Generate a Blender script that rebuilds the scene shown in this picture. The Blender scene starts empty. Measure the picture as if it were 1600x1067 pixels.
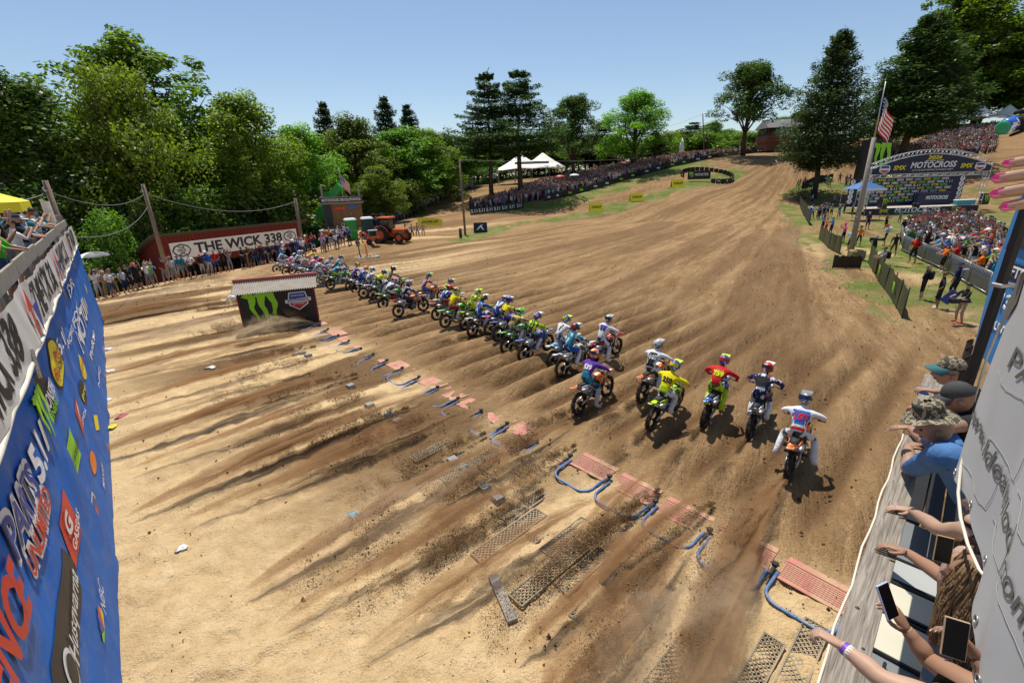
import bpy, bmesh, math, random
import numpy as np
from mathutils import Vector, Matrix, Quaternion
from mathutils.bvhtree import BVHTree
random.seed(7)
rng = np.random.default_rng(11)
scene = bpy.context.scene
COL = scene.collection
R_ = math.radians
# ------------------------------------------------------------------ camera
CAM_H = 6.2
FPX = 711.0                                   # 16 mm lens on a 36 mm sensor, 1600 px wide
RW = np.array([[0.9994, -0.0349, 0.0], [-0.0116, -0.3336, 0.9426], [-0.0329, -0.9421, -0.3338]])
cam_data = bpy.data.cameras.new('camera')
cam_data.sensor_width = 36.0
cam_data.lens = 16.0
cam_data.clip_start = 0.05
cam_data.clip_end = 6000
cam = bpy.data.objects.new('camera', cam_data)
COL.objects.link(cam)
_r, _u, _b = RW[:, 0], -RW[:, 1], -RW[:, 2]
cam.matrix_world = Matrix(((_r[0], _u[0], _b[0], 0), (_r[1], _u[1], _b[1], 0), (_r[2], _u[2], _b[2], CAM_H), (0, 0, 0, 1)))
scene.camera = cam
# ------------------------------------------------------------------ sky and sun
SUN_EL, SUN_AZ = 70.0, 104.0                  # direction the sunlight comes from (degrees, az from +X)
world = bpy.data.worlds.new('World')
scene.world = world
world.use_nodes = True
wn, wl = world.node_tree.nodes, world.node_tree.links
wn.clear()
wo = wn.new('ShaderNodeOutputWorld'); wb = wn.new('ShaderNodeBackground'); ws = wn.new('ShaderNodeTexSky')
ws.sky_type = 'NISHITA'; ws.sun_disc = False
ws.sun_elevation = R_(SUN_EL); ws.sun_rotation = R_(90 - SUN_AZ)
ws.air_density = 1.0; ws.dust_density = 0.6; ws.ozone_density = 1.8; ws.altitude = 60
wb.inputs['Strength'].default_value = 0.11
wl.new(ws.outputs[0], wb.inputs[0]); wl.new(wb.outputs[0], wo.inputs[0])
sun_d = bpy.data.lights.new('sun', 'SUN')
sun_d.energy = 5.0; sun_d.angle = R_(0.53); sun_d.color = (1.0, 0.95, 0.86)
sun = bpy.data.objects.new('sun', sun_d)
COL.objects.link(sun)
_sv = Vector((math.cos(R_(SUN_AZ)) * math.cos(R_(SUN_EL)), math.sin(R_(SUN_AZ)) * math.cos(R_(SUN_EL)), math.sin(R_(SUN_EL))))
sun.rotation_euler = _sv.to_track_quat('Z', 'Y').to_euler()
scene.view_settings.view_transform = 'Standard'
scene.view_settings.look = 'None'
scene.view_settings.exposure = 0.16
scene.view_settings.gamma = 1.0
scene.render.engine = 'CYCLES'
scene.cycles.max_bounces = 6
scene.cycles.diffuse_bounces = 3
scene.cycles.glossy_bounces = 2
scene.cycles.transmission_bounces = 4
scene.cycles.transparent_max_bounces = 40
scene.cycles.volume_bounces = 2
scene.cycles.use_denoising = True
# ------------------------------------------------------------------ layout helpers (survey of the place)
def ray(px, py):
 return RW @ np.array([px - 800.0, py - 533.5, FPX])
def gz(px, py, z=0.0):
 r = ray(px, py); t = (z - CAM_H) / r[2]
 return Vector((r[0] * t, r[1] * t, z))
def atY(px, py, Y):
 r = ray(px, py); t = Y / r[1]
 return Vector((r[0] * t, Y, CAM_H + r[2] * t))
def atD(px, py, D):                            # point at camera depth D
 r = ray(px, py) * (D / FPX)
 return Vector((r[0], r[1], CAM_H + r[2]))
def proj(P):
 c = RW.T @ np.array([P[0], P[1], P[2] - CAM_H])
 return c[0] / c[2] * FPX + 800, c[1] / c[2] * FPX + 533.5
# ------------------------------------------------------------------ mesh builder
class MB:
 def __init__(s):
  s.v = []; s.f = []; s.m = []; s.sm = []
 def add(s, verts, faces, mi=0, smooth=False, M=None):
  o = len(s.v)
  if M is not None:
   verts = [M @ Vector(v) for v in verts]
  s.v.extend([tuple(v) for v in verts])
  for f in faces:
   s.f.append(tuple(i + o for i in f)); s.m.append(mi); s.sm.append(smooth)
  return s
 def box(s, c, d, rot=None, mi=0, bev=0.0):
  x, y, z = d[0] / 2, d[1] / 2, d[2] / 2
  M = Matrix.Translation(Vector(c))
  if rot is not None:
   M = M @ (rot.to_matrix().to_4x4() if isinstance(rot, Quaternion) else Matrix.Rotation(rot, 4, 'Z') if isinstance(rot, (int, float)) else rot)
  if bev > 0:
   b = min(bev, x * .45, y * .45, z * .45)
   V = [];
   for sx in (-1, 1):
    for sy in (-1, 1):
     for sz in (-1, 1):
      V += [(sx * x, sy * (y - b), sz * (z - b)), (sx * (x - b), sy * y, sz * (z - b)), (sx * (x - b), sy * (y - b), sz * z)]
   bmx = bmesh.new()
   for v in V: bmx.verts.new(v)
   r = bmesh.ops.convex_hull(bmx, input=bmx.verts[:])
   bmx.verts.index_update()
   s.add([v.co[:] for v in bmx.verts], [[v.index for v in f.verts] for f in bmx.faces], mi, False, M)
   bmx.free()
   return s
  V = [(-x, -y, -z), (x, -y, -z), (x, y, -z), (-x, y, -z), (-x, -y, z), (x, -y, z), (x, y, z), (-x, y, z)]
  F = [(0, 3, 2, 1), (4, 5, 6, 7), (0, 1, 5, 4), (1, 2, 6, 5), (2, 3, 7, 6), (3, 0, 4, 7)]
  return s.add(V, F, mi, False, M)
 def tube(s, pts, r, n=8, mi=0, cap=True, smooth=True, closed=False):
  pts = [Vector(p) for p in pts]
  if not hasattr(r, '__len__'): r = [r] * len(pts)
  V = []; N = len(pts)
  up = None
  for i, p in enumerate(pts):
   if closed: t = pts[(i + 1) % N] - pts[i - 1]
   else: t = pts[min(i + 1, N - 1)] - pts[max(i - 1, 0)]
   if t.length < 1e-9: t = Vector((0, 0, 1))
   t.normalize()
   if up is None:
    up = Vector((0, 0, 1)) if abs(t.z) < .9 else Vector((1, 0, 0))
   a = t.cross(up)
   if a.length < 1e-6: a = t.cross(Vector((0, 1, 0)))
   a.normalize(); b = a.cross(t).normalized(); up = b
   for k in range(n):
    q = 2 * math.pi * k / n
    V.append(p + (a * math.cos(q) + b * math.sin(q)) * r[i])
  F = []
  for i in range(N if closed else N - 1):
   j = (i + 1) % N
   for k in range(n):
    k2 = (k + 1) % n
    F.append((i * n + k, i * n + k2, j * n + k2, j * n + k))
  if cap and not closed:
   F.append(tuple(range(n - 1, -1, -1))); F.append(tuple((N - 1) * n + k for k in range(n)))
  return s.add(V, F, mi, smooth)
 def lathe(s, prof, n=16, M=None, mi=0, smooth=True, cap=True):
  V = []; F = []
  for (r, z) in prof:
   for k in range(n):
    q = 2 * math.pi * k / n
    V.append((r * math.cos(q), r * math.sin(q), z))
  for i in range(len(prof) - 1):
   for k in range(n):
    k2 = (k + 1) % n
    F.append((i * n + k, i * n + k2, (i + 1) * n + k2, (i + 1) * n + k))
  if cap:
   F.append(tuple(range(n - 1, -1, -1))); F.append(tuple((len(prof) - 1) * n + k for k in range(n)))
  return s.add(V, F, mi, smooth, M)
 def prism(s, poly, depth, M=None, mi=0, smooth=False):
  """poly: list of (x, y); extruded along z from 0 to depth."""
  n = len(poly)
  V = [(p[0], p[1], 0) for p in poly] + [(p[0], p[1], depth) for p in poly]
  F = [tuple(range(n - 1, -1, -1)), tuple(range(n, 2 * n))]
  for i in range(n):
   j = (i + 1) % n
   F.append((i, j, n + j, n + i))
  return s.add(V, F, mi, smooth, M)
 def grid(s, fn, nu, nv, mi=0, smooth=True, flip=False):
  V = [fn(i / nu, j / nv) for j in range(nv + 1) for i in range(nu + 1)]
  F = []
  for j in range(nv):
   for i in range(nu):
    a = j * (nu + 1) + i
    q = (a, a + 1, a + nu + 2, a + nu + 1)
    F.append(q[::-1] if flip else q)
  return s.add(V, F, mi, smooth)
 def loft(s, rings, mi=0, smooth=True, cap=True):
  n = len(rings[0]); V = [p for r in rings for p in r]; F = []
  for i in range(len(rings) - 1):
   for k in range(n):
    k2 = (k + 1) % n
    F.append((i * n + k, i * n + k2, (i + 1) * n + k2, (i + 1) * n + k))
  if cap:
   F.append(tuple(range(n - 1, -1, -1))); F.append(tuple((len(rings) - 1) * n + k for k in range(n)))
  return s.add(V, F, mi, smooth)
 def mesh(s, name, mats):
  me = bpy.data.meshes.new(name)
  me.from_pydata(s.v, [], s.f)
  for m in (mats if isinstance(mats, (list, tuple)) else [mats]): me.materials.append(m)
  me.polygons.foreach_set('material_index', s.m)
  me.polygons.foreach_set('use_smooth', s.sm)
  me.update()
  return me
 def obj(s, name, mats, parent=None, loc=None):
  return link(name, s.mesh(name, mats), parent, loc)
def link(name, data, parent=None, loc=None):
 o = bpy.data.objects.new(name, data)
 COL.objects.link(o)
 if parent is not None: o.parent = parent
 if loc is not None: o.location = loc
 return o
def tag(o, label=None, cat=None, group=None, kind=None):
 if label: o['label'] = label
 if cat: o['category'] = cat
 if group: o['group'] = group
 if kind: o['kind'] = kind
 return o
def thing(name, label, cat, loc=(0, 0, 0), rz=0.0, group=None):
 o = bpy.data.objects.new(name, None)
 o.empty_display_size = .2
 COL.objects.link(o)
 o.location = loc; o.rotation_euler = (0, 0, rz)
 return tag(o, label, cat, group)
def copy_tree(o, parent=None):
 c = o.copy(); COL.objects.link(c); c.parent = parent
 for ch in o.children: copy_tree(ch, c)
 return c
def np_mesh(name, V, F, mats=()):
 me = bpy.data.meshes.new(name)
 V = np.asarray(V, np.float32); F = np.asarray(F, np.int32)
 k = F.shape[1]
 me.vertices.add(len(V)); me.vertices.foreach_set('co', V.ravel())
 me.loops.add(F.size); me.loops.foreach_set('vertex_index', F.ravel())
 me.polygons.add(len(F))
 me.polygons.foreach_set('loop_start', np.arange(0, F.size, k, dtype=np.int32))
 for m in mats: me.materials.append(m)
 me.update(calc_edges=True)
 return me
# ------------------------------------------------------------------ materials
MATS = {}
def mat(name, col, rough=.6, metal=0.0, var=.12, scale=3.0, bump=0.0, bscale=30.0, spec=.4, coat=0.0, dirt=None, sheen=0.0):
 if name in MATS: return MATS[name]
 m = bpy.data.materials.new(name); m.use_nodes = True
 nt = m.node_tree; N = nt.nodes; L = nt.links
 p = N['Principled BSDF']
 p.inputs['Roughness'].default_value = rough
 p.inputs['Metallic'].default_value = metal
 p.inputs['Specular IOR Level'].default_value = spec
 if coat: p.inputs['Coat Weight'].default_value = coat
 tc = N.new('ShaderNodeTexCoord')
 nz = N.new('ShaderNodeTexNoise'); nz.inputs['Scale'].default_value = scale; nz.inputs['Detail'].default_value = 5
 L.new(tc.outputs['Object'], nz.inputs['Vector'])
 mx = N.new('ShaderNodeMix'); mx.data_type = 'RGBA'
 mx.inputs[6].default_value = (*[c * (1 - var) for c in col], 1)
 mx.inputs[7].default_value = (*[min(1, c * (1 + var)) for c in col], 1)
 L.new(nz.outputs[0], mx.inputs[0])
 out = mx.outputs[2]
 if dirt:                                   # (colour, amount, scale)
  n2 = N.new('ShaderNodeTexNoise'); n2.inputs['Scale'].default_value = dirt[2]; n2.inputs['Detail'].default_value = 8; n2.inputs['Roughness'].default_value = .7
  L.new(tc.outputs['Object'], n2.inputs['Vector'])
  rp = N.new('ShaderNodeMapRange'); rp.inputs[1].default_value = .62 - dirt[1] * .3; rp.inputs[2].default_value = .78 - dirt[1] * .15
  rp.inputs[4].default_value = min(1, dirt[1] * 1.3)
  L.new(n2.outputs[0], rp.inputs[0])
  m2 = N.new('ShaderNodeMix'); m2.data_type = 'RGBA'
  L.new(rp.outputs[0], m2.inputs[0]); L.new(out, m2.inputs[6]); m2.inputs[7].default_value = (*dirt[0], 1)
  out = m2.outputs[2]
 L.new(out, p.inputs['Base Color'])
 if bump:
  n3 = N.new('ShaderNodeTexNoise'); n3.inputs['Scale'].default_value = bscale; n3.inputs['Detail'].default_value = 4
  L.new(tc.outputs['Object'], n3.inputs['Vector'])
  b = N.new('ShaderNodeBump'); b.inputs['Strength'].default_value = bump; b.inputs['Distance'].default_value = .02
  L.new(n3.outputs[0], b.inputs['Height']); L.new(b.outputs[0], p.inputs['Normal'])
 MATS[name] = m
 return m
SANDC = (.42, .28, .15)
# ------------------------------------------------------------------ numpy noise
def _h(ix, iy, seed):
 n = (ix.astype(np.int64) * 374761393 + iy.astype(np.int64) * 668265263 + seed * 1442695041) & 0x7fffffff
 n = ((n ^ (n >> 13)) * 1274126177) & 0x7fffffff
 n = (n ^ (n >> 16)) & 0x7fffffff
 return n / 0x7fffffff
def vnoise(x, y, seed=0):
 x0 = np.floor(x); y0 = np.floor(y); fx = x - x0; fy = y - y0
 fx = fx * fx * (3 - 2 * fx); fy = fy * fy * (3 - 2 * fy)
 a = _h(x0, y0, seed); b = _h(x0 + 1, y0, seed); c = _h(x0, y0 + 1, seed); d = _h(x0 + 1, y0 + 1, seed)
 return (a * (1 - fx) + b * fx) * (1 - fy) + (c * (1 - fx) + d * fx) * fy
def fbm(x, y, o=4, seed=0):
 r = 0; a = .5; t = 0
 for i in range(o):
  r = r + a * vnoise(x, y, seed + i * 17); t += a; a *= .5; x = x * 2.03 + 3.1; y = y * 2.03 + 1.7
 return r / t
def sstep(a, b, x):
 t = np.clip((x - a) / (b - a), 0, 1); return t * t * (3 - 2 * t)
# ------------------------------------------------------------------ letters
_fc = {}
def text_mesh(txt, size=1.0, extrude=.004, bold=.0, shear=0.0, sx=1.0, align='CENTER', name='lettering', mats=None, spacing=1.0):
 cu = bpy.data.curves.new('t', 'FONT')
 cu.body = txt; cu.size = 1.0; cu.extrude = extrude / size; cu.offset = bold; cu.shear = shear
 cu.align_x = align; cu.align_y = 'CENTER'; cu.space_character = spacing; cu.space_line = .85
 cu.resolution_u = 3
 o = bpy.data.objects.new('t', cu); COL.objects.link(o)
 bpy.context.view_layer.update()
 dg = bpy.context.evaluated_depsgraph_get()
 me = bpy.data.meshes.new_from_object(o.evaluated_get(dg), depsgraph=dg)
 bpy.data.objects.remove(o); bpy.data.curves.remove(cu)
 me.transform(Matrix.Diagonal((size * sx, size, size, 1)))
 me.name = name
 me.materials.clear()
 if mats: me.materials.append(mats)
 return me
def frame(origin, right, up):
 """matrix whose local x = right, y = up, z = towards the reader"""
 r = Vector(right).normalized(); u = Vector(up); u = (u - r * u.dot(r)).normalized(); n = r.cross(u)
 o = Vector(origin)
 return Matrix(((r.x, u.x, n.x, o.x), (r.y, u.y, n.y, o.y), (r.z, u.z, n.z, o.z), (0, 0, 0, 1)))
# ------------------------------------------------------------------ terrain
_cp = []
for px, py, Y in [(1190, 243, 125), (1250, 240, 125), (1330, 240, 122), (850, 312, 88), (950, 290, 98), (1050, 262, 110), (1150, 244, 120),
    (931, 330, 80), (994, 313, 86), (1058, 292, 93), (1110, 275, 102), (1380, 250, 100), (1480, 250, 97), (1480, 196, 124),
    (1560, 196, 118), (1283, 308, 86), (1230, 330, 74), (760, 292, 108), (830, 284, 120), (620, 342, 82), (700, 302, 105), (780, 325, 84),
    (560, 335, 95), (1210, 300, 92), (1120, 310, 85), (1000, 350, 70), (1560, 250, 92)]:
 p = atY(px, py, Y); _cp.append((p.x, p.y, p.z))
for x in range(-80, 90, 20):
 for y in (-20, 0, 20, 40, 55):
  if x < -30 and y > 30: continue
  _cp.append((x, y, 0.0))
_cp += [(52, 66, 0), (66, 65, 0), (40, 62, 0), (-22, 69, 0), (-60, 80, -3), (-90, 70, -3), (-120, 40, -3), (-37,44,-3), (-30,50,-2.6), (-45,45,-3.2), (-38,56,-3.2),(-25,58,-1.5),(-27,35,-.5),(-32,33,-1.2),(-22,47,-.5), (20, 62, .2), (0, 64, .2), (-5, 60, 0),
  (100, 40, 1), (140, 60, 8), (140, 100, 15), (-60, 140, 2), (-100, 120, 1), (-20, 170, 6), (40, 180, 9), (100, 170, 14), (170, 170, 16), (-120, 200, 3)]
_cp = np.array(_cp)
_n = len(_cp)
_D = np.hypot(_cp[:, None, 0] - _cp[None, :, 0], _cp[:, None, 1] - _cp[None, :, 1])
_A = np.zeros((_n + 1, _n + 1)); _A[:_n, :_n] = -np.sqrt(_D * _D + 16) - np.eye(_n) * .6; _A[_n, :_n] = 1; _A[:_n, _n] = 1
_w = np.linalg.solve(_A, np.append(_cp[:, 2], 0))
def hgt(x, y):
 x = np.asarray(x, float); y = np.asarray(y, float)
 xc = np.clip(x, -200, 220); yc = np.clip(y, -40, 230)
 r = np.full(x.shape, _w[_n])
 for i in range(_n):
  r = r - _w[i] * np.sqrt((xc - _cp[i, 0]) ** 2 + (yc - _cp[i, 1]) ** 2 + 16)
 d = np.hypot(x, y)
 return r * np.where(x < -14, sstep(34, 44, d), sstep(42, 62, d))
def hz(x, y):
 return float(hgt(np.array([x]), np.array([y]))[0])
def T(px, py):
 """ground point seen in a direction"""
 r = ray(px, py); r = r / math.hypot(r[0], r[1])
 s = np.concatenate([np.arange(2, 60, .25), np.arange(60, 260, .5)])
 z = CAM_H + r[2] * s; g = hgt(r[0] * s, r[1] * s)
 k = np.nonzero(z <= g)[0]
 if len(k) == 0: k = [len(s) - 1]
 k = k[0]
 if k > 0:
  a = z[k - 1] - g[k - 1]; b = z[k] - g[k]; t = a / (a - b) if a != b else 0
  sk = s[k - 1] + (s[k] - s[k - 1]) * t
 else: sk = s[0]
 return Vector((r[0] * sk, r[1] * sk, hz(r[0] * sk, r[1] * sk)))
def onY(px, Y):
 """ground point at forward distance Y in the direction of column px near the horizon"""
 x = atY(px, 280, Y).x
 return Vector((x, Y, hz(x, Y)))
# start line frame: u along the lanes, v along the gate
P0 = np.array([4.11, 5.71]); GV = np.array([-.669, .743]); LV = np.array([.743, .669])
GATE = 1.10
def uv(x, y):
 return (x - P0[0]) * LV[0] + (y - P0[1]) * LV[1], (x - P0[0]) * GV[0] + (y - P0[1]) * GV[1]
def xy(u, v):
 return P0 + LV * u + GV * v
CONV = np.array([76.0, 124.0])
def in_poly(x, y, poly):
 r = np.zeros(x.shape, bool); n = len(poly)
 for i in range(n):
  x1, y1 = poly[i][0], poly[i][1]; x2, y2 = poly[i - 1][0], poly[i - 1][1]
  if y1 == y2: continue
  c = ((y1 > y) != (y2 > y)) & (x < (x2 - x1) * (y - y1) / (y2 - y1) + x1)
  r ^= c
 return r
def pp(*pts): return [T(*p)[:2] for p in pts]
GRASS = [pp((790, 357), (930, 337), (1000, 320), (1062, 302), (1140, 284), (1175, 268), (1140, 262), (1090, 279), (1040, 296), (960, 318), (880, 336), (800, 351)),
  pp((905, 300), (1000, 272), (1100, 251), (1112, 256), (1000, 287), (890, 322), (830, 333), (775, 334), (745, 338), (735, 326), (850, 318)),
  pp((1218, 305), (1245, 288), (1262, 284), (1400, 284), (1598, 300), (1590, 420), (1510, 500), (1425, 515), (1395, 500), (1345, 462), (1292, 410), (1258, 378), (1222, 340)),
  pp((695, 376), (740, 358), (785, 352), (795, 360), (720, 380))]
FORESTP = [(-300, 20), (-42, 27), (-30, 42), (-27, 60), (-27, 78), (-14, 112), (0, 132), (40, 150), (300, 190), (9000, 300), (9000, 9000), (-9000, 9000), (-9000, 20)]
az = np.concatenate([np.arange(-270, 20, 6), np.arange(20, 162, .29), np.arange(162, 90, 6)]) if False else np.concatenate([np.arange(-198, 22, 5.5), np.arange(22, 162, .29)])
az = np.radians(az)
rad = [1.2]
while rad[-1] < 5000:
 q = rad[-1]
 rad.append(q * (1.03 if q < 3.5 else 1.0078 if q < 60 else 1.013 if q < 190 else 1.07))
rad = np.array(rad)
gx = np.outer(rad, np.cos(az)); gy = np.outer(rad, np.sin(az))
gh = hgt(gx, gy)
gu, gv = uv(gx, gy)
dist = np.hypot(gx, gy)
arena = sstep(64, 40, dist)
# ruts thrown up by the start
lane = gv / GATE
kid = np.floor(lane)
lamp_ = .45 + 1.1 * _h(kid, kid * 0 + 3, 5)
wob = .18 * (fbm(gu * .35, kid * 3.7, 2, 4) - .5)
rut = -np.cos(2 * np.pi * (lane + wob)) * lamp_
rutfade = sstep(.6, 2.2, gu) * (1 - sstep(9, 17, gu + 3 * (fbm(gv * .5, gu * .1, 2, 8) - .5))) * sstep(-3.5, -.5, gv) * (1 - sstep(40, 46, gv))
rut2 = (fbm(gv * 1.4, gu * .16, 3, 21) - .5)
behind = sstep(1.5, -.5, gu)
ulim = -3.5 - .2 * np.clip(gv, 0, 40)
dug = sstep(ulim - 2.5, ulim + 3, gu) * behind * sstep(3, 8, gv) * (1 - sstep(38, 46, gv))
gz_ = gh + rut * .135 * rutfade * arena
gz_ = gz_ + rut2 * .16 * dug * arena + (fbm(gx * 1.1, gy * 1.1, 4, 2) - .5) * .09 * arena * (1 - .4 * rutfade)
gz_ = gz_ + (fbm(gx * 4.2, gy * 4.2, 3, 12) - .5) * .045 * sstep(45, 12, dist)
_q = sstep(34, 10, dist) * sstep(2.5, -.5, gu)
gz_ = gz_ - .045 * sstep(.60, .74, vnoise(gx * 3.3 + 2 * vnoise(gx, gy, 93), gy * 3.3, 92)) * _q + (fbm(gx * 8.5, gy * 8.5, 2, 95) - .5) * .04 * _q
ang = np.arctan2(gy - CONV[1], gx - CONV[0]); rc = np.hypot(gx - CONV[0], gy - CONV[1])
streak = .5 * fbm(ang * 190, rc * .09, 4, 31) + .5 * fbm(ang * 520, rc * .3, 3, 33)
trackreg = sstep(1.5, 9, gu) * (1 - sstep(130, 150, dist))
gz_ = gz_ + (streak - .5) * .19 * trackreg * sstep(90, 50, dist)
gz_ = gz_ + (fbm(gx * .12, gy * .12, 3, 41) - .5) * .5 * sstep(30, 70, dist) * (1 - sstep(150, 200, dist))
grass = np.zeros_like(gx)
gxn = gx + (fbm(gx * .5, gy * .5, 3, 51) - .5) * 2.6; gyn = gy + (fbm(gx * .5, gy * .5, 3, 52) - .5) * 2.6
for q in GRASS: grass = np.maximum(grass, in_poly(gxn, gyn, q).astype(float))
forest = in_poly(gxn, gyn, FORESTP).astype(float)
patch = fbm(gx * .22, gy * .22, 4, 61)
infield = in_poly(gx, gy, GRASS[2]).astype(float)
grass = grass * (1 - infield * sstep(.47, .58, patch) * .85)
pale = sstep(1.2, -.8, gu + 2.0 * (fbm(gx * .35, gy * .35, 3, 71) - .5))
pale = np.maximum(pale, sstep(33, 40, gv) * sstep(7, -3, gu) * .9)
pale = np.maximum(pale, .75 * sstep(.50, .60, fbm(ang * 26, rc * .035, 3, 77)) * sstep(24, 38, dist) * sstep(80, 60, dist) * sstep(-2, -12, gx - .1 * gy))
pale = np.maximum(pale, .8 * sstep(15.5, 19.5, gx - .2 * gy + 5 * (fbm(gx * .3, gy * .3, 3, 78) - .5)) * sstep(60, 40, dist))
damp = dug * sstep(.40, .58, fbm(gv * .9, gu * .17 + 4, 4, 81)) * .95
damp = np.maximum(damp, rutfade * sstep(-.1, .6, -rut / 1.2) * 1.0)
thin = sstep(.62, .70, fbm(gv * 2.6, gu * .10 + 9, 2, 87)) * sstep(ulim - 3, ulim + 2, gu + 5 * (fbm(gv * .7, gu * 0, 2, 88) - .5)) * behind * sstep(2.5, 5, gv) * (1 - sstep(36, 44, gv))
damp = np.maximum(damp, thin * .6)
damp = np.maximum(damp, trackreg * sstep(.50, .64, fbm(ang * 60, rc * .03, 4, 83)) * .6)
V = np.stack([gx, gy, gz_], -1).reshape(-1, 3)
nr, na = gx.shape
ii = np.arange(nr - 1)[:, None] * na + np.arange(na)[None, :]
jj = np.arange(nr - 1)[:, None] * na + (np.arange(na)[None, :] + 1) % na
F = np.stack([ii, ii + na, jj + na, jj], -1).reshape(-1, 4)
F = F[:, ::-1]
c0 = len(V)
V = np.vstack([V, [[0, 0, 0]]])
def ground_material():
 m = bpy.data.materials.new('ground_sand'); m.use_nodes = True
 nt = m.node_tree; N = nt.nodes; L = nt.links; p = N['Principled BSDF']
 p.inputs['Roughness'].default_value = .95; p.inputs['Specular IOR Level'].default_value = .1
 at = N.new('ShaderNodeAttribute'); at.attribute_name = 'mask'
 sp = N.new('ShaderNodeSeparateColor'); L.new(at.outputs['Color'], sp.inputs[0])
 tr = N.new('ShaderNodeAttribute'); tr.attribute_name = 'track'
 tc = N.new('ShaderNodeTexCoord')
 def noise(src, scale, detail=5, rough=.6):
  n = N.new('ShaderNodeTexNoise'); n.inputs['Scale'].default_value = scale; n.inputs['Detail'].default_value = detail; n.inputs['Roughness'].default_value = rough
  L.new(src, n.inputs['Vector']); return n.outputs[0]
 def rng_(src, a, b, lo=0, hi=1):
  r = N.new('ShaderNodeMapRange'); r.inputs[1].default_value = a; r.inputs[2].default_value = b; r.inputs[3].default_value = lo; r.inputs[4].default_value = hi
  L.new(src, r.inputs[0]); return r.outputs[0]
 def mix(f, a, b):
  x = N.new('ShaderNodeMix'); x.data_type = 'RGBA'
  if isinstance(f, float): x.inputs[0].default_value = f
  else: L.new(f, x.inputs[0])
  for i, c in ((6, a), (7, b)):
   if isinstance(c, tuple): x.inputs[i].default_value = (*c, 1)
   else: L.new(c, x.inputs[i])
  return x.outputs[2]
 def math_(op, a, b):
  x = N.new('ShaderNodeMath'); x.operation = op
  for i, c in ((0, a), (1, b)):
   if isinstance(c, (int, float)): x.inputs[i].default_value = c
   else: L.new(c, x.inputs[i])
  return x.outputs[0]
 O = tc.outputs['Object']
 n_big = noise(O, .35, 6); n_mid = noise(O, 2.2, 6, .65); n_fine = noise(O, 14, 5, .7); n_gr = noise(O, 70, 3, .7)
 st1 = noise(tr.outputs['Vector'], 1.0, 8, .72)
 st2 = noise(tr.outputs['Vector'], 4.0, 6, .7)
 brown = mix(rng_(st1, .36, .64), (.210, .122, .056), (.45, .295, .148))
 brown = mix(rng_(st2, .54, .70, 0, .8), brown, (.52, .35, .18))
 brown = mix(rng_(n_mid, .55, .8, 0, .5), brown, (.22, .135, .068))
 n_cl = noise(O, 30, 3, .6)
 brown = mix(rng_(n_fine, .35, .7, 0, .55), brown, (.17, .092, .038))
 brown = mix(rng_(n_cl, .60, .68, 0, .75), brown, (.10, .055, .026))
 brown = mix(rng_(n_cl, .36, .30, 0, .6), brown, (.56, .40, .23))
 palec = mix(rng_(n_mid, .3, .72), (.54, .37, .185), (.74, .55, .31))
 palec = mix(rng_(n_big, .52, .72, 0, .55), palec, (.40, .26, .125))
 palec = mix(rng_(n_fine, .58, .72, 0, .6), palec, (.33, .215, .11))
 palec = mix(rng_(n_cl, .64, .70, 0, .6), palec, (.22, .14, .07))
 c = mix(sp.outputs[0], brown, palec)
 dampc = mix(rng_(n_fine, .3, .7), (.105, .056, .024), (.20, .118, .056))
 c = mix(math_('MULTIPLY', sp.outputs[2], rng_(n_mid, .2, .4, .6, 1)), c, dampc)
 g1 = mix(rng_(n_fine, .3, .7), (.065, .105, .016), (.16, .20, .04))
 g1 = mix(rng_(n_big, .42, .64), g1, (.24, .205, .085))
 g1 = mix(rng_(n_mid, .55, .75, 0, .8), g1, (.31, .235, .125))
 c = mix(sp.outputs[1], c, g1)
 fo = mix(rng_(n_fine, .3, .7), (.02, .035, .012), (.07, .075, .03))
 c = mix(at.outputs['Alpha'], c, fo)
 L.new(c, p.inputs['Base Color'])
 # clods, footprints and grain
 vo = N.new('ShaderNodeTexVoronoi'); vo.inputs['Scale'].default_value = 3.4; L.new(O, vo.inputs['Vector'])
 hsum = math_('ADD', math_('MULTIPLY', n_mid, .5), math_('MULTIPLY', n_fine, .32))
 hsum = math_('ADD', hsum, math_('MULTIPLY', n_gr, .14))
 hsum = math_('ADD', hsum, math_('MULTIPLY', n_cl, .22))
 hsum = math_('ADD', hsum, math_('MULTIPLY', rng_(vo.outputs['Distance'], 0, .45), .14))
 hsum = math_('ADD', hsum, math_('MULTIPLY', math_('MULTIPLY', st2, 1.3), math_('SUBTRACT', 1.0, sp.outputs[0])))
 b = N.new('ShaderNodeBump'); b.inputs['Strength'].default_value = 1.0; b.inputs['Distance'].default_value = .15
 L.new(hsum, b.inputs['Height']); L.new(b.outputs[0], p.inputs['Normal'])
 return m
GROUND = ground_material()
gme = np_mesh('ground', V, F, [GROUND])
_ca = gme.color_attributes.new('mask', 'FLOAT_COLOR', 'POINT')
_mk = np.zeros((len(V), 4), np.float32)
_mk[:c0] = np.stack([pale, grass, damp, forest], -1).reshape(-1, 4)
_ca.data.foreach_set('color', _mk.ravel())
_ta = gme.attributes.new('track', 'FLOAT_VECTOR', 'POINT')
_tv = np.zeros((len(V), 3), np.float32)
_tv[:c0] = np.stack([ang * 42 * 2.2, rc * .13, ang * 0], -1).reshape(-1, 3)
_ta.data.foreach_set('vector', _tv.ravel())
gme.polygons.foreach_set('use_smooth', np.ones(len(gme.polygons), bool))
ground = link('ground', gme)
tag(ground, kind='structure')
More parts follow.
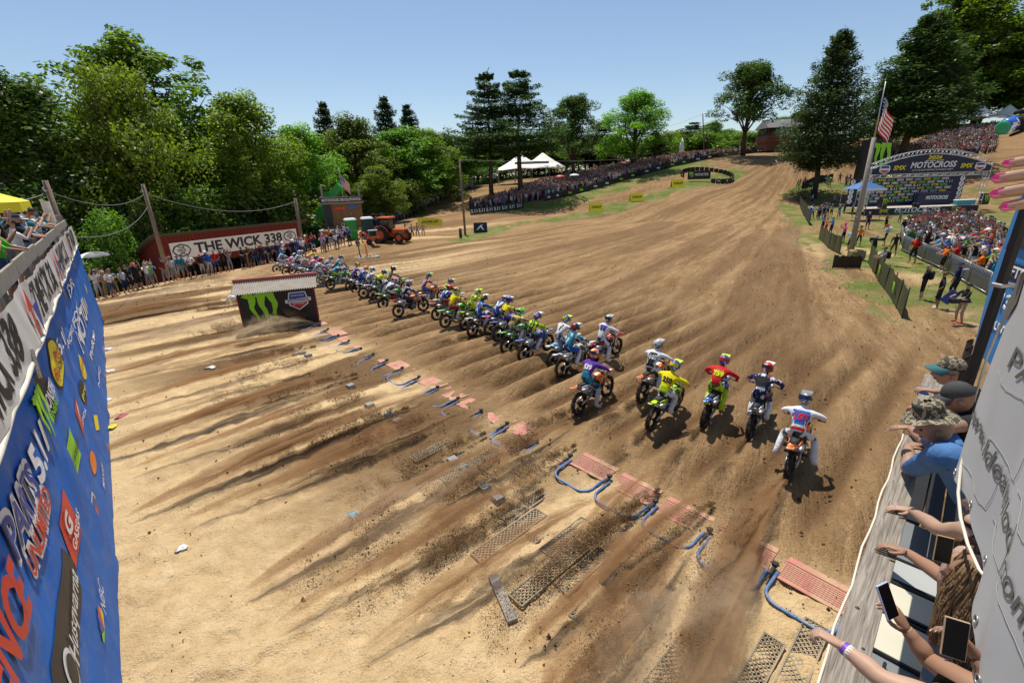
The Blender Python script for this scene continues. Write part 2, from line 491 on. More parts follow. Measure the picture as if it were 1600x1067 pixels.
# close the small disc under the camera stand
_gd = MB(); _gd.lathe([(1.25, -.02), (.01, -.02)], 24, cap=True)
_o = _gd.obj('ground', GROUND); tag(_o, kind='structure')
_gbvh = None
def zs(x, y):
 """height of the built ground sheet incl. ruts"""
 a = math.atan2(y, x); r = math.hypot(x, y)
 i = int(np.argmin(np.abs(rad - r))); d = np.abs(((az - a) + np.pi) % (2 * np.pi) - np.pi); j = int(np.argmin(d))
 return float(gz_[i, j])
# ------------------------------------------------------------------ trees
def leaf_material(name, c1, c2, trans=.35):
 m = bpy.data.materials.new(name); m.use_nodes = True
 nt = m.node_tree; N = nt.nodes; L = nt.links
 N.clear()
 out = N.new('ShaderNodeOutputMaterial')
 oi = N.new('ShaderNodeObjectInfo'); geo = N.new('ShaderNodeNewGeometry'); tc = N.new('ShaderNodeTexCoord')
 nz = N.new('ShaderNodeTexNoise'); nz.inputs['Scale'].default_value = .45; nz.inputs['Detail'].default_value = 3
 L.new(tc.outputs['Object'], nz.inputs['Vector'])
 ad = N.new('ShaderNodeMath'); ad.operation = 'ADD'
 mu = N.new('ShaderNodeMath'); mu.operation = 'MULTIPLY'; mu.inputs[1].default_value = .45
 L.new(geo.outputs['Random Per Island'], mu.inputs[0]); L.new(mu.outputs[0], ad.inputs[0])
 mu2 = N.new('ShaderNodeMapRange'); mu2.inputs[1].default_value = .3; mu2.inputs[2].default_value = .7; mu2.inputs[4].default_value = .55
 L.new(nz.outputs[0], mu2.inputs[0]); L.new(mu2.outputs[0], ad.inputs[1])
 mx = N.new('ShaderNodeMix'); mx.data_type = 'RGBA'
 L.new(ad.outputs[0], mx.inputs[0]); mx.inputs[6].default_value = (*c1, 1); mx.inputs[7].default_value = (*c2, 1)
 hs = N.new('ShaderNodeHueSaturation')
 r1 = N.new('ShaderNodeMapRange'); r1.inputs[3].default_value = .47; r1.inputs[4].default_value = .52
 r2 = N.new('ShaderNodeMapRange'); r2.inputs[3].default_value = .75; r2.inputs[4].default_value = 1.2
 L.new(oi.outputs['Random'], r1.inputs[0]); L.new(oi.outputs['Random'], r2.inputs[0])
 L.new(r1.outputs[0], hs.inputs['Hue']); L.new(r2.outputs[0], hs.inputs['Value']); L.new(mx.outputs[2], hs.inputs['Color'])
 d = N.new('ShaderNodeBsdfDiffuse'); t = N.new('ShaderNodeBsdfTranslucent'); g = N.new('ShaderNodeBsdfGlossy')
 g.inputs['Roughness'].default_value = .45; g.inputs['Color'].default_value = (.5, .5, .5, 1)
 t2 = N.new('ShaderNodeMix'); t2.data_type = 'RGBA'; t2.blend_type = 'MULTIPLY'; t2.inputs[0].default_value = 1
 t2.inputs[7].default_value = (1.25, 1.45, .55, 1)
 L.new(hs.outputs[0], t2.inputs[6]); L.new(t2.outputs[2], t.inputs[0]); L.new(hs.outputs[0], d.inputs[0])
 s1 = N.new('ShaderNodeMixShader'); s1.inputs[0].default_value = trans
 L.new(d.outputs[0], s1.inputs[1]); L.new(t.outputs[0], s1.inputs[2])
 s2 = N.new('ShaderNodeMixShader'); s2.inputs[0].default_value = .05
 L.new(s1.outputs[0], s2.inputs[1]); L.new(g.outputs[0], s2.inputs[2])
 L.new(s2.outputs[0], out.inputs['Surface'])
 return m
LEAF_MID = leaf_material('leaves_mid_green', (.055, .110, .012), (.205, .325, .036), .5)
LEAF_LIGHT = leaf_material('leaves_light_green', (.078, .155, .015), (.27, .42, .044), .52)
LEAF_DARK = leaf_material('leaves_dark_green', (.028, .058, .010), (.105, .175, .028), .42)
NEEDLE = leaf_material('pine_needles', (.026, .056, .018), (.088, .145, .040), .3)
BARK = mat('bark', (.085, .062, .045), .95, var=.45, scale=6, bump=.8, bscale=14, spec=.1)
def leaf_quads(C, nrm, size, r, droop=0.0, asp=.6):
 """diamond leaves at C with normals around nrm"""
 n = len(C)
 nr = nrm + r.normal(0, .55, (n, 3)); nr /= np.linalg.norm(nr, axis=1)[:, None] + 1e-9
 a = np.cross(nr, r.normal(0, 1, (n, 3))); a /= np.linalg.norm(a, axis=1)[:, None] + 1e-9
 if droop: a[:, 2] -= droop; a /= np.linalg.norm(a, axis=1)[:, None]
 b = np.cross(nr, a); b /= np.linalg.norm(b, axis=1)[:, None] + 1e-9
 s = (size * r.uniform(.6, 1.35, n))[:, None]
 V = np.stack([C - a * s, C + b * s * asp, C + a * s, C - b * s * asp], 1).reshape(-1, 3)
 return V
def quads(n): return np.arange(n * 4, dtype=np.int32).reshape(-1, 4)
def sph(n, r):
 d = r.normal(0, 1, (n, 3)); return d / np.linalg.norm(d, axis=1)[:, None]
def broadleaf(seed, H=20, wid=7.5, base=.22, nclump=95, nleaf=150, size=.20, clump=1.7, loose=0.0, droop=0.0, lobes=7, top=1.0):
 r = np.random.default_rng(seed); rd = random.Random(seed)
 mb = MB()
 lean = [0, 0]
 path = []
 for i in range(7):
  t = i / 6
  lean[0] += rd.uniform(-.22, .22); lean[1] += rd.uniform(-.22, .22)
  path.append((lean[0], lean[1], H * .8 * t - .4))
 mb.tube(path, [H * .020 * (1 - .8 * i / 6) + .03 for i in range(7)], 9)
 # lobes = main limbs
 L = []
 for k in range(lobes):
  q = 2.4 * k + rd.uniform(-.4, .4); t = base + .1 + (.86 - base) * (k + .5) / lobes
  prof = math.sin(min(1, (t - base) / (1 - base) * 1.05 + .12) * math.pi) ** .6
  rr = wid * .55 * prof * rd.uniform(.75, 1.15)
  c = Vector((math.cos(q) * rr, math.sin(q) * rr, H * t))
  L.append((c, wid * rd.uniform(.36, .52) * (.75 + .4 * prof)))
  i0 = max(1, min(5, int(t * 6 * .75)))
  p0 = Vector(path[i0]); mid = p0.lerp(c, .5) + Vector((0, 0, H * .03))
  mb.tube([p0, mid, c], [H * .008, H * .005, .03], 6)
  for _ in range(3):
   e = c + Vector((rd.uniform(-1, 1), rd.uniform(-1, 1), rd.uniform(-.4, 1))) * wid * .35
   mb.tube([mid, mid.lerp(e, .6) + Vector((0, 0, .3)), e], [H * .0045, H * .003, .015], 5)
 L.append((Vector((0, 0, H * (.93 - .05 * top))), wid * .36 * top))
 L.append((Vector((0, 0, H * .62)), wid * .55))
 Vs = []
 per = max(3, nclump // len(L))
 for c, rad_ in L:
  for _ in range(per):
   d = sph(1, r)[0]
   if d[2] < -.55: d[2] *= -.6
   cc = np.array(c) + d * rad_ * r.uniform(.55, 1.1) * np.array([1, 1, 1.05])
   cr = clump * r.uniform(.55, 1.25)
   n = int(nleaf * (cr / clump) ** 1.6)
   dd = sph(n, r); dd[:, 2] = dd[:, 2] * .9 + .1
   P = cc + dd * cr * (r.uniform(.35, 1.0, n)[:, None] ** .6) * np.array([1.0, 1.0, .92])
   if droop: P[:, 2] -= droop * r.uniform(0, 1, n) ** 2 * cr * 1.2
   nn = dd * .6 + np.array([0, 0, .8])
   Vs.append(leaf_quads(P, nn, size, r, droop))
 V = np.vstack(Vs)
 return mb, V, quads(len(V) // 4)
def conifer(seed, H=26, wid=5.0, base=.25, tiers=22, per=7, dense=1.0, irregular=.35, size=.26, pts=60, up=.12, shape=1.0, thick=.13):
 r = np.random.default_rng(seed); rd = random.Random(seed)
 mb = MB()
 path = [(rd.uniform(-.1, .1) * i, rd.uniform(-.1, .1) * i, H * i / 8 - (.4 if i == 0 else 0)) for i in range(9)]
 mb.tube(path, [H * .014 * (1 - .93 * i / 8) + .02 for i in range(9)], 9)
 Vs = []
 for k in range(tiers):
  t = base + (1 - base) * (k + rd.uniform(-.3, .3)) / tiers
  t = min(max(t, base), .985)
  z = H * t
  f = ((1 - t) / (1 - base)) ** shape
  low = min(1, (t - base) / .12 + .55)
  for j in range(per):
   q = 2 * math.pi * j / per + k * 1.9 + rd.uniform(-.35, .35)
   Lb = wid * (f * .95 + .08) * low * rd.uniform(1 - irregular, 1 + irregular * .6)
   if rd.random() < irregular * .22: continue
   d = np.array([math.cos(q), math.sin(q), 0])
   side = np.array([-d[1], d[0], 0])
   tip = np.array([0, 0, z]) + d * Lb + np.array([0, 0, up * Lb])
   mb.tube([(0, 0, z), tuple(np.array([0, 0, z]) + d * Lb * .55 - np.array([0, 0, .04 * Lb])), tuple(tip)], [.02 + Lb * .014, .015 + Lb * .008, .012], 4)
   n = int(pts * dense * (.3 + Lb / wid))
   s = r.uniform(.12, 1.0, n) ** .75
   w = (1 - np.abs(s - .62)) * Lb * .36 * (.6 + .8 * fbm(s * 4 + k, s * 0 + j, 2, seed))
   P = np.array([0, 0, z]) + d * (s * Lb)[:, None] + side * (r.uniform(-1, 1, n) * w)[:, None]
   P[:, 2] += (s ** 2) * up * Lb - .04 * Lb * np.sin(s * 3.1) + r.normal(0, thick, n) + r.uniform(-.16, .08, n) * Lb * .45
   nn = np.tile(np.array([0, 0, 1.0]), (n, 1)) + d * .2
   Vs.append(leaf_quads(P, nn, size, r, 0, .42))
 V = np.vstack(Vs)
 return mb, V, quads(len(V) // 4)
TREEM = {}
def tree_kind(key, gen, leafm, wid, H):
 mb, V, F = gen
 TREEM[key] = (mb.mesh('trunk_' + key, BARK), np_mesh('crown_' + key, V, F, [leafm]), wid, H)
tree_kind('maple', broadleaf(1, 20, 7.0, .12, 260, 120, .17, 1.25, lobes=10), LEAF_LIGHT, 15, 20)
tree_kind('oak', broadleaf(2, 20, 6.6, .10, 260, 120, .17, 1.2, lobes=11), LEAF_MID, 14, 20)
tree_kind('dense', broadleaf(3, 20, 6.0, .06, 240, 120, .18, 1.35, lobes=11), LEAF_DARK, 12.5, 20)
tree_kind('willow', broadleaf(4, 18, 7.0, .06, 220, 130, .17, 1.4, droop=.9, lobes=11), LEAF_LIGHT, 15, 18)
tree_kind('poplar', broadleaf(5, 26, 7.5, .26, 230, 75, .23, 1.0, lobes=13), LEAF_MID, 17, 26)
tree_kind('lollipop', broadleaf(6, 18, 6.2, .32, 230, 120, .16, 1.1, lobes=11), LEAF_DARK, 13, 18)
tree_kind('bush', broadleaf(8, 5, 3.2, .0, 44, 110, .14, 1.0, lobes=6), LEAF_MID, 6.6, 5)
tree_kind('pine', conifer(11, 27, 6.6, .34, 17, 6, 1.5, .6, .22, 170, .14, .85, .17), NEEDLE, 12, 27)
tree_kind('fir', conifer(12, 30, 6.6, .20, 36, 9, 1.5, .5, .22, 120, .06, .72, .40), NEEDLE, 13, 30)
tree_kind('spruce', conifer(13, 22, 4.2, .06, 26, 8, 1.3, .35, .21, 80, .10, .75, .25), NEEDLE, 8.5, 22)
TREENAME = {'maple': ('broadleaf_tree', 'tree'), 'oak': ('broadleaf_tree', 'tree'), 'dense': ('broadleaf_tree', 'tree'), 'willow': ('willow_tree', 'tree'),
   'poplar': ('poplar_tree', 'tree'), 'lollipop': ('broadleaf_tree', 'tree'), 'bush': ('shrub', 'shrub'), 'pine': ('pine_tree', 'tree'),
   'fir': ('pine_tree', 'tree'), 'spruce': ('conifer_tree', 'tree')}
TREES = []
def tree(kind, px, Y, top, wpx, label, group, rz=None):
 xm = atY(px, (top + 270) / 2, Y).x; b = Vector((xm, Y, hz(xm, Y)))
 tm, cm, w, H = TREEM[kind]
 up_ = atY(px, top, Y)
 h = max(3, up_.z - b.z)
 ww = wpx / FPX * Y * (1.2 if kind not in ('fir', 'spruce', 'pine') else 1.08)
 n, cat = TREENAME[kind]
 o = thing(n, label, cat, b, random.uniform(0, 6.28) if rz is None else rz, group)
 o.scale = (ww / w, ww / w, h / H)
 link('trunk', tm, o); link('crown', cm, o)
 TREES.append(o)
 return o
FW = 'trees of the wood behind the start'
# left wood, front row
tree('dense', 30, 50, 122, 190, 'dark dense tree at the left edge of the wood behind the yellow canopy', FW)
tree('willow', 185, 54, 125, 190, 'feathery light green willow below the tallest open-crowned tree at left', FW)
tree('poplar', 222, 66, 58, 230, 'tallest open-crowned tree of the left wood, sky showing through its top', FW)
tree('maple', 385, 62, 152, 150, 'bright green tree standing behind the middle of the long red shed', FW)
tree('oak', 285, 60, 190, 130, 'mid green tree behind the left half of the long red shed', FW)
tree('oak', 105, 60, 205, 150, 'rounded green tree between the dark left edge tree and the willow', FW)
tree('maple', 470, 70, 200, 120, 'leafy tree behind the gap between red shed and wooden scoreboard tower', FW)
tree('dense', 430, 84, 215, 120, 'dark tree filling the gap behind the bright green shed tree', FW)
tree('spruce', 512, 96, 158, 75, 'pointed conifer rising above the wood left of the scoreboard flag', FW)
tree('oak', 555, 84, 185, 120, 'broad green tree rising directly behind the wooden scoreboard tower', FW)
tree('maple', 590, 74, 262, 80, 'small bright tree touching the right side of the scoreboard tower', FW)
tree('spruce', 606, 104, 150, 80, 'tallest pointed conifer of the wood right of the scoreboard', FW)
tree('spruce', 640, 108, 162, 70, 'narrow conifer just right of the tallest pointed one', FW)
tree('oak', 625, 92, 205, 130, 'wide green tree above the crowd right of the scoreboard', FW)
tree('maple', 668, 98, 205, 110, 'green tree above the crowd left of the tall bare pole', FW)
tree('dense', 700, 112, 212, 100, 'dark tree behind the bare pole at the top of the hillside crowd', FW)
for i, (px, Y, tp, w) in enumerate([(-60, 58, 130, 200), (-20, 70, 150, 180), (75, 75, 165, 170), (150, 78, 190, 160), (240, 80, 200, 150), (330, 82, 205, 150), (370, 90, 215, 150), (500, 100, 215, 140), (570, 108, 215, 140), (640, 120, 215, 130), (720, 128, 222, 110), (-120, 62, 150, 220)]):
 tree(['dense', 'oak', 'dense'][i % 3], px, Y, tp, w, 'dark tree deep in the wood behind the start, mostly hidden by the front trees', 'trees deep in the left wood')
for i, (px, Y, tp, w) in enumerate([(20, 44, 330, 130), (110, 47, 320, 120), (180, 50, 335, 110), (150, 44, 345, 80), (215, 48, 330, 70), (300, 54, 310, 120), (370, 58, 300, 110), (440, 62, 300, 100), (490, 68, 300, 70), (590, 76, 312, 60), (640, 84, 288, 60), (680, 96, 270, 60), (-50, 44, 330, 130), (250, 58, 300, 110), (715, 108, 262, 60)]):
 tree('bush', px, Y, tp, w, 'leafy undergrowth shrub at the foot of the wood behind the start', 'undergrowth shrubs of the wood')
# middle
CT = 'trees along the hillside crowd'
tree('pine', 763, 91, 108, 105, 'left one of the two tall white pines standing in the crowd', CT)
tree('pine', 810, 91, 105, 120, 'right one of the two tall white pines, in front of the white tent', CT, 1.3)
tree('lollipop', 897, 106, 152, 88, 'dark round-crowned tree between the white tent and the bright maple', CT)
tree('maple', 992, 112, 146, 112, 'bright round maple above the middle of the hillside crowd', CT)
tree('pine', 940, 128, 190, 70, 'pine behind the gap between the two round-crowned hillside trees', CT)
tree('spruce', 1022, 130, 205, 60, 'small conifer just right of the bright round maple', CT)
tree('lollipop', 1166, 122, 100, 104, 'single round-crowned tree with bare dark trunk at the hilltop left of the hut', CT)
for i, (px, Y, tp, w, k) in enumerate([(745, 135, 205, 80, 'oak'), (860, 140, 205, 90, 'oak'), (925, 145, 212, 80, 'dense'), (965, 150, 215, 90, 'oak'), (1050, 165, 208, 70, 'oak'), (1080, 165, 190, 62, 'pine'), (1112, 168, 192, 60, 'oak'), (1135, 170, 205, 50, 'dense'), (1215, 175, 185, 60, 'oak'), (1245, 160, 175, 50, 'dense'), (830, 150, 215, 80, 'dense'), (780, 150, 220, 80, 'oak')]):
 tree(k, px, Y, tp, w, 'distant tree on the skyline behind the hillside crowd', 'distant skyline trees')
for i in range(26):
 px = 740 + i * 20; tree('bush', px, 150 + (i * 37) % 22, 226 - (i * 13) % 14 - max(0, px - 1000) * .06, 62, 'low leafy bush filling the skyline behind the hillside crowd', 'skyline bushes behind the crowd')
# right
RT = 'tall trees behind the podium'
tree('fir', 1298, 86, 48, 112, 'dark conifer with a bare trunk standing left of the flagpole', RT)
tree('fir', 1432, 97, 22, 150, 'biggest dark conifer directly behind the podium stage', RT, 2.0)
tree('dense', 1385, 112, 120, 70, 'dark tree in the gap between the two large conifers', RT)
tree('oak', 1505, 128, -10, 150, 'very tall broadleaf tree rising behind the white peaked tents', RT)
tree('maple', 1590, 128, 50, 130, 'lighter green tree at the right edge above the peaked tents', RT)
tree('poplar', 1478, 130, -25, 130, 'tall tree whose top leaves the picture right of the biggest conifer', RT)
for i, (px, Y, tp, w, k) in enumerate([(1540, 128, 30, 130, 'dense'), (1620, 124, 60, 150, 'oak'), (1590, 134, 40, 120, 'dense'), (1450, 134, 120, 110, 'dense'), (1520, 138, 110, 120, 'dense'), (1660, 112, 50, 150, 'oak')]):
 tree(k, px, Y, tp, w, 'dark tree on the slope behind the white peaked tents', 'dark trees behind the peaked tents')
# ------------------------------------------------------------------ shared materials
M_WHITE = mat('white_vinyl', (.74, .73, .70), .5, var=.06, scale=1.5, dirt=((.45, .36, .26), .25, 1.2), bump=.15, bscale=5)
M_BLACK = mat('black_vinyl', (.014, .014, .015), .45, var=.3, scale=2)
M_INK = mat('black_ink', (.03, .03, .032), .6, var=.2)
M_BLUETARP = mat('blue_tarp', (.020, .150, .56), .6, var=.25, scale=.9, bump=.6, bscale=4, spec=.12, dirt=((.20, .26, .38), .42, 1.6))
M_RED = mat('red_print', (.62, .045, .03), .5, var=.1)
M_NAVY = mat('navy_vinyl', (.012, .016, .055), .5, var=.2, scale=1)
M_PWHITE = mat('white_print', (.78, .78, .78), .5, var=.05, dirt=((.4, .38, .36), .25, 3))
M_YEL = mat('yellow_vinyl', (.85, .72, .02), .5, var=.06)
M_FLUO = mat('bright_green_print', (.30, .72, .02), .5, var=.06)
M_GREENP = mat('green_print', (.18, .62, .04), .5, var=.08)
M_PBLUE = mat('blue_print', (.02, .06, .33), .5, var=.1)
M_ORANGE = mat('orange_print', (.85, .22, .02), .5, var=.1)
M_PURPLE = mat('purple_print', (.20, .06, .40), .5)
M_WOODG = mat('grey_weathered_wood', (.30, .265, .225), .9, var=.3, scale=5, bump=.5, bscale=40, spec=.15)
M_WOODB = mat('brown_wood', (.22, .125, .055), .85, var=.3, scale=4, bump=.4, bscale=25, spec=.15)
M_POLE = mat('pole_wood', (.20, .155, .12), .9, var=.35, scale=4, bump=.5, bscale=20, spec=.1)
M_BARN = mat('barn_red_boards', (.17, .028, .022), .8, var=.25, scale=3, bump=.3, bscale=12, spec=.2)
M_ROOFD = mat('dark_roofing', (.085, .065, .05), .85, var=.3, scale=3, bump=.4)
M_GALV = mat('galvanised_metal', (.27, .25, .22), .7, .1, var=.25, scale=3, dirt=((.24, .16, .09), .6, 2.5))
M_STEEL = mat('bare_steel', (.42, .42, .42), .38, .8, var=.15)
M_ALU = mat('truss_aluminium', (.62, .62, .62), .4, .6, var=.1)
M_WIRE = mat('cable', (.16, .16, .17), .5, var=.1)
M_TENT = mat('white_tent_fabric', (.80, .79, .75), .7, var=.04, scale=.8, bump=.1, bscale=2)
M_GREENM = mat('green_paint', (.02, .30, .05), .35, var=.12, scale=2, dirt=(SANDC, .2, 3))
M_ORANGEM = mat('orange_paint', (.62, .12, .03), .35, var=.1, scale=2, dirt=(SANDC, .25, 3))
M_TYRE = mat('rubber', (.022, .020, .019), .85, var=.3, scale=8, spec=.2, dirt=((.16, .105, .06), .55, 9))
M_GLASS = mat('dark_glass', (.02, .025, .03), .08, var=.1, spec=.8)
M_ROPE = mat('rope', (.62, .57, .47), .85, var=.15, scale=20)
M_DKMETAL = mat('dark_metal', (.045, .045, .048), .45, .5, var=.2)
def put(name, me, M, parent=None):
 o = link(name, me, parent); o.matrix_local = M; return o
def part(mb, name, mats, parent): return mb.obj(name, mats, parent)
# the claw-mark emblem: three torn stripes (local x right, y up, ~1 high)
def claw_mb(depth=.004):
 mb = MB()
 rd = random.Random(4)
 for k, (x0, ln) in enumerate(((-.34, .80), (0, 1.0), (.32, .86))):
  L = []; Rr = []
  top = .5
  n = 9
  for i in range(n):
   t = i / (n - 1)
   y = top - t * ln
   w = .135 * (1 - t) ** .75 + .012
   jx = .055 * math.sin(t * 9 + k * 2) * (1 - t * .3) + .16 * t * (.6 if k == 0 else .3)
   L.append((x0 + jx - w * (1.0 if i else 1.5) + rd.uniform(-.018, .018), y + (.03 if i == 0 else 0)))
   Rr.append((x0 + jx + w * .75 + rd.uniform(-.018, .018), y))
  for i in range(n - 1):
   q = [L[i], L[i + 1], Rr[i + 1], Rr[i]]
   mb.prism(q, depth)
  mb.prism([(x0 - .27, .44), (x0 - .10, .37), (x0 + .05, .50), (x0 - .12, .51)], depth * .9)
 return mb
CLAW = claw_mb(.006).mesh('claw_emblem', M_FLUO)
def disc_poly(rx, ry, n=24): return [(rx * math.cos(2 * math.pi * i / n), ry * math.sin(2 * math.pi * i / n)) for i in range(n)]
def label_text(parent, txt, M, h, m, bold=.02, sx=1.0, shear=0.0, fit=None, name='lettering', extrude=.004):
 me = text_mesh(txt, h / .72, extrude, bold, shear, sx, mats=m)
 if fit:
  w = max(v.co.x for v in me.vertices) - min(v.co.x for v in me.vertices)
  me.transform(Matrix.Diagonal((fit / w, 1, 1, 1)))
 return put(name, me, M, parent)
# ------------------------------------------------------------------ blue start wall (left)
WA = Vector((-5.46, 4.36, 0)); WD = Vector((-.64733, .76221, 0)); WN = Vector((.76221, .64733, 0))
def wallP(s, z, off=0.0): return WA + WD * s + WN * off + Vector((0, 0, z))
def wpos(px, py):
 r = Vector(ray(px, py)); o = Vector((0, 0, CAM_H)); t = (WA - o).dot(WN) / r.dot(WN); P = o + r * t
 return (P - WA).dot(WD), P.z
SEAM = [-6.0, 1.7, 9.3, 15.6, 23.4]
wall = thing('start_wall', 'tall wall of blue sponsor tarps along the left side of the start', 'wall', WA)
Winv = Matrix.Translation(-WA)
tarps = []
def wrinkle(s, z):
 b = z / 4.1
 return (.014 * math.sin(s * 5.1 + z * 1.7) * b + .010 * math.sin(s * 2.3 - z * 4.1)) * min(1, b * 3 + .15)
def drape(me, M, off, f=None):
 # lay a flat print on the rippled tarp
 for v in me.vertices:
  P = WA + M @ v.co; d = P - WA; s = d.dot(WD); v.co = wallP(s, P.z, (f or wrinkle)(s, P.z) + off) - WA
 me.update()
for k in range(4):
 mb = MB(); s0, s1 = SEAM[k], SEAM[k + 1] + (.35 if k < 3 else 0)
 def fn(a, b, s0=s0, s1=s1, k=k):
  s = s0 + (s1 - s0) * a + .7 * (1 - b); z = 4.12 * b - .02
  return wallP(s, z, wrinkle(s, z) + .004 + .035 * sstep(s1 - 1.2 + .7 * (1 - b), s1 + .7 * (1 - b), s)) - WA
 mb.grid(fn, 90, 40, smooth=True)
 o = mb.obj('tarp', M_BLUETARP, wall); tarps.append(o)
mb = MB()
for s in np.arange(-6, 23.5, 2.44):
 mb.box(wallP(s, 2.05, -.14) - WA, (.09, .09, 4.1), rot=math.atan2(WD.y, WD.x))
mb.box(wallP(8.7, 2.05, -.26) - WA, (29.4, .03, 4.1), rot=math.atan2(WD.y, WD.x))
part(mb, 'backing_boards', M_WOODB, wall)
mb = MB()
pts = []
for i in range(60):
 s = -6 + 29.4 * i / 59
 pts.append(wallP(s, 4.04 - .05 * abs(math.sin(s * 1.3)), .09) - WA)
mb.tube(pts, .035, 6)
part(mb, 'hem', M_ROPE, wall)
for s, a in ((2.0, .5), (8.9, .2), (15.3, -.2)):
 mb = MB(); mb.box((0, 0, 0), (.07, .03, .42))
 o = part(mb, 'batten', M_WOODG, wall); o.matrix_local = Matrix.Translation(wallP(s, 4.0, .13) - WA) @ Matrix.Rotation(math.atan2(WD.y, WD.x), 4, 'Z') @ Matrix.Rotation(a, 4, 'Y')
def wtext(txt, p0, p1, h, m, off=.085, par=None, **kw):
 a = wpos(*p0); b = wpos(*p1); A = wallP(*a); B = wallP(*b)
 d = (B - A); L = d.length
 nrm = WN; up = nrm.cross(d.normalized())
 k = 0 if (a[0] + b[0]) / 2 < SEAM[1] else 1 if (a[0] + b[0]) / 2 < SEAM[2] else 2 if (a[0] + b[0]) / 2 < SEAM[3] else 3
 o = label_text(par or tarps[k], txt, Matrix.Identity(4), h, m, fit=L, extrude=0, **kw)
 drape(o.data, Winv @ frame((A + B) / 2, d, up), off - .052); return o
def wshape(poly, px, py, m, off=.07, rot=0.0, k=None, name='print'):
 s, z = wpos(px, py)
 bmx = bmesh.new(); bmx.faces.new([bmx.verts.new((p[0], p[1], 0)) for p in poly]); bmesh.ops.triangulate(bmx, faces=bmx.faces[:])
 bmesh.ops.subdivide_edges(bmx, edges=bmx.edges[:], cuts=5, use_grid_fill=True); me = bpy.data.meshes.new(name); bmx.to_mesh(me); bmx.free(); me.materials.append(m)
 k = 0 if s < SEAM[1] else 1 if s < SEAM[2] else 2 if s < SEAM[3] else 3
 drape(me, Winv @ frame(wallP(s, z), WD, (0, 0, 1)), off - .056)
 return link(name, me, tarps[k])
def rect(w, h, sk=0.0): return [(-w / 2 - sk, -h / 2), (w / 2 - sk, -h / 2), (w / 2 + sk, h / 2), (-w / 2 + sk, h / 2)]
wtext('FENCE', (-25, 1130), (24, 915), .52, M_RED, bold=.035, shear=.1)
for off, m, bo, hh in ((.080, M_PWHITE, .07, .46), (.088, M_PBLUE, .012, .40)):
 wtext('PARTS', (10, 855), (50, 748), hh, m, off=off, bold=bo)
for off, m, bo, hh in ((.080, M_PWHITE, .07, .30), (.088, M_RED, .015, .25)):
 wtext('UNLIMITED', (46, 893), (68, 772), hh, m, off=off, bold=bo)
wtext('5.11', (50, 735), (66, 678), .42, M_PWHITE, bold=.04)
wshape(rect(.36, .42), 71, 668, M_PWHITE); wshape(rect(.26, .32), 71, 668, M_PBLUE, off=.078)
_s, _z = wpos(105, 968)
wshape([(-1.15, -.22), (-1.0, -.33), (.9, -.33), (1.15, 0), (.9, .33), (-1.0, .33), (-1.15, .22)], 106, 965, M_INK)
wtext('Husqvarna', (108, 1035), (112, 892), .30, M_PWHITE, bold=.012)
wshape(disc_poly(.2, .24), 106, 1050, M_PWHITE, off=.076); wshape(disc_poly(.14, .18), 106, 1050, M_INK, off=.082)
wtext('NBC', (159, 958), (154, 912), .26, M_PWHITE, bold=.0, shear=.2)
for i, m in enumerate((M_YEL, M_ORANGE, M_RED, M_PURPLE, M_PBLUE, M_GREENP)):
 q = R_(20 + i * 28)
 wshape([(0, 0), (.30 * math.cos(q - .22), .30 * math.sin(q - .22)), (.34 * math.cos(q), .34 * math.sin(q)), (.30 * math.cos(q + .22), .30 * math.sin(q + .22))], 161, 985, m, off=.076)
wshape(rect(.95, .62, .06), 108, 822, M_RED); wtext('GASGAS', (113, 858), (116, 800), .13, M_PWHITE); wtext('G', (103, 832), (104, 808), .26, M_PWHITE, bold=.04)
wshape(rect(.95, .55, .0), 114, 706, M_FLUO); wtext('Kawasaki', (112, 738), (118, 682), .15, M_INK, bold=.02)
wshape([(-.75, -.3), (-.2, -.42), (.75, -.36), (.8, .3), (.1, .42), (-.7, .3)], 68, 628, M_INK)
wtext('MONSTER', (72, 640), (78, 598), .24, M_PWHITE, off=.082); wtext('ENERGY', (80, 655), (84, 615), .12, M_GREENP, off=.082)
_o = put('claw_emblem', CLAW, Winv @ frame(wallP(*wpos(62, 650), .06), WD, (0, 0, 1)) @ Matrix.Diagonal((.8, .75, 1, 1)), tarps[1])
wshape(disc_poly(.95, .44), 86, 567, M_INK); wshape(disc_poly(.88, .39), 86, 567, M_YEL, off=.076)
wtext('Bass Pro', (83, 590), (88, 545), .22, M_RED, off=.084, bold=.02); wtext('SHOPS', (90, 592), (94, 556), .14, M_INK, off=.084)
wshape(rect(.85, .5, .05), 122, 650, M_RED); wshape([(-.3, -.12), (.28, -.02), (.33, .14), (.1, .1), (-.1, .02)], 120, 645, M_PWHITE, off=.078); wtext('HONDA', (127, 668), (131, 640), .1, M_PWHITE, off=.078)
wshape(disc_poly(.6, .30), 128, 573, M_YEL); wtext('SUZUKI', (126, 586), (129, 560), .12, M_RED, off=.078)
wshape(disc_poly(.55, .24), 128, 612, M_INK); wtext('pro', (127, 622), (129, 602), .14, M_YEL, off=.078)
wshape([(-.5, 0), (0, -.2), (.5, 0), (0, .2)], 150, 660, M_YEL)
wshape(disc_poly(.42, .18), 145, 722, M_ORANGE); wtext('MAXXIS', (159, 762), (156, 726), .12, M_PWHITE)
for off, m, sc in ((.07, M_PWHITE, 1.0), (.078, M_PBLUE, .85), (.084, M_RED, .4)):
 wshape([(-.55 * sc, -.1 * sc), (-.3 * sc, -.24 * sc), (.5 * sc, -.2 * sc), (.62 * sc, 0), (.5 * sc, .2 * sc), (-.3 * sc, .24 * sc)], 147, 805, m, off=off)
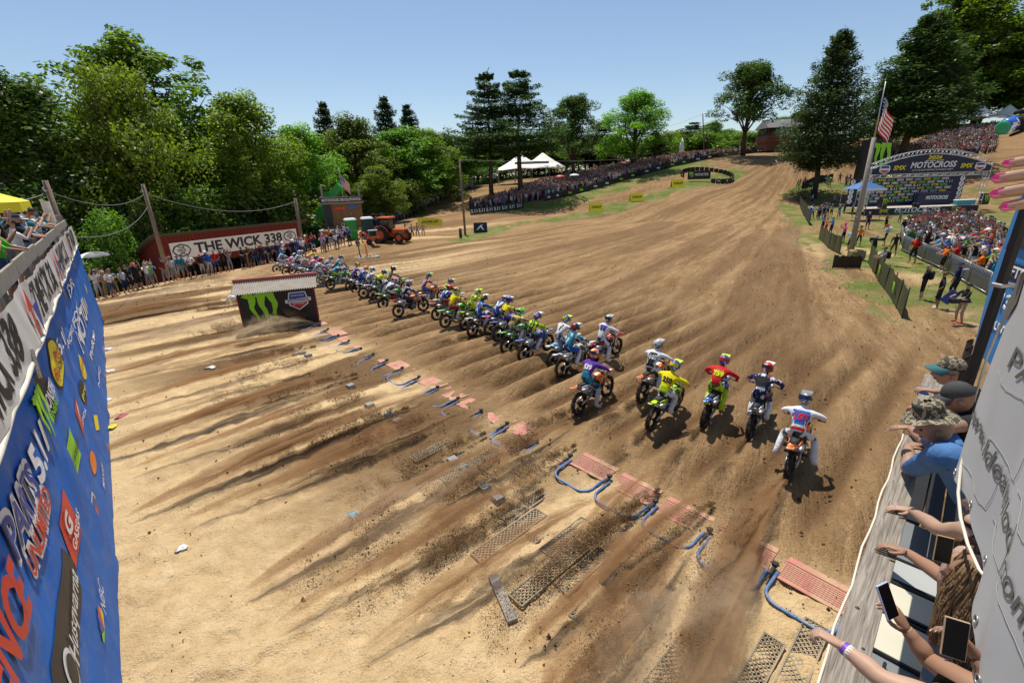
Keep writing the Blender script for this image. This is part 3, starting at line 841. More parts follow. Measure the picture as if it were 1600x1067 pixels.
for (p0, p1, h, t) in (((90, 545), (98, 520), .28, '5.11'), ((104, 545), (110, 512), .16, 'RACING'), ((122, 540), (132, 475), .62, 'MOTUL'), ((114, 510), (120, 478), .25, 'FOX'), ((105, 460), (112, 440), .30, 'FXR'), ((140, 560), (146, 520), .2, 'PARTS'), ((152, 605), (154, 575), .14, 'NBC')):
 wtext(t, p0, p1, h, M_PWHITE, bold=.03)
for px, py in ((134, 452), (133, 473), (139, 440)): wshape(disc_poly(.5, .22, 8), px, py, M_YEL)
# white banner along its top
bn = thing('wall_banner', 'long white banner printed THE WICK 338 along the top of the blue wall', 'banner', WA)
mb = MB()
def bwr(s, z): return .10 + .018 * math.sin(s * 2.2 + z * 2) + .010 * math.sin(s * 7 + z * 6)
def fnb(a, b):
 s = -6 + 29.4 * a; z = 4.04 + .88 * b - .04 * abs(math.sin(s * .9)) * b
 return wallP(s, z, bwr(s, z)) - WA
mb.grid(fnb, 160, 8)
part(mb, 'banner_cloth', M_WHITE, bn)
per = 6.6
mb = MB()
for k in range(-1, 4):
 sa = 4.15 + k * per
 if sa + 4.3 > 23.4: break
 me = text_mesh('THE WICK 338', .86, 0, .035, 0, .9, mats=M_INK)
 w = max(v.co.x for v in me.vertices) - min(v.co.x for v in me.vertices)
 me.transform(Matrix.Diagonal((4.2 / w, 1, 1, 1)))
 drape(me, Winv @ frame(wallP(sa + 2.1, 4.46), WD, (0, 0, 1)), .008, bwr); link('lettering', me, bn); mb = MB()
 mb.prism([(-.09, -.36), (.09, -.36), (.09, .05), (.24, .05), (0, .38), (-.24, .05), (-.09, .05)], .004, Winv @ frame(wallP(sa - .9, 4.50, .135), WD, (0, 0, 1)), 0)
 part(mb, 'arrow_emblem', M_RED, bn); mb = MB()
 mb.prism([(-.3, .2), (0, -.3), (.3, .2)], .004, Winv @ frame(wallP(sa - .35, 4.36, .135), WD, (0, 0, 1)))
 part(mb, 'wedge_emblem', M_PBLUE, bn)
# spectator stand behind the wall
st = thing('wooden_stand', 'grey timber spectator stand behind the blue wall', 'stand', WA)
mb = MB()
ra = math.atan2(WD.y, WD.x)
for k in range(24):
 mb.box(wallP(8.7, 4.0, -.35 - k * .29) - WA, (29.4, .27, .05), rot=ra)
part(mb, 'deck', M_WOODG, st)
for k in range(8):
 mb = MB(); mb.box((0, 0, 0), (3.62, .045, .27)); o = part(mb, 'rail_board', M_WOODG, st)
 o.matrix_local = Matrix.Translation(wallP(-4.2 + k * 3.66, 5.02 + random.uniform(-.03, .03), -.06) - WA) @ Matrix.Rotation(ra, 4, 'Z') @ Matrix.Rotation(random.uniform(-.008, .008), 4, 'Y')
 mb = MB(); mb.box((0, 0, 0), (.09, .09, 5.1)); o = part(mb, 'post', M_WOODG, st); o.matrix_local = Matrix.Translation(wallP(-2.4 + k * 3.66, 2.52, -.33) - WA)
# posts and poles at its far end
def pole(name, label, base, top, r, m=M_POLE, group='wooden utility poles', extra=None):
 base, top = Vector(base), Vector(top)
 t = thing(name, label, 'pole', base, 0, group)
 mb = MB(); d = top - base
 mb.tube([Vector((0, 0, -.3)), d * .5, d], [r * 1.15, r, r * .85], 10)
 part(mb, 'shaft', m, t)
 mb = MB()
 mb.box(d * .93, (.12, r * 2.6, .12)); mb.tube([d * .93 + Vector((0, -r * 1.5, 0)), d * .93 + Vector((0, -r * 1.5, .16))], .05, 8)
 part(mb, 'insulator', M_STEEL, t)
 return t
def standing(px_top, py_top, Y, px_b):
 tp = atY(px_top, py_top, Y); return Vector((tp.x, tp.y, hz(tp.x, tp.y))), tp
b1, t1 = standing(70, 282, 25.5, 0)
pole('utility_pole', 'weathered wooden pole beside the far end of the white banner', b1, t1, .15)
b2, t2 = standing(70, 315, 23.5, 0)
mb = MB(); mb.tube([b2, t2], .17, 10); tag(mb.obj('timber_post', M_WOODG), 'thick short grey post right at the end of the left spectator stand', 'post')
b2b, t2b = standing(87, 337, 24.5, 0)
mb = MB(); mb.box((b2b + t2b) / 2, (.34, .34, (t2b - b2b).z)); tag(mb.obj('timber_post', M_WOODG), 'square pale post between the short grey post and the wooden pole', 'post')
b3 = gz(262, 428, -.5); t3 = atY(223, 288, b3.y)
pole('utility_pole', 'tall wooden pole in front of the left end of the red shed', b3, t3, .16)
b4 = gz(475, 393, -.4); t4 = atY(461, 310, b4.y)
pole('utility_pole', 'wooden pole at the right end of the red shed', b4, t4, .17)
b5 = T(727, 366); t5 = atY(718, 250, b5.y)
pole('utility_pole', 'slim tall pole beside the black triangular sign', b5, t5, .13)
b6 = onY(1097, 128); t6 = atY(1098, 178, 128)
pole('utility_pole', 'far bare pole on the skyline behind the hilltop crowd', b6, t6, .14)
def wire(a, b, sag, label, r=.022):
 a, b = Vector(a), Vector(b); mb = MB(); pts = []
 for i in range(17):
  t = i / 16; p = a.lerp(b, t); p.z -= sag * 4 * t * (1 - t); pts.append(p)
 mb.tube(pts, r, 4, cap=False); return tag(mb.obj('cable', M_WIRE), label, 'cable')
f1 = t1.lerp(b1, .08); f3 = t3.lerp(b3, .1); f4 = t4.lerp(b4, .06); f5 = t5.lerp(b5, .0)
wire(atY(-40, 310, 22), f1, .3, 'overhead cable leaving the picture left of the first wooden pole')
wire(f1, f3, .8, 'overhead cable from the banner end pole to the pole before the shed')
wire(f3, f4, 1.2, 'overhead cable sagging above the red shed between two poles')
wire(f3.lerp(b3, .14), wallP(21, 4.6, -.3), .9, 'low cable from the pole before the shed to the stand')
wire(f5, atY(1040, 243, 112), .6, 'overhead cable from the slim tall pole towards the hilltop')
wire(f4, atY(508, 352, 60), .3, 'short cable from the shed end pole to the scoreboard')
wire(atY(1000, 205, 140), t6, .8, 'overhead cable on the skyline running to the far bare pole')
# ------------------------------------------------------------------ long red shed
sl = atY(272, 410, 44); sr = atY(470, 391, 56)
SD = Vector((sr.x - sl.x, sr.y - sl.y, 0)); SLn = SD.length; SD.normalize(); SN = Vector((SD.y, -SD.x, 0))   # SN points to the camera side
sz0, sz1 = (sl.z + sr.z) / 2, (atY(258, 371, 44).z + atY(470, 346, 56).z) / 2
gz0 = -3.2
sb = Vector((sl.x, sl.y, gz0))
shed = thing('long_shed', 'long low red shed with the THE WICK 338 sign on its front', 'shed', sb)
def sP(s, d, z): return Vector(SD * s - SN * d) + Vector((0, 0, z - gz0))
mb = MB()
nb = 44
for k in range(nb):
 x0 = -1.0 + (SLn + 1.6) * k / nb; x1 = -1.0 + (SLn + 1.6) * (k + 1) / nb - .03
 mb.box(sP((x0 + x1) / 2, 0, (sz0 + sz1) / 2), (x1 - x0, .04, sz1 - sz0), rot=math.atan2(SD.y, SD.x))
part(mb, 'fascia', M_BARN, shed)
mb = MB()
e0, e1 = -1.0, SLn + .6
for e in (e0, e1):
 P_ = [sP(e, .06, gz0), sP(e, 7.5, gz0), sP(e, 7.5, sz0 - .6), sP(e, .06, sz1 - .06)]
 Q_ = [p + SD * .08 for p in P_]
 mb.add(P_ + Q_, [(0, 1, 2, 3), (7, 6, 5, 4), (0, 4, 5, 1), (1, 5, 6, 2), (2, 6, 7, 3), (3, 7, 4, 0)])
mb.box(sP((e0 + e1) / 2, 7.4, (gz0 + sz0 - .6) / 2), (e1 - e0, .08, sz0 - .6 - gz0), rot=math.atan2(SD.y, SD.x))
part(mb, 'end_wall', M_BARN, shed)
mb = MB()
a0, a1 = e0 - .6, e1 + .6
P_ = [sP(a0, -.5, sz1 + .12), sP(a1, -.5, sz1 + .12), sP(a1, 8.2, sz0 - .75), sP(a0, 8.2, sz0 - .75)]
Q_ = [p + Vector((0, 0, .16)) for p in P_]
mb.add(P_ + Q_, [(3, 2, 1, 0), (4, 5, 6, 7), (0, 1, 5, 4), (1, 2, 6, 5), (2, 3, 7, 6), (3, 0, 4, 7)])
part(mb, 'roof', M_ROOFD, shed)
for k in range(7):
 mb = MB(); mb.box(sP(.2 + (SLn - .4) * k / 6, .1, (gz0 + sz0) / 2), (.16, .14, sz0 - gz0 + .2)); part(mb, 'post', M_BARN, shed)
# sign on it
p1_, p2_ = atY(270, 391, 43.7), atY(467, 370, 55.6)
sgl = thing('shed_sign', 'white THE WICK 338 sign board on the red shed front', 'sign', sb)
d_ = SD; L_ = (Vector((p2_.x - p1_.x, p2_.y - p1_.y, 0))).length
cz = (p1_.z + p2_.z) / 2; s_mid = ((p1_ + p2_) / 2 - sb).dot(SD)
sh_ = 22 / FPX * 50
Ms = frame(SD * s_mid + SN * .07 + Vector((0, 0, cz - gz0)), SD, (0, 0, 1))
mb = MB(); mb.box((0, 0, 0), (L_, sh_, .05), rot=None); o = part(mb, 'board', M_WHITE, sgl); o.matrix_local = Ms
label_text(sgl, 'THE WICK 338', Ms @ Matrix.Translation((0.1, 0, .032)), sh_ * .62, M_INK, bold=.035, fit=L_ * .70)
for sx in (-1, 1):
 mb = MB(); cx = sx * L_ * .43
 mb.prism([(-.85, 0), (-.6, .42), (0, .62), (.6, .42), (.85, 0), (.6, -.42), (0, -.62), (-.6, -.42)], .02, Ms @ Matrix.Translation((cx, 0, .03)))
 mb.prism([(-.74, 0), (-.5, .34), (0, .5), (.5, .34), (.74, 0), (.5, -.34), (0, -.5), (-.5, -.34)], .02, Ms @ Matrix.Translation((cx, 0, .035)), 1)
 part(mb, 'emblem', [M_INK, M_WHITE], sgl)
 label_text(sgl, 'THE\nWICK\n338', Ms @ Matrix.Translation((cx, 0, .062)), .22, M_INK, bold=.03)
# ------------------------------------------------------------------ start control hut with claw emblem
dfl = gz(382, 519); dfr = gz(499, 504)
DD = (dfr - dfl); DL = DD.length; DD.normalize(); DNn = Vector((DD.y, -DD.x, 0))
dog = thing('start_hut', 'black start hut with corrugated roof and green claw emblem on the sand', 'hut', dfl)
dh = 1.78
def dP(s, d, z): return DD * s - DNn * d + Vector((0, 0, z))
rzd = math.atan2(DD.y, DD.x)
mb = MB(); mb.box(dP(DL / 2, .03, dh / 2), (DL - .06, .05, dh), rot=rzd); part(mb, 'front_panel', M_BLACK, dog)
mb = MB()
for e in (0, DL):
 P_ = [dP(e, 0, 0), dP(e, 1.1, 0), dP(e, 1.1, dh + .22), dP(e, 0, dh)]; Q_ = [p + DD * (.06 if e == 0 else -.06) for p in P_]
 mb.add(P_ + Q_, [(0, 1, 2, 3), (7, 6, 5, 4), (0, 4, 5, 1), (1, 5, 6, 2), (2, 6, 7, 3), (3, 7, 4, 0)])
mb.box(dP(DL / 2, 1.07, (dh + .2) / 2), (DL, .05, dh + .2), rot=rzd)
part(mb, 'side_wall', M_BARN, dog)
mb = MB()
nc = 36
def corr(a, b):
 s = -.18 + (DL + .36) * a; d = -.2 + 1.35 * b
 return dP(s, d, dh + .05 + (d) * .24 + .035 * math.cos(a * nc * 2 * math.pi))
mb.grid(corr, nc * 4, 3); mb.grid(lambda a, b: corr(a, b) + Vector((0, 0, -.012)), nc * 4, 3, flip=True)
rf = part(mb, 'roof', M_GALV, dog)
mb = MB(); mb.box(dP(DL / 2, 1.15, dh + .05 + 1.15 * .24 + .06), (DL + .42, .16, .16), rot=rzd)
part(mb, 'ridge_board', mat('faded_red_trim', (.42, .12, .10), .8, var=.2), rf)
Mf = frame(dP(DL / 2, -.004, dh / 2), DD, (0, 0, 1))
put('claw_emblem', CLAW, Mf @ Matrix.Translation((-.62, .05, 0)) @ Matrix.Diagonal((1.35, 1.55, 1, 1)), dog)
mb = MB()
mb.prism([(-.42, .12), (-.36, .40), (.36, .40), (.42, .12), (.42, -.2), (0, -.48), (-.42, -.2)], .006, Mf @ Matrix.Translation((.88, .32, 0)), 1)
mb.prism([(-.37, .13), (-.32, .35), (.32, .35), (.37, .13), (.37, .08), (-.37, .08)], .006, Mf @ Matrix.Translation((.88, .32, .006)), 0)
mb.prism([(-.37, -.1), (.37, -.1), (.37, -.17), (0, -.42), (-.37, -.17)], .006, Mf @ Matrix.Translation((.88, .32, .006)), 2)
mb.prism([(-.56, -.1), (.56, -.06), (.56, .11), (-.56, .07)], .006, Mf @ Matrix.Translation((.88, .32, .012)), 1)
part(mb, 'badge', [M_PBLUE, M_PWHITE, M_RED], dog)
label_text(dog, 'SOUTHWICK', Mf @ Matrix.Translation((.88, .325, .02)), .13, M_INK, bold=.02, fit=.92)
label_text(dog, 'NATIONAL', Mf @ Matrix.Translation((.88, .16, .014)), .07, M_PWHITE, bold=.01, fit=.5)
label_text(dog, 'PRO MOTOCROSS', Mf @ Matrix.Translation((.88, .55, .014)), .08, M_PWHITE, bold=.01, fit=.56)
mb = MB()
mb.tube([dP(-.12, -.25, dh + .02), dP(-.3, -.3, dh - .1), dP(-.32, -.3, dh - .3)], .04, 8); mb.lathe([(.05, -.1), (.12, 0), (.05, .1)], 10, Matrix.Translation(dP(-.05, -.3, dh - .08)))
part(mb, 'horn_speaker', M_WHITE, dog)
# ------------------------------------------------------------------ wooden scoreboard tower
YS = 62
q0, q1 = atY(510, 358, YS), atY(569, 350, YS + 1.5)
TD = Vector((q1.x - q0.x, q1.y - q0.y, 0)); TL = TD.length; TD.normalize(); TN = Vector((TD.y, -TD.x, 0))
zt = atY(507, 320, YS).z; zb = q0.z; g0 = -.6
tb = Vector((q0.x, q0.y, g0))
tw = thing('scoreboard_tower', 'brown plywood scoreboard tower with railed platform and flag behind the crowd', 'tower', tb)
def tP(s, d, z): return TD * s - TN * d + Vector((0, 0, z - g0))
rzt = math.atan2(TD.y, TD.x)
for k in range(4):
 mb = MB(); w = TL / 4; mb.box(tP(w * (k + .5), 0, (zb + zt) / 2), (w - .02, .06, zt - zb), rot=rzt); part(mb, 'plywood_panel', M_WOODB, tw)
for s in (0.1, TL - .1):
 for d in (.15, 2.6):
  mb = MB(); mb.box(tP(s, d, (g0 + zt + 2.4) / 2), (.14, .14, zt + 2.4 - g0), rot=rzt); part(mb, 'post', M_WOODG, tw)
mb = MB(); mb.box(tP(TL / 2, 1.3, zt + .08), (TL + .5, 3.2, .12), rot=rzt); part(mb, 'platform', M_WOODG, tw)
mb = MB(); mb.box(tP(TL / 2, -.28, zt + .5), (TL + .5, .04, .62), rot=rzt); part(mb, 'sign_board', M_INK, tw)
label_text(tw, 'MOTOCROSS 338 SOUTHWICK', frame(tP(TL / 2, -.31, zt + .5), TD, (0, 0, 1)), .34, M_PWHITE, bold=.02, fit=TL)
mb = MB()
for z in (zt + .86, zt + .16): mb.box(tP(TL / 2, -.3, z), (TL + .6, .07, .08), rot=rzt)
part(mb, 'rail', M_WOODG, tw)
mb = MB(); mb.box(tP(.55, -.06, zt - 1.0), (.95, .05, 1.9), rot=rzt, mi=1); mb.box(tP(.55, -.06, zb + .8), (.85, .05, 1.1), rot=rzt, mi=1); part(mb, 'number_board', [M_PBLUE, M_INK], tw)
mb = MB(); mb.box(tP(TL * .42, -.06, zt - .55), (1.4, .05, .3), rot=rzt); part(mb, 'small_sign', M_RED, tw)
mb = MB(); mb.box(tP(TL * .76, -.06, zt - .45), (1.3, .05, .34), rot=rzt); part(mb, 'small_sign', mat('blue_board', (.03, .12, .5), .5), tw)
mb = MB(); mb.tube([tP(TL * .45, -.1, zt - .8), tP(TL * .6, -.1, zb + 1.2)], .03, 5); mb.tube([tP(TL * .78, -.1, zt - .8), tP(TL * .6, -.1, zb + 1.2)], .03, 5); part(mb, 'brace', M_STEEL, tw)
def flag(parent, org, right, w, h, droop=1.0, nm='flag'):
 """hanging stars and stripes flag, origin = top of the hoist"""
 mb = MB(); ns = 13
 r = Vector(right).normalized(); side = Vector((-r.y, r.x, 0))
 def P(a, b):
  x = w * a; d = org + r * (x * (1 - .55 * droop)) + Vector((0, 0, -h * b - x * .75 * droop)) + side * (.10 * w * math.sin(a * 7 + b * 2.5))
  return d
 nu = 20
 for k in range(ns):
  for i in range(nu):
   a0, a1, b0, b1 = i / nu, (i + 1) / nu, k / ns, (k + 1) / ns
   m = 2 if (k < 7 and i < nu * .42) else (0 if k % 2 == 0 else 1)
   mb.add([P(a0, b0), P(a1, b0), P(a1, b1), P(a0, b1)], [(0, 1, 2, 3)], m, True)
 for i in range(5):
  for j in range(4):
   c = P(.05 + i * .08, .07 + j * .12) + side * -.015; mb.box(c, (.07, .05, .07), mi=1)
 return mb.obj(nm, [mat('flag_red', (.55, .02, .03), .8), mat('flag_white', (.75, .73, .72), .8), mat('flag_blue', (.02, .03, .16), .8)], parent)
mb = MB(); fp0 = tP(TL * .55, .6, zt); ftop = atY(525, 262, YS) - tb
mb.tube([fp0, Vector((fp0.x, fp0.y, ftop.z))], .045, 8); part(mb, 'flag_mast', M_STEEL, tw)
flag(tw, Vector((fp0.x, fp0.y, ftop.z - .6)), TD, 2.0, 1.5, .9)
# canopy lean-to in front of the tower foot
cv = thing('canopy', 'lilac grey flat canopy at the foot of the scoreboard tower', 'canopy', tb)
c_a, c_b = atY(500, 362, 60.5), atY(552, 357, 60.5)
mb = MB(); mb.box(((c_a + c_b) / 2 - tb) + Vector((0, .8, 0)), ((c_b - c_a).length, 2.6, .10), rot=rzt); part(mb, 'canopy_cloth', mat('lilac_canvas', (.33, .28, .32), .8), cv)
for s in (-.46, .46):
 for d in (-.4, 2.0):
  mb = MB(); p = (c_a.lerp(c_b, .5 + s) - tb) + Vector((0, d, 0)); mb.tube([Vector((p.x, p.y, 0)), p], .03, 6); part(mb, 'leg', M_STEEL, cv)
# ------------------------------------------------------------------ portable toilets
def toilet(px, py, col, label):
 b = T(px, py); t = thing('portable_toilet', label, 'portable toilet', b, .5, 'portable toilets')
 m = mat('toilet_' + label[:8], col, .5)
 mb = MB(); mb.box((0, 0, 1.05), (1.1, 1.15, 2.1), bev=.05); part(mb, 'cabin', m, t)
 mb = MB(); mb.loft([[(-.6, -.62, 2.1), (.6, -.62, 2.1), (.6, .62, 2.1), (-.6, .62, 2.1)], [(-.5, -.5, 2.28), (.5, -.5, 2.28), (.5, .5, 2.28), (-.5, .5, 2.28)]], smooth=False); part(mb, 'roof', M_PWHITE, t)
 mb = MB(); mb.box((0, -.585, 1.0), (.8, .03, 1.85)); dd = part(mb, 'door', m, t); mb = MB(); mb.box((.3, -.61, 1.0), (.1, .03, .2)); part(mb, 'handle', M_STEEL, dd)
toilet(577, 372, (.02, .07, .06), 'dark green portable toilet with white roof left of the tractor')
toilet(551, 374, (.03, .32, .05), 'bright green portable toilet under the scoreboard tower')
# ------------------------------------------------------------------ tractor
def wheel(parent, loc, r, w, rimm, name='wheel', lug=0):
 wt = link(name, None, parent); wt.location = loc
 mb = MB(); Mx = Matrix.Rotation(math.pi / 2, 4, 'X')
 mb.lathe([(r * .62, -w / 2), (r * .93, -w / 2), (r, -w * .3), (r, w * .3), (r * .93, w / 2), (r * .62, w / 2)], 28, Mx, cap=False)
 for k in range(lug):
  q = 2 * math.pi * k / lug; mb.box((r * math.cos(q), (k % 2 - .5) * w * .5, r * math.sin(q)), (.06, w * .5, .10), rot=Matrix.Rotation(-q, 4, 'Y'))
 part(mb, 'tyre', M_TYRE, wt)
 mb = MB(); mb.lathe([(.02, -w * .12), (r * .3, -w * .15), (r * .63, -w * .42), (r * .63, w * .42), (r * .3, w * .15), (.02, w * .12)], 24, Mx); part(mb, 'rim', rimm, wt)
 return wt
trb = T(612, 378)
tr_ = thing('tractor', 'orange farm tractor with cab parked at the edge of the wood', 'tractor', trb, -.35)
mb = MB(); mb.box((1.15, 0, 1.15), (1.7, .72, .62), bev=.12); mb.box((.2, 0, .8), (3.2, .5, .45), bev=.05); part(mb, 'bonnet', M_ORANGEM, tr_)
mb = MB()
for sx in (-.95, .25):
 for sy in (-.6, .6): mb.tube([(sx, sy, 1.2), (sx * .9, sy * .95, 2.5)], .05, 6)
part(mb, 'cab_frame', M_DKMETAL, tr_)
mb = MB(); mb.box((-.36, 0, 1.75), (1.08, 1.1, 1.1)); part(mb, 'cab_glass', M_GLASS, tr_)
mb = MB(); mb.box((-.38, 0, 2.58), (1.5, 1.4, .16), bev=.06); part(mb, 'cab_roof', M_ORANGEM, tr_)
for sy in (-.8, .8):
 wheel(tr_, (-.7, sy, .82), .82, .46, M_ORANGEM, lug=20); wheel(tr_, (1.5, sy * .95, .56), .56, .34, M_ORANGEM, lug=16)
 mb = MB(); mb.tube([(-.7 + .95 * math.cos(q), sy, .82 + .95 * math.sin(q)) for q in np.linspace(.3, 2.6, 8)], .06, 6); part(mb, 'mudguard', M_ORANGEM, tr_)
mb = MB(); mb.tube([(1.7, .22, 1.4), (1.7, .22, 2.3)], .04, 8); part(mb, 'exhaust_pipe', M_DKMETAL, tr_)
mb = MB(); mb.box((2.0, 0, 1.1), (.05, .6, .5)); part(mb, 'grille', M_BLACK, tr_)
# red implement and small loader left of it
imb = T(584, 383)
im = thing('red_loader', 'small red loader machine standing left of the orange tractor', 'loader', imb, .2); im.scale = (.72, .72, .72)
mb = MB(); mb.box((0, 0, .7), (1.7, 1.1, .6), bev=.08); part(mb, 'body', M_ORANGEM, im)
mb = MB(); mb.tube([(-.4, .4, 1.0), (-1.3, .4, 1.7), (-2.0, .4, .6)], .09, 6); mb.tube([(-.4, -.4, 1.0), (-1.3, -.4, 1.7), (-2.0, -.4, .6)], .09, 6); part(mb, 'lift_arm', M_RED, im)
mb = MB(); mb.box((.1, 0, 1.9), (1.3, 1.2, .08)); [mb.tube([(sx, sy, 1.0), (sx, sy, 1.9)], .03, 5) for sx in (-.45, .65) for sy in (-.5, .5)]; part(mb, 'canopy', mat('grey_canvas', (.30, .31, .31), .8), im)
mb = MB(); mb.prism([(0, 0), (.5, 0), (.5, .1), (.1, .5), (0, .5)], 1.5, Matrix.Translation((-2.4, .75, .15)) @ Matrix.Rotation(math.pi / 2, 4, 'X')); part(mb, 'bucket', M_DKMETAL, im)
for sx in (-.55, .6):
 for sy in (-.6, .6): wheel(im, (sx, sy, .38), .38, .28, M_DKMETAL, lug=12)
# ------------------------------------------------------------------ green telehandler
thb = T(492, 386)
th = thing('telehandler', 'green telehandler with raised boom left of the scoreboard tower', 'telehandler', thb, 0)
def loc(px, py, Y): return atY(px, py, Y) - thb
Yh = thb.y + .5
mb = MB(); A_ = loc(482, 372, Yh); B_ = loc(507, 325, Yh);
def beam(mb, A, B, w, mi=0):
 d = (B - A); q = d.to_track_quat('Z', 'Y'); mb.box((A + B) / 2, (w, w * 1.2, d.length), rot=q, mi=mi, bev=.04)
beam(mb, A_, B_, 1.05); beam(mb, A_.lerp(B_, .4), B_ + (B_ - A_) * .12, .8); part(mb, 'boom', M_GREENM, th)
mb = MB(); C_ = loc(515, 312, Yh + 3); D_ = loc(532, 290, Yh + 3); beam(mb, C_, D_, .8); mb.box(loc(512, 305, Yh + 3), (.8, .5, .9)); part(mb, 'boom_head', M_GREENM, th)
mb = MB(); mb.box((.5, 0, .9), (3.6, 1.6, .8), bev=.15); mb.box((1.3, -.2, 1.6), (1.4, 1.1, .8), bev=.15); part(mb, 'body', M_GREENM, th)
mb = MB(); mb.box((.6, -.5, 1.9), (1.1, .9, 1.2)); part(mb, 'cab_glass', M_GLASS, th)
for sx in (-.9, 1.9):
 for sy in (-.95, .95): wheel(th, (sx, sy, .62), .62, .4, M_YEL, lug=18)
mb = MB(); mb.tube([A_ + Vector((.5, 0, .2)), A_.lerp(B_, .55) + Vector((.5, -.3, 0))], .09, 8); mb.tube([A_ + Vector((1.6, -.3, .3)), A_.lerp(B_, .35) + Vector((1.4, -.3, 0))], .07, 8); part(mb, 'hydraulic_ram', M_STEEL, th)
# ------------------------------------------------------------------ big white pole tent
tbw = onY(830, 112)
tn = thing('pole_tent', 'large white peaked marquee behind the two tall pines', 'tent', tbw)
def tent_mesh(wx, wy, h0, h1, peaks):
 mb = MB()
 def P(a, b):
  x = (a - .5) * wx; y = (b - .5) * wy
  e = min(min(a, 1 - a), min(b, 1 - b) * wy / wx) * 2
  z = h0
  for (pxx, ph) in peaks:
   d = math.hypot((x - pxx * wx) / wx * 2.1, y / wy * 1.6)
   z = max(z, h0 + (ph - h0) * max(0, 1 - d) ** 1.55)
  z = max(z, h0 + (h1 - h0) * .45 * (min(1, e * 2.2)) * (1 - abs(y) / wy))
  return (x, y, z)
 mb.grid(P, 40, 18)
 return mb
wt_ = 96 / FPX * 112
zt_ = max(6.5, atY(838, 256, 112).z - tbw.z)
mb = tent_mesh(wt_, 9, zt_ * .45, zt_ * .85, [(-.16, zt_), (.18, zt_)]); part(mb, 'tent_roof', M_TENT, tn)
mb = MB(); mb.box((0, -4.3, zt_ * .62), (wt_ * .5, .02, .5)); o = part(mb, 'name_strip', mat('grey_print', (.3, .3, .3), .7), tn); o.matrix_local = Matrix.Translation((0, .5, zt_ * .03)) @ Matrix.Rotation(-.0, 4, 'X')
for x in (-.5, -.25, 0, .25, .5):
 for y in (-4.5, 4.5):
  mb = MB(); mb.tube([(x * wt_, y, -.5), (x * wt_, y, zt_ * .45)], .06, 6); part(mb, 'tent_pole', M_STEEL, tn)
# row of peaked tents on the right slope
for i, (px, Yt) in enumerate([(1527, 116), (1569, 116), (1610, 116), (1490, 120)]):
 xt = atY(px, 195, Yt).x; b = Vector((xt, Yt, hz(xt, Yt))); w = 42 / FPX * Yt; zp = atY(px, 163 if i != 3 else 172, Yt).z - b.z
 t = thing('peaked_tent', ['white peaked tent just left of the middle one on the slope', 'white peaked tent with the tallest spike above the right crowd', 'white peaked tent cut by the right picture edge', 'low white tent half hidden by trees at the row end'][i], 'tent', b, 0, 'row of white peaked tents')
 mb = tent_mesh(w, w, zp * .45, zp * .5, [(0, zp)]); part(mb, 'tent_roof', M_TENT, t)
 mb = MB(); mb.box((0, -w / 2 + .02, zp * .45 - .15), (w, .03, .3)); part(mb, 'valance', M_TENT, t)
 for sx in (-.48, .48):
  for sy in (-.48, .48):
   mb = MB(); mb.tube([(sx * w, sy * w, -.5), (sx * w, sy * w, zp * .46)], .05, 6); part(mb, 'leg', M_STEEL, t)
# ------------------------------------------------------------------ hilltop hut
hb = onY(1206, 140)
hut = thing('hilltop_hut', 'small brown viewing hut with grey roof on the hilltop', 'hut', hb)
s_ = 140 / FPX
zA = atY(1206, 222, 140).z - hb.z
w_, h_ = 48 * s_, 29 * s_
mb = MB(); mb.box((0, 0, zA + h_ * .12), (w_, 6, h_ * .3)); mb.box((0, 0, (zA) / 2), (w_ * .9, 5, zA)); part(mb, 'wall', mat('hut_boards', (.16, .07, .045), .85, var=.2), hut)
mb = MB(); [mb.box((x * w_, -2.9, zA + h_ * .36), (.14, .14, h_ * .5)) for x in (-.47, -.16, .16, .47)]; part(mb, 'post', M_BARN, hut)
mb = MB(); mb.box((0, .5, zA + h_ * .40), (w_ * .94, 4.6, h_ * .36)); part(mb, 'window_band', M_GLASS, hut)
mb = MB(); mb.loft([[(-w_ * .55, -3.7, zA + h_ * .6), (w_ * .55, -3.7, zA + h_ * .6), (w_ * .55, 3.5, zA + h_ * .6), (-w_ * .55, 3.5, zA + h_ * .6)], [(-w_ * .5, -.2, zA + h_ * 1.0), (w_ * .5, -.2, zA + h_ * 1.0), (w_ * .5, .2, zA + h_ * 1.0), (-w_ * .5, .2, zA + h_ * 1.0)]], smooth=False); part(mb, 'roof', mat('grey_shingles', (.16, .155, .155), .8, var=.2, scale=2), hut)
mb = MB(); mb.box((0, -3.1, zA + h_ * .28), (w_ * 1.02, .06, .1)); mb.box((0, -3.1, zA + h_ * .12), (w_ * 1.02, .06, .1)); part(mb, 'rail', M_BARN, hut)
wb_ = onY(1061, 128); mb = MB(); mb.lathe([(.25, 0), (.7, 2.0), (.5, 4.2), (.06, 5.2)], 8, Matrix.Translation((0, 0, -.1)))
o = mb.obj('folded_parasol', M_TENT, None, wb_); tag(o, 'tall folded white parasol on the skyline left of the far bare pole', 'parasol')
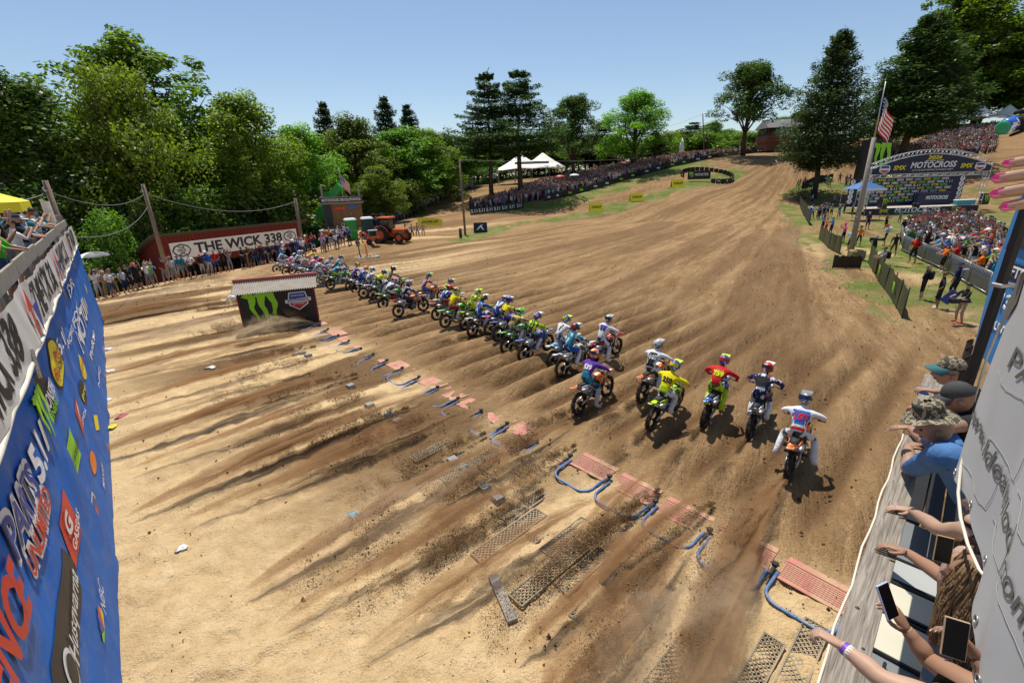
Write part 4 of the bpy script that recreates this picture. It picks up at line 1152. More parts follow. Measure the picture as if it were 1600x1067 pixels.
# ------------------------------------------------------------------ A-frame signs
def aframe(px, py, w, h, m, label, txt=None, tm=None, rz=0.0, name='a_frame_sign', group=None):
 b = T(px, py); t = thing(name, label, 'sign', b, rz, group)
 for s in (-1, 1):
  mb = MB(); P_ = [(-w / 2, s * h * .42, -.05), (w / 2, s * h * .42, -.05), (w / 2, s * .03, h), (-w / 2, s * .03, h)]
  Q_ = [(x, y - s * .04, z) for x, y, z in P_]
  mb.add(P_ + Q_, [(0, 1, 2, 3), (7, 6, 5, 4), (0, 4, 5, 1), (1, 5, 6, 2), (2, 6, 7, 3), (3, 7, 4, 0)]); part(mb, 'panel', m, t)
 mb = MB()
 for e in (-1, 1):
  mb.add([(e * (w / 2 - .02), -h * .40, 0), (e * (w / 2 - .02), h * .40, 0), (e * (w / 2 - .02), 0, h * .97)], [(0, 1, 2)])
 part(mb, 'end_cloth', M_BLACK, t)
 if txt:
  sl_ = math.atan2(h, h * .40)
  label_text(t, txt, frame((0, -h * .225 - .03, h * .5), (1, 0, 0), (0, h * .40, h)), h * .3, tm or M_INK, bold=.03, shear=.2, fit=w * .72)
 return t
aframe(931, 330, 2.3, 1.35, M_YEL, 'lowest yellow triangular sign on the grass strip of the hill', 'DUNLOP', group='yellow signs on the grass strip')
aframe(994, 314, 2.3, 1.35, M_YEL, 'middle yellow triangular sign on the grass strip of the hill', 'DUNLOP', group='yellow signs on the grass strip')
aframe(1058, 293, 2.4, 1.5, M_YEL, 'highest yellow triangular sign on the grass strip of the hill', 'DUNLOP', group='yellow signs on the grass strip')
ast = aframe(751, 362, 1.75, 1.15, M_BLACK, 'black triangular sign with white star emblem beside the slim pole', None)
mb = MB(); Ma = frame((0, -.30, .56), (1, 0, 0), (0, .46, 1.15))
mb.prism([(-.5, -.3), (-.32, -.3), (.02, .05), (.3, -.3), (.5, -.3), (.14, .2), (.42, .3), (.1, .34), (-.02, .24)], .01, Ma); part(mb, 'star_emblem', M_PWHITE, ast)
yb = T(672, 354); ybn = thing('yellow_banner', 'curved yellow track banner lying on its side near the slim pole', 'banner', yb)
mb = MB(); mb.grid(lambda a, b: (-1.75 + 3.5 * a, .3 * math.sin(a * 3.1) + .25 * b, .1 + (1.15 - .35 * a * a) * b), 14, 5); mb.grid(lambda a, b: (-1.75 + 3.5 * a, .03 + .3 * math.sin(a * 3.1) + .25 * b, .1 + (1.15 - .35 * a * a) * b), 14, 5, flip=True); part(mb, 'banner_cloth', M_YEL, ybn)
label_text(ybn, 'DUNLOP', frame((0, .2, .62), (1, 0, 0), (0, .2, 1)), .34, M_INK, bold=.02, shear=.2, fit=2.3)
# black printed fence strip below the pines
fs0, fs1 = T(735, 337), T(818, 326)
fst = thing('banner_fence', 'black fence strip with white lettering in front of the pine crowd', 'fence', fs0)
d_ = fs1 - fs0
mb = MB(); mb.grid(lambda a, b: d_ * a + Vector((0, -1.2 * math.sin(a * 3.14), .05 + 1.05 * b)), 20, 2); mb.grid(lambda a, b: d_ * a + Vector((0, .03 - 1.2 * math.sin(a * 3.14), .05 + 1.05 * b)), 20, 2, flip=True); part(mb, 'banner_cloth', M_BLACK, fst)
for k in range(7):
 a = .08 + k * .14; p = d_ * a + Vector((0, -1.2 * math.sin(a * 3.14) - .05, .6))
 label_text(fst, '5.11', frame(p, (d_.x, d_.y - 1.2 * 3.14 * math.cos(a * 3.14), d_.z), (0, 0, 1)), .55, M_PWHITE, bold=.02, fit=1.0)
# black banner fence along the foot of the hillside crowd
cf = [T(*p) for p in ((850, 315), (880, 309), (920, 299), (960, 288), (1000, 275), (1040, 264), (1080, 255), (1120, 247), (1170, 241), (1235, 234))]
for k in range(len(cf) - 1):
 a, b = cf[k], cf[k + 1]; d = b - a
 t = thing('crowd_barrier', f'black banner barrier before the hillside crowd, panel {["lowest", "second", "third", "fourth", "fifth", "sixth", "seventh", "eighth", "topmost"][k]} up the slope', 'barrier', a, 0, 'black barriers along the hillside crowd')
 mb = MB(); mb.grid(lambda u, w: d * u + Vector((0, .05 * math.sin(u * 20), .05 + 1.0 * w)), 8, 1); mb.grid(lambda u, w: d * u + Vector((0, .05 + .05 * math.sin(u * 20), .05 + 1.0 * w)), 8, 1, flip=True); part(mb, 'banner_cloth', M_BLACK, t)
 mb = MB()
 for u in (.25, .7): mb.box(d * u + Vector((0, -.03, .6)), (d.length * .12, .02, .3), rot=math.atan2(d.y, d.x), mi=0)
 part(mb, 'emblem', M_FLUO if k % 2 else M_PWHITE, t)
 mb = MB(); [mb.tube([d * u, d * u + Vector((0, 0, 1.15))], .04, 5) for u in (.02, .5, .98)]; part(mb, 'post', M_DKMETAL, t)
# oval barrier with banner on the hill
ob = T(1110, 281); oval = thing('oval_barrier', 'oval ring of black padded barriers with a claw banner on the hill', 'barrier', ob)
mb = MB(); n = 26; rx, ry = 5.2, 4.5
for k in range(n):
 q = R_(-100 + 290 * k / n); q2 = R_(-100 + 290 * (k + .86) / n)
 a = Vector((rx * math.cos(q), 2 + ry * math.sin(q), 0)); b = Vector((rx * math.cos(q2), 2 + ry * math.sin(q2), 0))
 a.z = hz(ob.x + a.x, ob.y + a.y) - ob.z; b.z = hz(ob.x + b.x, ob.y + b.y) - ob.z
 d = b - a; m_ = MB(); m_.box((0, 0, .42), (d.length, .3, .85), bev=.12); mm = m_.obj('pad', M_BLACK, oval); mm.matrix_local = Matrix.Translation((a + b) / 2) @ Matrix.Rotation(math.atan2(d.y, d.x), 4, 'Z')
 if k % 2:
  m_ = MB(); m_.box((0, -.16, .45), (d.length * .5, .02, .25)); e = m_.obj('print', M_PWHITE, mm)
bx_ = T(1088, 281) - ob
mb = MB(); mb.box(bx_ + Vector((0, -1.2, .85)), (4.6, .06, 1.55)); part(mb, 'banner', M_BLACK, oval)
label_text(oval, 'MONSTER', frame(bx_ + Vector((.5, -1.24, .95)), (1, 0, 0), (0, 0, 1)), .5, M_PWHITE, bold=.02, fit=2.8)
put('claw_emblem', CLAW, frame(bx_ + Vector((-1.6, -1.24, .9)), (1, 0, 0), (0, 0, 1)) @ Matrix.Diagonal((.9, 1.1, 1, 1)), oval)
# marker posts
for (px, py, h, m, lb) in ((720, 372, 1.1, M_INK, 'short black tyre-wrapped post at the foot of the slim pole'), (675, 0, 0, None, '')):
 if h:
  b = T(px, py); mb = MB(); mb.lathe([(.17, 0), (.17, h)], 10); o = mb.obj('marker_post', m, None, b); tag(o, lb, 'post')
b = T(737, 318); mb = MB(); mb.lathe([(.3, 0), (.3, 1.2), (.2, 1.25)], 10, Matrix.Rotation(-.15, 4, 'Y')); o = mb.obj('marker_post', M_ROOFD, None, b); tag(o, 'leaning dark stump post beside the track left of the pines', 'post')
sb_ = T(572, 402); stp = thing('start_marker', 'orange and black marker posts in a ring of stones beyond the riders', 'marker', sb_)
mb = MB(); mb.tube([(.15, 0, 0), (.05, 0, 1.5)], .06, 7); part(mb, 'orange_post', M_ORANGE, stp)
mb = MB(); mb.tube([(-.5, 0, 0), (-.6, 0, 1.5)], .05, 7); part(mb, 'dark_post', M_INK, stp)
mb = MB()
for k in range(16):
 q = k * .39; mb.lathe([(.02, -.05), (.16, .05), (.02, .16)], 6, Matrix.Translation((1.1 * math.cos(q), .6 * math.sin(q), 0)), smooth=False)
part(mb, 'stones', mat('white_stones', (.4, .38, .34), .9), stp)
# ------------------------------------------------------------------ skinned bodies
def seg_d(P, a, b):
 ab = b - a; t = max(0, min(1, (P - a).dot(ab) / max(ab.length_squared, 1e-9))); return (P - (a + ab * t)).length
def skin_body(joints, bones, mats, root, sub=1, name='body', smooth=True):
 """joints {name: ((x,y,z), r or (rx,ry))}, bones [(a, b, material index)] -> one continuous mesh"""
 names = list(joints); idx = {n: i for i, n in enumerate(names)}
 me = bpy.data.meshes.new('sk')
 me.from_pydata([joints[n][0] for n in names], [(idx[a], idx[b]) for a, b, _ in bones], [])
 o = bpy.data.objects.new('sk', me); COL.objects.link(o)
 md = o.modifiers.new('s', 'SKIN'); md.use_smooth_shade = True; md.branch_smoothing = .6
 sv = me.skin_vertices[0].data
 for n in names:
  r = joints[n][1]; sv[idx[n]].radius = r if isinstance(r, tuple) else (r, r)
  sv[idx[n]].use_root = (n == root)
 if sub:
  m2 = o.modifiers.new('u', 'SUBSURF'); m2.levels = sub; m2.render_levels = sub
 bpy.context.view_layer.update()
 dg = bpy.context.evaluated_depsgraph_get()
 out = bpy.data.meshes.new_from_object(o.evaluated_get(dg), depsgraph=dg)
 bpy.data.objects.remove(o); bpy.data.meshes.remove(me)
 out.materials.clear()
 for m in mats: out.materials.append(m)
 segs = [(Vector(joints[a][0]), Vector(joints[b][0]), mi, (joints[a][1] if not isinstance(joints[a][1], tuple) else joints[a][1][0])) for a, b, mi in bones]
 mi = []
 for p in out.polygons:
  c = p.center; best = min(segs, key=lambda s: seg_d(c, s[0], s[1]) - s[3] * .35); mi.append(best[2])
 out.polygons.foreach_set('material_index', mi)
 out.polygons.foreach_set('use_smooth', [smooth] * len(mi))
 out.name = name
 return out
def setmats(o, mats):
 for i, m in enumerate(mats):
  if m is None or i >= len(o.material_slots): continue
  o.material_slots[i].link = 'OBJECT'; o.material_slots[i].material = m
def kit_mat(name, col, kind):
 # printed race kit: main colour with sharp-edged light and dark graphics
 m = mat(name, col, .75 if kind == 'kit' else .38, var=.15, scale=6, bump=1.0 if kind == 'kit' else 0, bscale=20, spec=.2 if kind == 'kit' else .5, dirt=((.27, .18, .1), .25, 6))
 N = m.node_tree.nodes; L = m.node_tree.links; p = N['Principled BSDF']; src = p.inputs['Base Color'].links[0].from_socket
 tc = N.new('ShaderNodeTexCoord'); mp = N.new('ShaderNodeMapping'); mp.inputs['Rotation'].default_value = (.6, .4, .9 + len(name)); mp.inputs['Scale'].default_value = (4, 11, 5); L.new(tc.outputs['Object'], mp.inputs['Vector'])
 lum = sum(col) / 3
 for k, (c, lo) in enumerate((((.72, .72, .72) if lum < .45 else (.03, .04, .10), .64), ((.015, .015, .02) if lum > .06 else (.35, .05, .04), .66))):
  n = N.new('ShaderNodeTexNoise'); n.inputs['Scale'].default_value = 1.0; n.inputs['Detail'].default_value = 1; mp2 = N.new('ShaderNodeVectorMath'); mp2.operation = 'ADD'; mp2.inputs[1].default_value = (k * 7.3, len(name), hash(col) % 13); L.new(mp.outputs[0], mp2.inputs[0]); L.new(mp2.outputs[0], n.inputs['Vector'])
  r = N.new('ShaderNodeMapRange'); r.inputs[1].default_value = lo - .06; r.inputs[2].default_value = lo - .05; r.inputs[4].default_value = .9; L.new(n.outputs[0], r.inputs[0])
  x = N.new('ShaderNodeMix'); x.data_type = 'RGBA'; x.inputs[7].default_value = (*c, 1); L.new(r.outputs[0], x.inputs[0]); L.new(src, x.inputs[6]); src = x.outputs[2]
 L.new(src, p.inputs['Base Color']); return m
_cm = {}
def cmat(col, rough=.65, kind='cloth'):
 k = (tuple(round(c, 3) for c in col), kind)
 if k not in _cm:
  if kind == 'cloth': _cm[k] = mat('cloth_%d' % len(_cm), col, .8, var=.22, scale=6, bump=.8, bscale=16, spec=.2, dirt=((.25, .17, .1), .14, 5))
  elif kind == 'plastic': _cm[k] = mat('plastic_%d' % len(_cm), col, .38, var=.06, scale=4, spec=.5, dirt=((.3, .2, .12), .16, 7))
  elif kind in ('kit', 'decal'): _cm[k] = kit_mat('%s_%d' % (kind, len(_cm)), col, kind)
  elif kind == 'skin': _cm[k] = mat('skin_%d' % len(_cm), col, .55, var=.10, scale=7, spec=.35)
  elif kind == 'hair': _cm[k] = mat('hair_%d' % len(_cm), col, .6, var=.35, scale=25, bump=.6, bscale=60)
 return _cm[k]
C = dict(white=(.74, .74, .74), black=(.018, .018, .02), navy=(.015, .025, .09), blue=(.02, .10, .42), teal=(.02, .22, .30), ltblue=(.18, .42, .62), red=(.55, .02, .02),
  orange=(.80, .17, .012), yellow=(.80, .66, .01), fluo=(.55, .78, .02), green=(.10, .52, .03), purple=(.12, .04, .32), pink=(.75, .10, .32), grey=(.22, .22, .23),
  ltgrey=(.45, .45, .46), maroon=(.20, .02, .03), tan=(.42, .30, .18), olive=(.16, .16, .05), gold=(.45, .33, .08), brown=(.13, .07, .04), khaki=(.33, .27, .17), denim=(.05, .08, .16), lilac=(.40, .35, .62))
# ------------------------------------------------------------------ motocross bike parts (x forward, rear contact at origin)
M_RIM = mat('black_rim', (.02, .02, .022), .35, .6); M_ENG = mat('engine_metal', (.20, .20, .20), .45, .75, var=.3, scale=12, dirt=((.2, .13, .08), .4, 8))
M_FORK = mat('fork_metal', (.45, .43, .40), .3, .8); M_SEAT = mat('seat_vinyl', (.02, .02, .022), .7)
def knobby(r, w):
 mb = MB(); Mx = Matrix.Rotation(math.pi / 2, 4, 'X')
 mb.lathe([(r * .76, -w * .36), (r * .88, -w * .5), (r * .96, -w * .36), (r * .975, 0), (r * .96, w * .36), (r * .88, w * .5), (r * .76, w * .36), (r * .76, -w * .36)], 28, Mx, cap=False)
 for k in range(26):
  q = 2 * math.pi * k / 26
  for sy in ((-.3, .3) if k % 2 else (-.42, 0, .42)):
   mb.box((r * .985 * math.cos(q), sy * w, r * .985 * math.sin(q)), (.028, w * .2, .03), rot=Matrix.Rotation(-q, 4, 'Y'))
 return mb
def rimset(r):
 mb = MB(); Mx = Matrix.Rotation(math.pi / 2, 4, 'X')
 mb.lathe([(r * .70, -.03), (r * .77, -.045), (r * .77, .045), (r * .70, .03), (r * .70, -.03)], 28, Mx, cap=False)
 mb.lathe([(.025, -.07), (.045, -.05), (.045, .05), (.025, .07)], 10, Mx)
 mb.lathe([(.07, .05), (.11, .05), (.11, .056), (.07, .056)], 14, Mx)
 for k in range(14):
  q = 2 * math.pi * k / 14; mb.tube([(.04 * math.cos(q), (.035 if k % 2 else -.035), .04 * math.sin(q)), (r * .71 * math.cos(q + .2), 0, r * .71 * math.sin(q + .2))], .0045, 3, cap=False)
 return mb
BIKE = {}
BIKE['tyre_r'] = knobby(.335, .13).mesh('tyre', M_TYRE); BIKE['rim_r'] = rimset(.335).mesh('rim', M_RIM)
BIKE['tyre_f'] = knobby(.35, .10).mesh('tyre', M_TYRE); BIKE['rim_f'] = rimset(.35).mesh('rim', M_RIM)
RA = Vector((0, 0, .33)); FA = Vector((1.48, 0, .35))
mb = MB()
for s in (-1, 1):
 mb.tube([(1.14, s * .03, .98), (.95, s * .10, .85), (.72, s * .11, .60), (.62, s * .10, .38), (.80, s * .07, .22)], [.03, .03, .03, .028, .022], 6)
 mb.tube([(.88, s * .09, .80), (.45, s * .08, .78), (.12, s * .05, .86)], .018, 5)
 mb.tube([(.45, s * .08, .78), (.64, s * .1, .5)], .016, 5)
mb.tube([(1.14, 0, .98), (1.05, 0, .5), (.80, 0, .22)], .026, 6)
mb.box((.60, 0, .36), (.10, .48, .025)); BIKE['frame'] = mb.mesh('frame', M_DKMETAL)
mb = MB(); mb.box((.84, 0, .40), (.36, .24, .26), bev=.06); mb.box((.88, 0, .62), (.18, .16, .26), bev=.04, rot=Matrix.Rotation(.2, 4, 'Y')); mb.lathe([(.10, -.15), (.12, -.13), (.12, .13), (.10, .15)], 14, Matrix.Translation((.74, 0, .40)) @ Matrix.Rotation(math.pi / 2, 4, 'X'))
for s in (-1, 1): mb.box((1.06, s * .13, .70), (.05, .10, .26))
BIKE['engine'] = mb.mesh('engine', M_ENG)
mb = MB()
for s in (-1, 1): mb.tube([(0, s * .10, .33), (.3, s * .11, .40), (.62, s * .08, .44)], [.028, .036, .03], 6)
mb.box((.5, 0, .43), (.14, .2, .07)); mb.tube([(.34, 0, .42), (.48, 0, .78)], .04, 8); BIKE['swingarm'] = mb.mesh('swingarm', M_FORK)
mb = MB()
for s in (-1, 1):
 mb.tube([(1.48, s * .09, .35), (1.30, s * .095, .70)], .026, 8); mb.tube([(1.30, s * .095, .70), (1.11, s * .095, 1.06)], .031, 8)
mb.box((1.17, 0, .93), (.08, .26, .05)); mb.box((1.12, 0, 1.04), (.08, .26, .04)); BIKE['fork'] = mb.mesh('fork', M_FORK)
mb = MB(); mb.tube([(1.02, -.41, 1.11), (1.05, -.22, 1.13), (1.10, -.1, 1.08), (1.10, .1, 1.08), (1.05, .22, 1.13), (1.02, .41, 1.11)], .013, 6)
for s in (-1, 1): mb.tube([(1.02, s * .41, 1.11), (1.04, s * .27, 1.12)], .019, 6)
mb.box((1.10, 0, 1.12), (.05, .2, .05), bev=.02); BIKE['handlebar'] = mb.mesh('handlebar', M_DKMETAL)
mb = MB()
mb.loft([[(x, -w, z - .05), (x, -w * .8, z), (x, w * .8, z), (x, w, z - .05)] for x, w, z in ((.02, .075, .93), (.25, .095, .92), (.5, .10, .90), (.72, .08, .93), (.84, .06, .96))]); BIKE['seat'] = mb.mesh('seat', M_SEAT)
mb = MB()
def fender(pts):
 rings = []
 for x, w, z, d in pts: rings.append([(x, -w, z - d), (x, -w * .6, z), (x, w * .6, z), (x, w, z - d), (x, w * .55, z - .015), (x, -w * .55, z - .015)])
 return rings
mb.loft(fender([(-.42, .035, .985, .01), (-.36, .08, .97, .02), (-.15, .095, .93, .035), (.1, .10, .885, .06), (.3, .09, .86, .06)])); BIKE['rear_fender'] = mb.mesh('rear_fender', M_PWHITE)
mb = MB(); mb.loft(fender([(1.86, .03, .83, .01), (1.78, .07, .86, .02), (1.5, .085, .90, .035), (1.25, .08, .88, .045), (1.1, .06, .83, .03)])); BIKE['front_fender'] = mb.mesh('front_fender', M_PWHITE)
mb = MB()
for s in (-1, 1):
 P_ = [(1.24, .17, .80), (1.12, .19, .92), (.86, .13, .98), (.72, .11, .90), (.92, .14, .74), (1.08, .17, .62)]
 A_ = [(x, s * y, z) for x, y, z in P_]; B_ = [(x, s * (y - .02), z) for x, y, z in P_]
 n_ = 6; mb.add(A_ + B_, [tuple(range(n_)) if s > 0 else tuple(range(n_ - 1, -1, -1)), tuple(range(2 * n_ - 1, n_ - 1, -1)) if s > 0 else tuple(range(n_, 2 * n_))] + [(i, (i + 1) % n_, n_ + (i + 1) % n_, n_ + i) for i in range(n_)])
mb.loft([[(x, -w, z - .09), (x, -w * .7, z), (x, w * .7, z), (x, w, z - .09)] for x, w, z in ((.74, .08, .93), (.92, .11, .98), (1.08, .09, .98), (1.13, .05, .95))]); BIKE['tank_shroud'] = mb.mesh('tank_shroud', M_PWHITE)
mb = MB()
for s in (-1, 1):
 P_ = [(.02, .11, .88), (.40, .13, .86), (.50, .12, .64), (.30, .14, .60), (.06, .13, .72)]
 A_ = [(x, s * y, z) for x, y, z in P_]; B_ = [(x, s * (y - .015), z) for x, y, z in P_]; n_ = 5
 mb.add(A_ + B_, [tuple(range(n_)) if s < 0 else tuple(range(n_ - 1, -1, -1)), tuple(range(2 * n_ - 1, n_ - 1, -1)) if s < 0 else tuple(range(n_, 2 * n_))] + [(i, (i + 1) % n_, n_ + (i + 1) % n_, n_ + i) for i in range(n_)])
BIKE['side_panel'] = mb.mesh('side_panel', M_PWHITE)
mb = MB(); mb.loft([[(1.26, -.11, 1.04), (1.28, -.10, .86), (1.28, .10, .86), (1.26, .11, 1.04)], [(1.235, -.11, 1.05), (1.25, -.09, .86), (1.25, .09, .86), (1.235, .11, 1.05)]], smooth=False); BIKE['number_plate'] = mb.mesh('number_plate', M_PWHITE)
mb = MB(); mb.tube([(.98, -.06, .60), (1.02, -.14, .45), (.8, -.19, .52), (.5, -.16, .66), (.35, -.13, .72)], .02, 6); mb.tube([(.38, -.13, .72), (-.04, -.155, .80)], [.05, .055], 10); BIKE['exhaust'] = mb.mesh('exhaust', M_STEEL)
mb = MB()
for s in (-1, 1): mb.loft([[(1.05 + dx, s * y, z) for dx, z in ((0, 1.06), (.03, 1.17), (.07, 1.17), (.10, 1.06))] for y in (.26, .34, .42)], smooth=True)
BIKE['hand_guard'] = mb.mesh('hand_guard', M_PWHITE)
def make_bike(loc, rz, lean, label, p1, p2, seatc, plate, guards):
 t = thing('motocross_bike', label, 'motorbike', loc, rz, 'motocross bikes leaving the gate')
 t.rotation_euler = (lean, 0, rz)
 for nm, c, ty, ri in (('rear_wheel', RA, 'tyre_r', 'rim_r'), ('front_wheel', FA, 'tyre_f', 'rim_f')):
  w = link(nm, BIKE[ty], t); w.location = c
  rm = link('rim', BIKE[ri], w)
 for nm in ('frame', 'engine', 'swingarm', 'fork', 'handlebar', 'exhaust'): link(nm, BIKE[nm], t)
 for nm, m in (('seat', seatc), ('rear_fender', p1), ('front_fender', p1), ('tank_shroud', p1), ('side_panel', p2), ('number_plate', plate)):
  o = link(nm, BIKE[nm], t); setmats(o, [m])
 if guards: o = link('hand_guard', BIKE['hand_guard'], t); setmats(o, [p1])
 return t
# ------------------------------------------------------------------ riders
def rider_joints(pose):
 J = {'pelvis': ((.34, 0, 1.02), (.135, .15)), 'waist': ((.42, 0, 1.16), (.12, .145)), 'chest': ((.56, 0, 1.36), (.13, .185)), 'neckb': ((.68, 0, 1.50), (.075, .085)), 'neck': ((.73, 0, 1.56), .06), 'head': ((.78, 0, 1.64), .075)}
 if pose == 'stand':
  J = {'pelvis': ((.28, 0, 1.14), (.135, .15)), 'waist': ((.40, 0, 1.26), (.12, .145)), 'chest': ((.58, 0, 1.43), (.13, .185)), 'neckb': ((.72, 0, 1.55), (.075, .085)), 'neck': ((.78, 0, 1.60), .06), 'head': ((.84, 0, 1.67), .075)}
 if pose == 'tuck':
  J = {'pelvis': ((.24, 0, 1.03), (.14, .155)), 'waist': ((.36, 0, 1.15), (.125, .15)), 'chest': ((.60, 0, 1.28), (.135, .19)), 'neckb': ((.76, 0, 1.37), (.075, .085)), 'neck': ((.82, 0, 1.42), .06), 'head': ((.88, 0, 1.49), .075)}
 cz = J['chest'][0]
 for s, n in ((-1, 'l'), (1, 'r')):
  J['sh' + n] = ((cz[0] + .07, s * .205, cz[2] + .07), .080)
  J['el' + n] = ((.86, s * .42, 1.24 if pose != 'stand' else 1.30), .058)
  J['wr' + n] = ((.98, s * .37, 1.15), .036)
  J['hand' + n] = ((1.05, s * .345, 1.125), .04)
  J['fin' + n] = ((1.07, s * .33, 1.095), .032)
  J['hip' + n] = ((.36, s * .11, J['pelvis'][0][2] - .05), .105)
  if pose in ('pegs', 'stand', 'tuck'):
   J['kn' + n] = ((.80, s * .19, .83), .078); J['cf' + n] = ((.66, s * .205, .60), .085); J['an' + n] = ((.52, s * .20, .40), .07); J['toe' + n] = ((.73, s * .22, .345), .056)
  elif pose == 'trail':
   J['kn' + n] = ((.70, s * .30, .80), .078); J['cf' + n] = ((.55, s * .34, .56), .085); J['an' + n] = ((.40, s * .37, .34), .07); J['toe' + n] = ((.61, s * .43, .26), .056)
  else:
   if s > 0: J['kn' + n] = ((.80, s * .19, .83), .078); J['cf' + n] = ((.66, s * .205, .60), .085); J['an' + n] = ((.52, s * .20, .40), .07); J['toe' + n] = ((.73, s * .22, .345), .056)
   else: J['kn' + n] = ((.58, s * .30, .72), .078); J['cf' + n] = ((.46, s * .34, .48), .085); J['an' + n] = ((.34, s * .36, .24), .07); J['toe' + n] = ((.53, s * .42, .15), .056)
 return J
def rider_bones():
 B = [('pelvis', 'waist', 0), ('waist', 'chest', 0), ('chest', 'neckb', 0), ('neckb', 'neck', 3), ('neck', 'head', 3)]
 for n in 'lr':
  B += [('chest', 'sh' + n, 0), ('sh' + n, 'el' + n, 0), ('el' + n, 'wr' + n, 0), ('wr' + n, 'hand' + n, 3), ('hand' + n, 'fin' + n, 3), ('pelvis', 'hip' + n, 1), ('hip' + n, 'kn' + n, 1), ('kn' + n, 'cf' + n, 2), ('cf' + n, 'an' + n, 2), ('an' + n, 'toe' + n, 2)]
 return B
RB = {}
for pose in ('pegs', 'trail', 'half', 'stand', 'tuck'):
 J = rider_joints(pose)
 RB[pose] = (skin_body(J, rider_bones(), [M_PWHITE] * 4, 'pelvis', 1, 'rider_body'), J)
# finger ridges and gloves are too small to see from here; helmets have shell, peak, chin bar and goggles
def helmet_meshes():
 mb = MB()
 def P(a, b):
  th = 2 * math.pi * a; ph = math.pi * (.02 + .74 * b)
  x = math.cos(th) * math.sin(ph); y = math.sin(th) * math.sin(ph); z = math.cos(ph)
  r = 1 + .10 * max(0, x) * (1 if z < .2 else .2)
  return (.158 * x * r * (1.05), .132 * y, .150 * z)
 mb.grid(P, 20, 10)
 mb.loft([[(.08, s * .115, -.04), (.10, s * .12, -.10), (.09, s * .10, -.12)] for s in (-1, 1)][:1] + [[(.17, -.06, -.05), (.19, -.06, -.10), (.17, -.05, -.13)], [(.185, 0, -.05), (.215, 0, -.10), (.185, 0, -.13)], [(.17, .06, -.05), (.19, .06, -.10), (.17, .05, -.13)], [(.08, .115, -.04), (.10, .12, -.10), (.09, .10, -.12)]])
 shell = mb.mesh('helmet', M_PWHITE)
 mb = MB(); mb.loft([[(.06, -.10, .10), (.06, .10, .10), (.06, .10, .085), (.06, -.10, .085)], [(.17, -.105, .125), (.17, .105, .125), (.17, .105, .11), (.17, -.105, .11)], [(.28, -.085, .105), (.28, .085, .105), (.28, .085, .095), (.28, -.085, .095)]], smooth=False); peak = mb.mesh('peak', M_PWHITE)
 mb = MB(); mb.grid(lambda a, b: (.168 * math.cos((a - .5) * 1.9), .138 * math.sin((a - .5) * 1.9), .045 - .075 * b), 10, 2); mb.grid(lambda a, b: (.15 * math.cos((a - .5) * 5.2), .140 * math.sin((a - .5) * 5.2), .02 - .03 * b), 22, 1); gog = mb.mesh('goggles', M_GLASS)
 mb = MB(); mb.grid(lambda a, b: (-.163 * math.cos((a - .5) * 2.2) * math.sin(1.0 + b * .7), .139 * math.sin((a - .5) * 2.2), .02 + .085 - .11 * b), 10, 4, flip=True); band = mb.mesh('stripe', M_PWHITE)
 return shell, peak, gog, band
HELM = helmet_meshes()
def project_text(body, txt, M, h, w, m, bold=.02, name='number'):
 me = text_mesh(txt, h / .72, 0.0, bold, 0, 1, mats=m)
 ww = max(v.co.x for v in me.vertices) - min(v.co.x for v in me.vertices); me.transform(Matrix.Diagonal((w / ww, 1, 1, 1)))
 bv = BVHTree.FromPolygons([v.co[:] for v in body.vertices], [list(p.vertices) for p in body.polygons])
 n = (M.to_3x3() @ Vector((0, 0, 1))).normalized()
 for v in me.vertices:
  p = M @ v.co + n * .5; hit = bv.ray_cast(p, -n, 1.0)
  v.co = (hit[0] + n * .006) if hit[0] is not None else M @ v.co
 me.update()
 return me
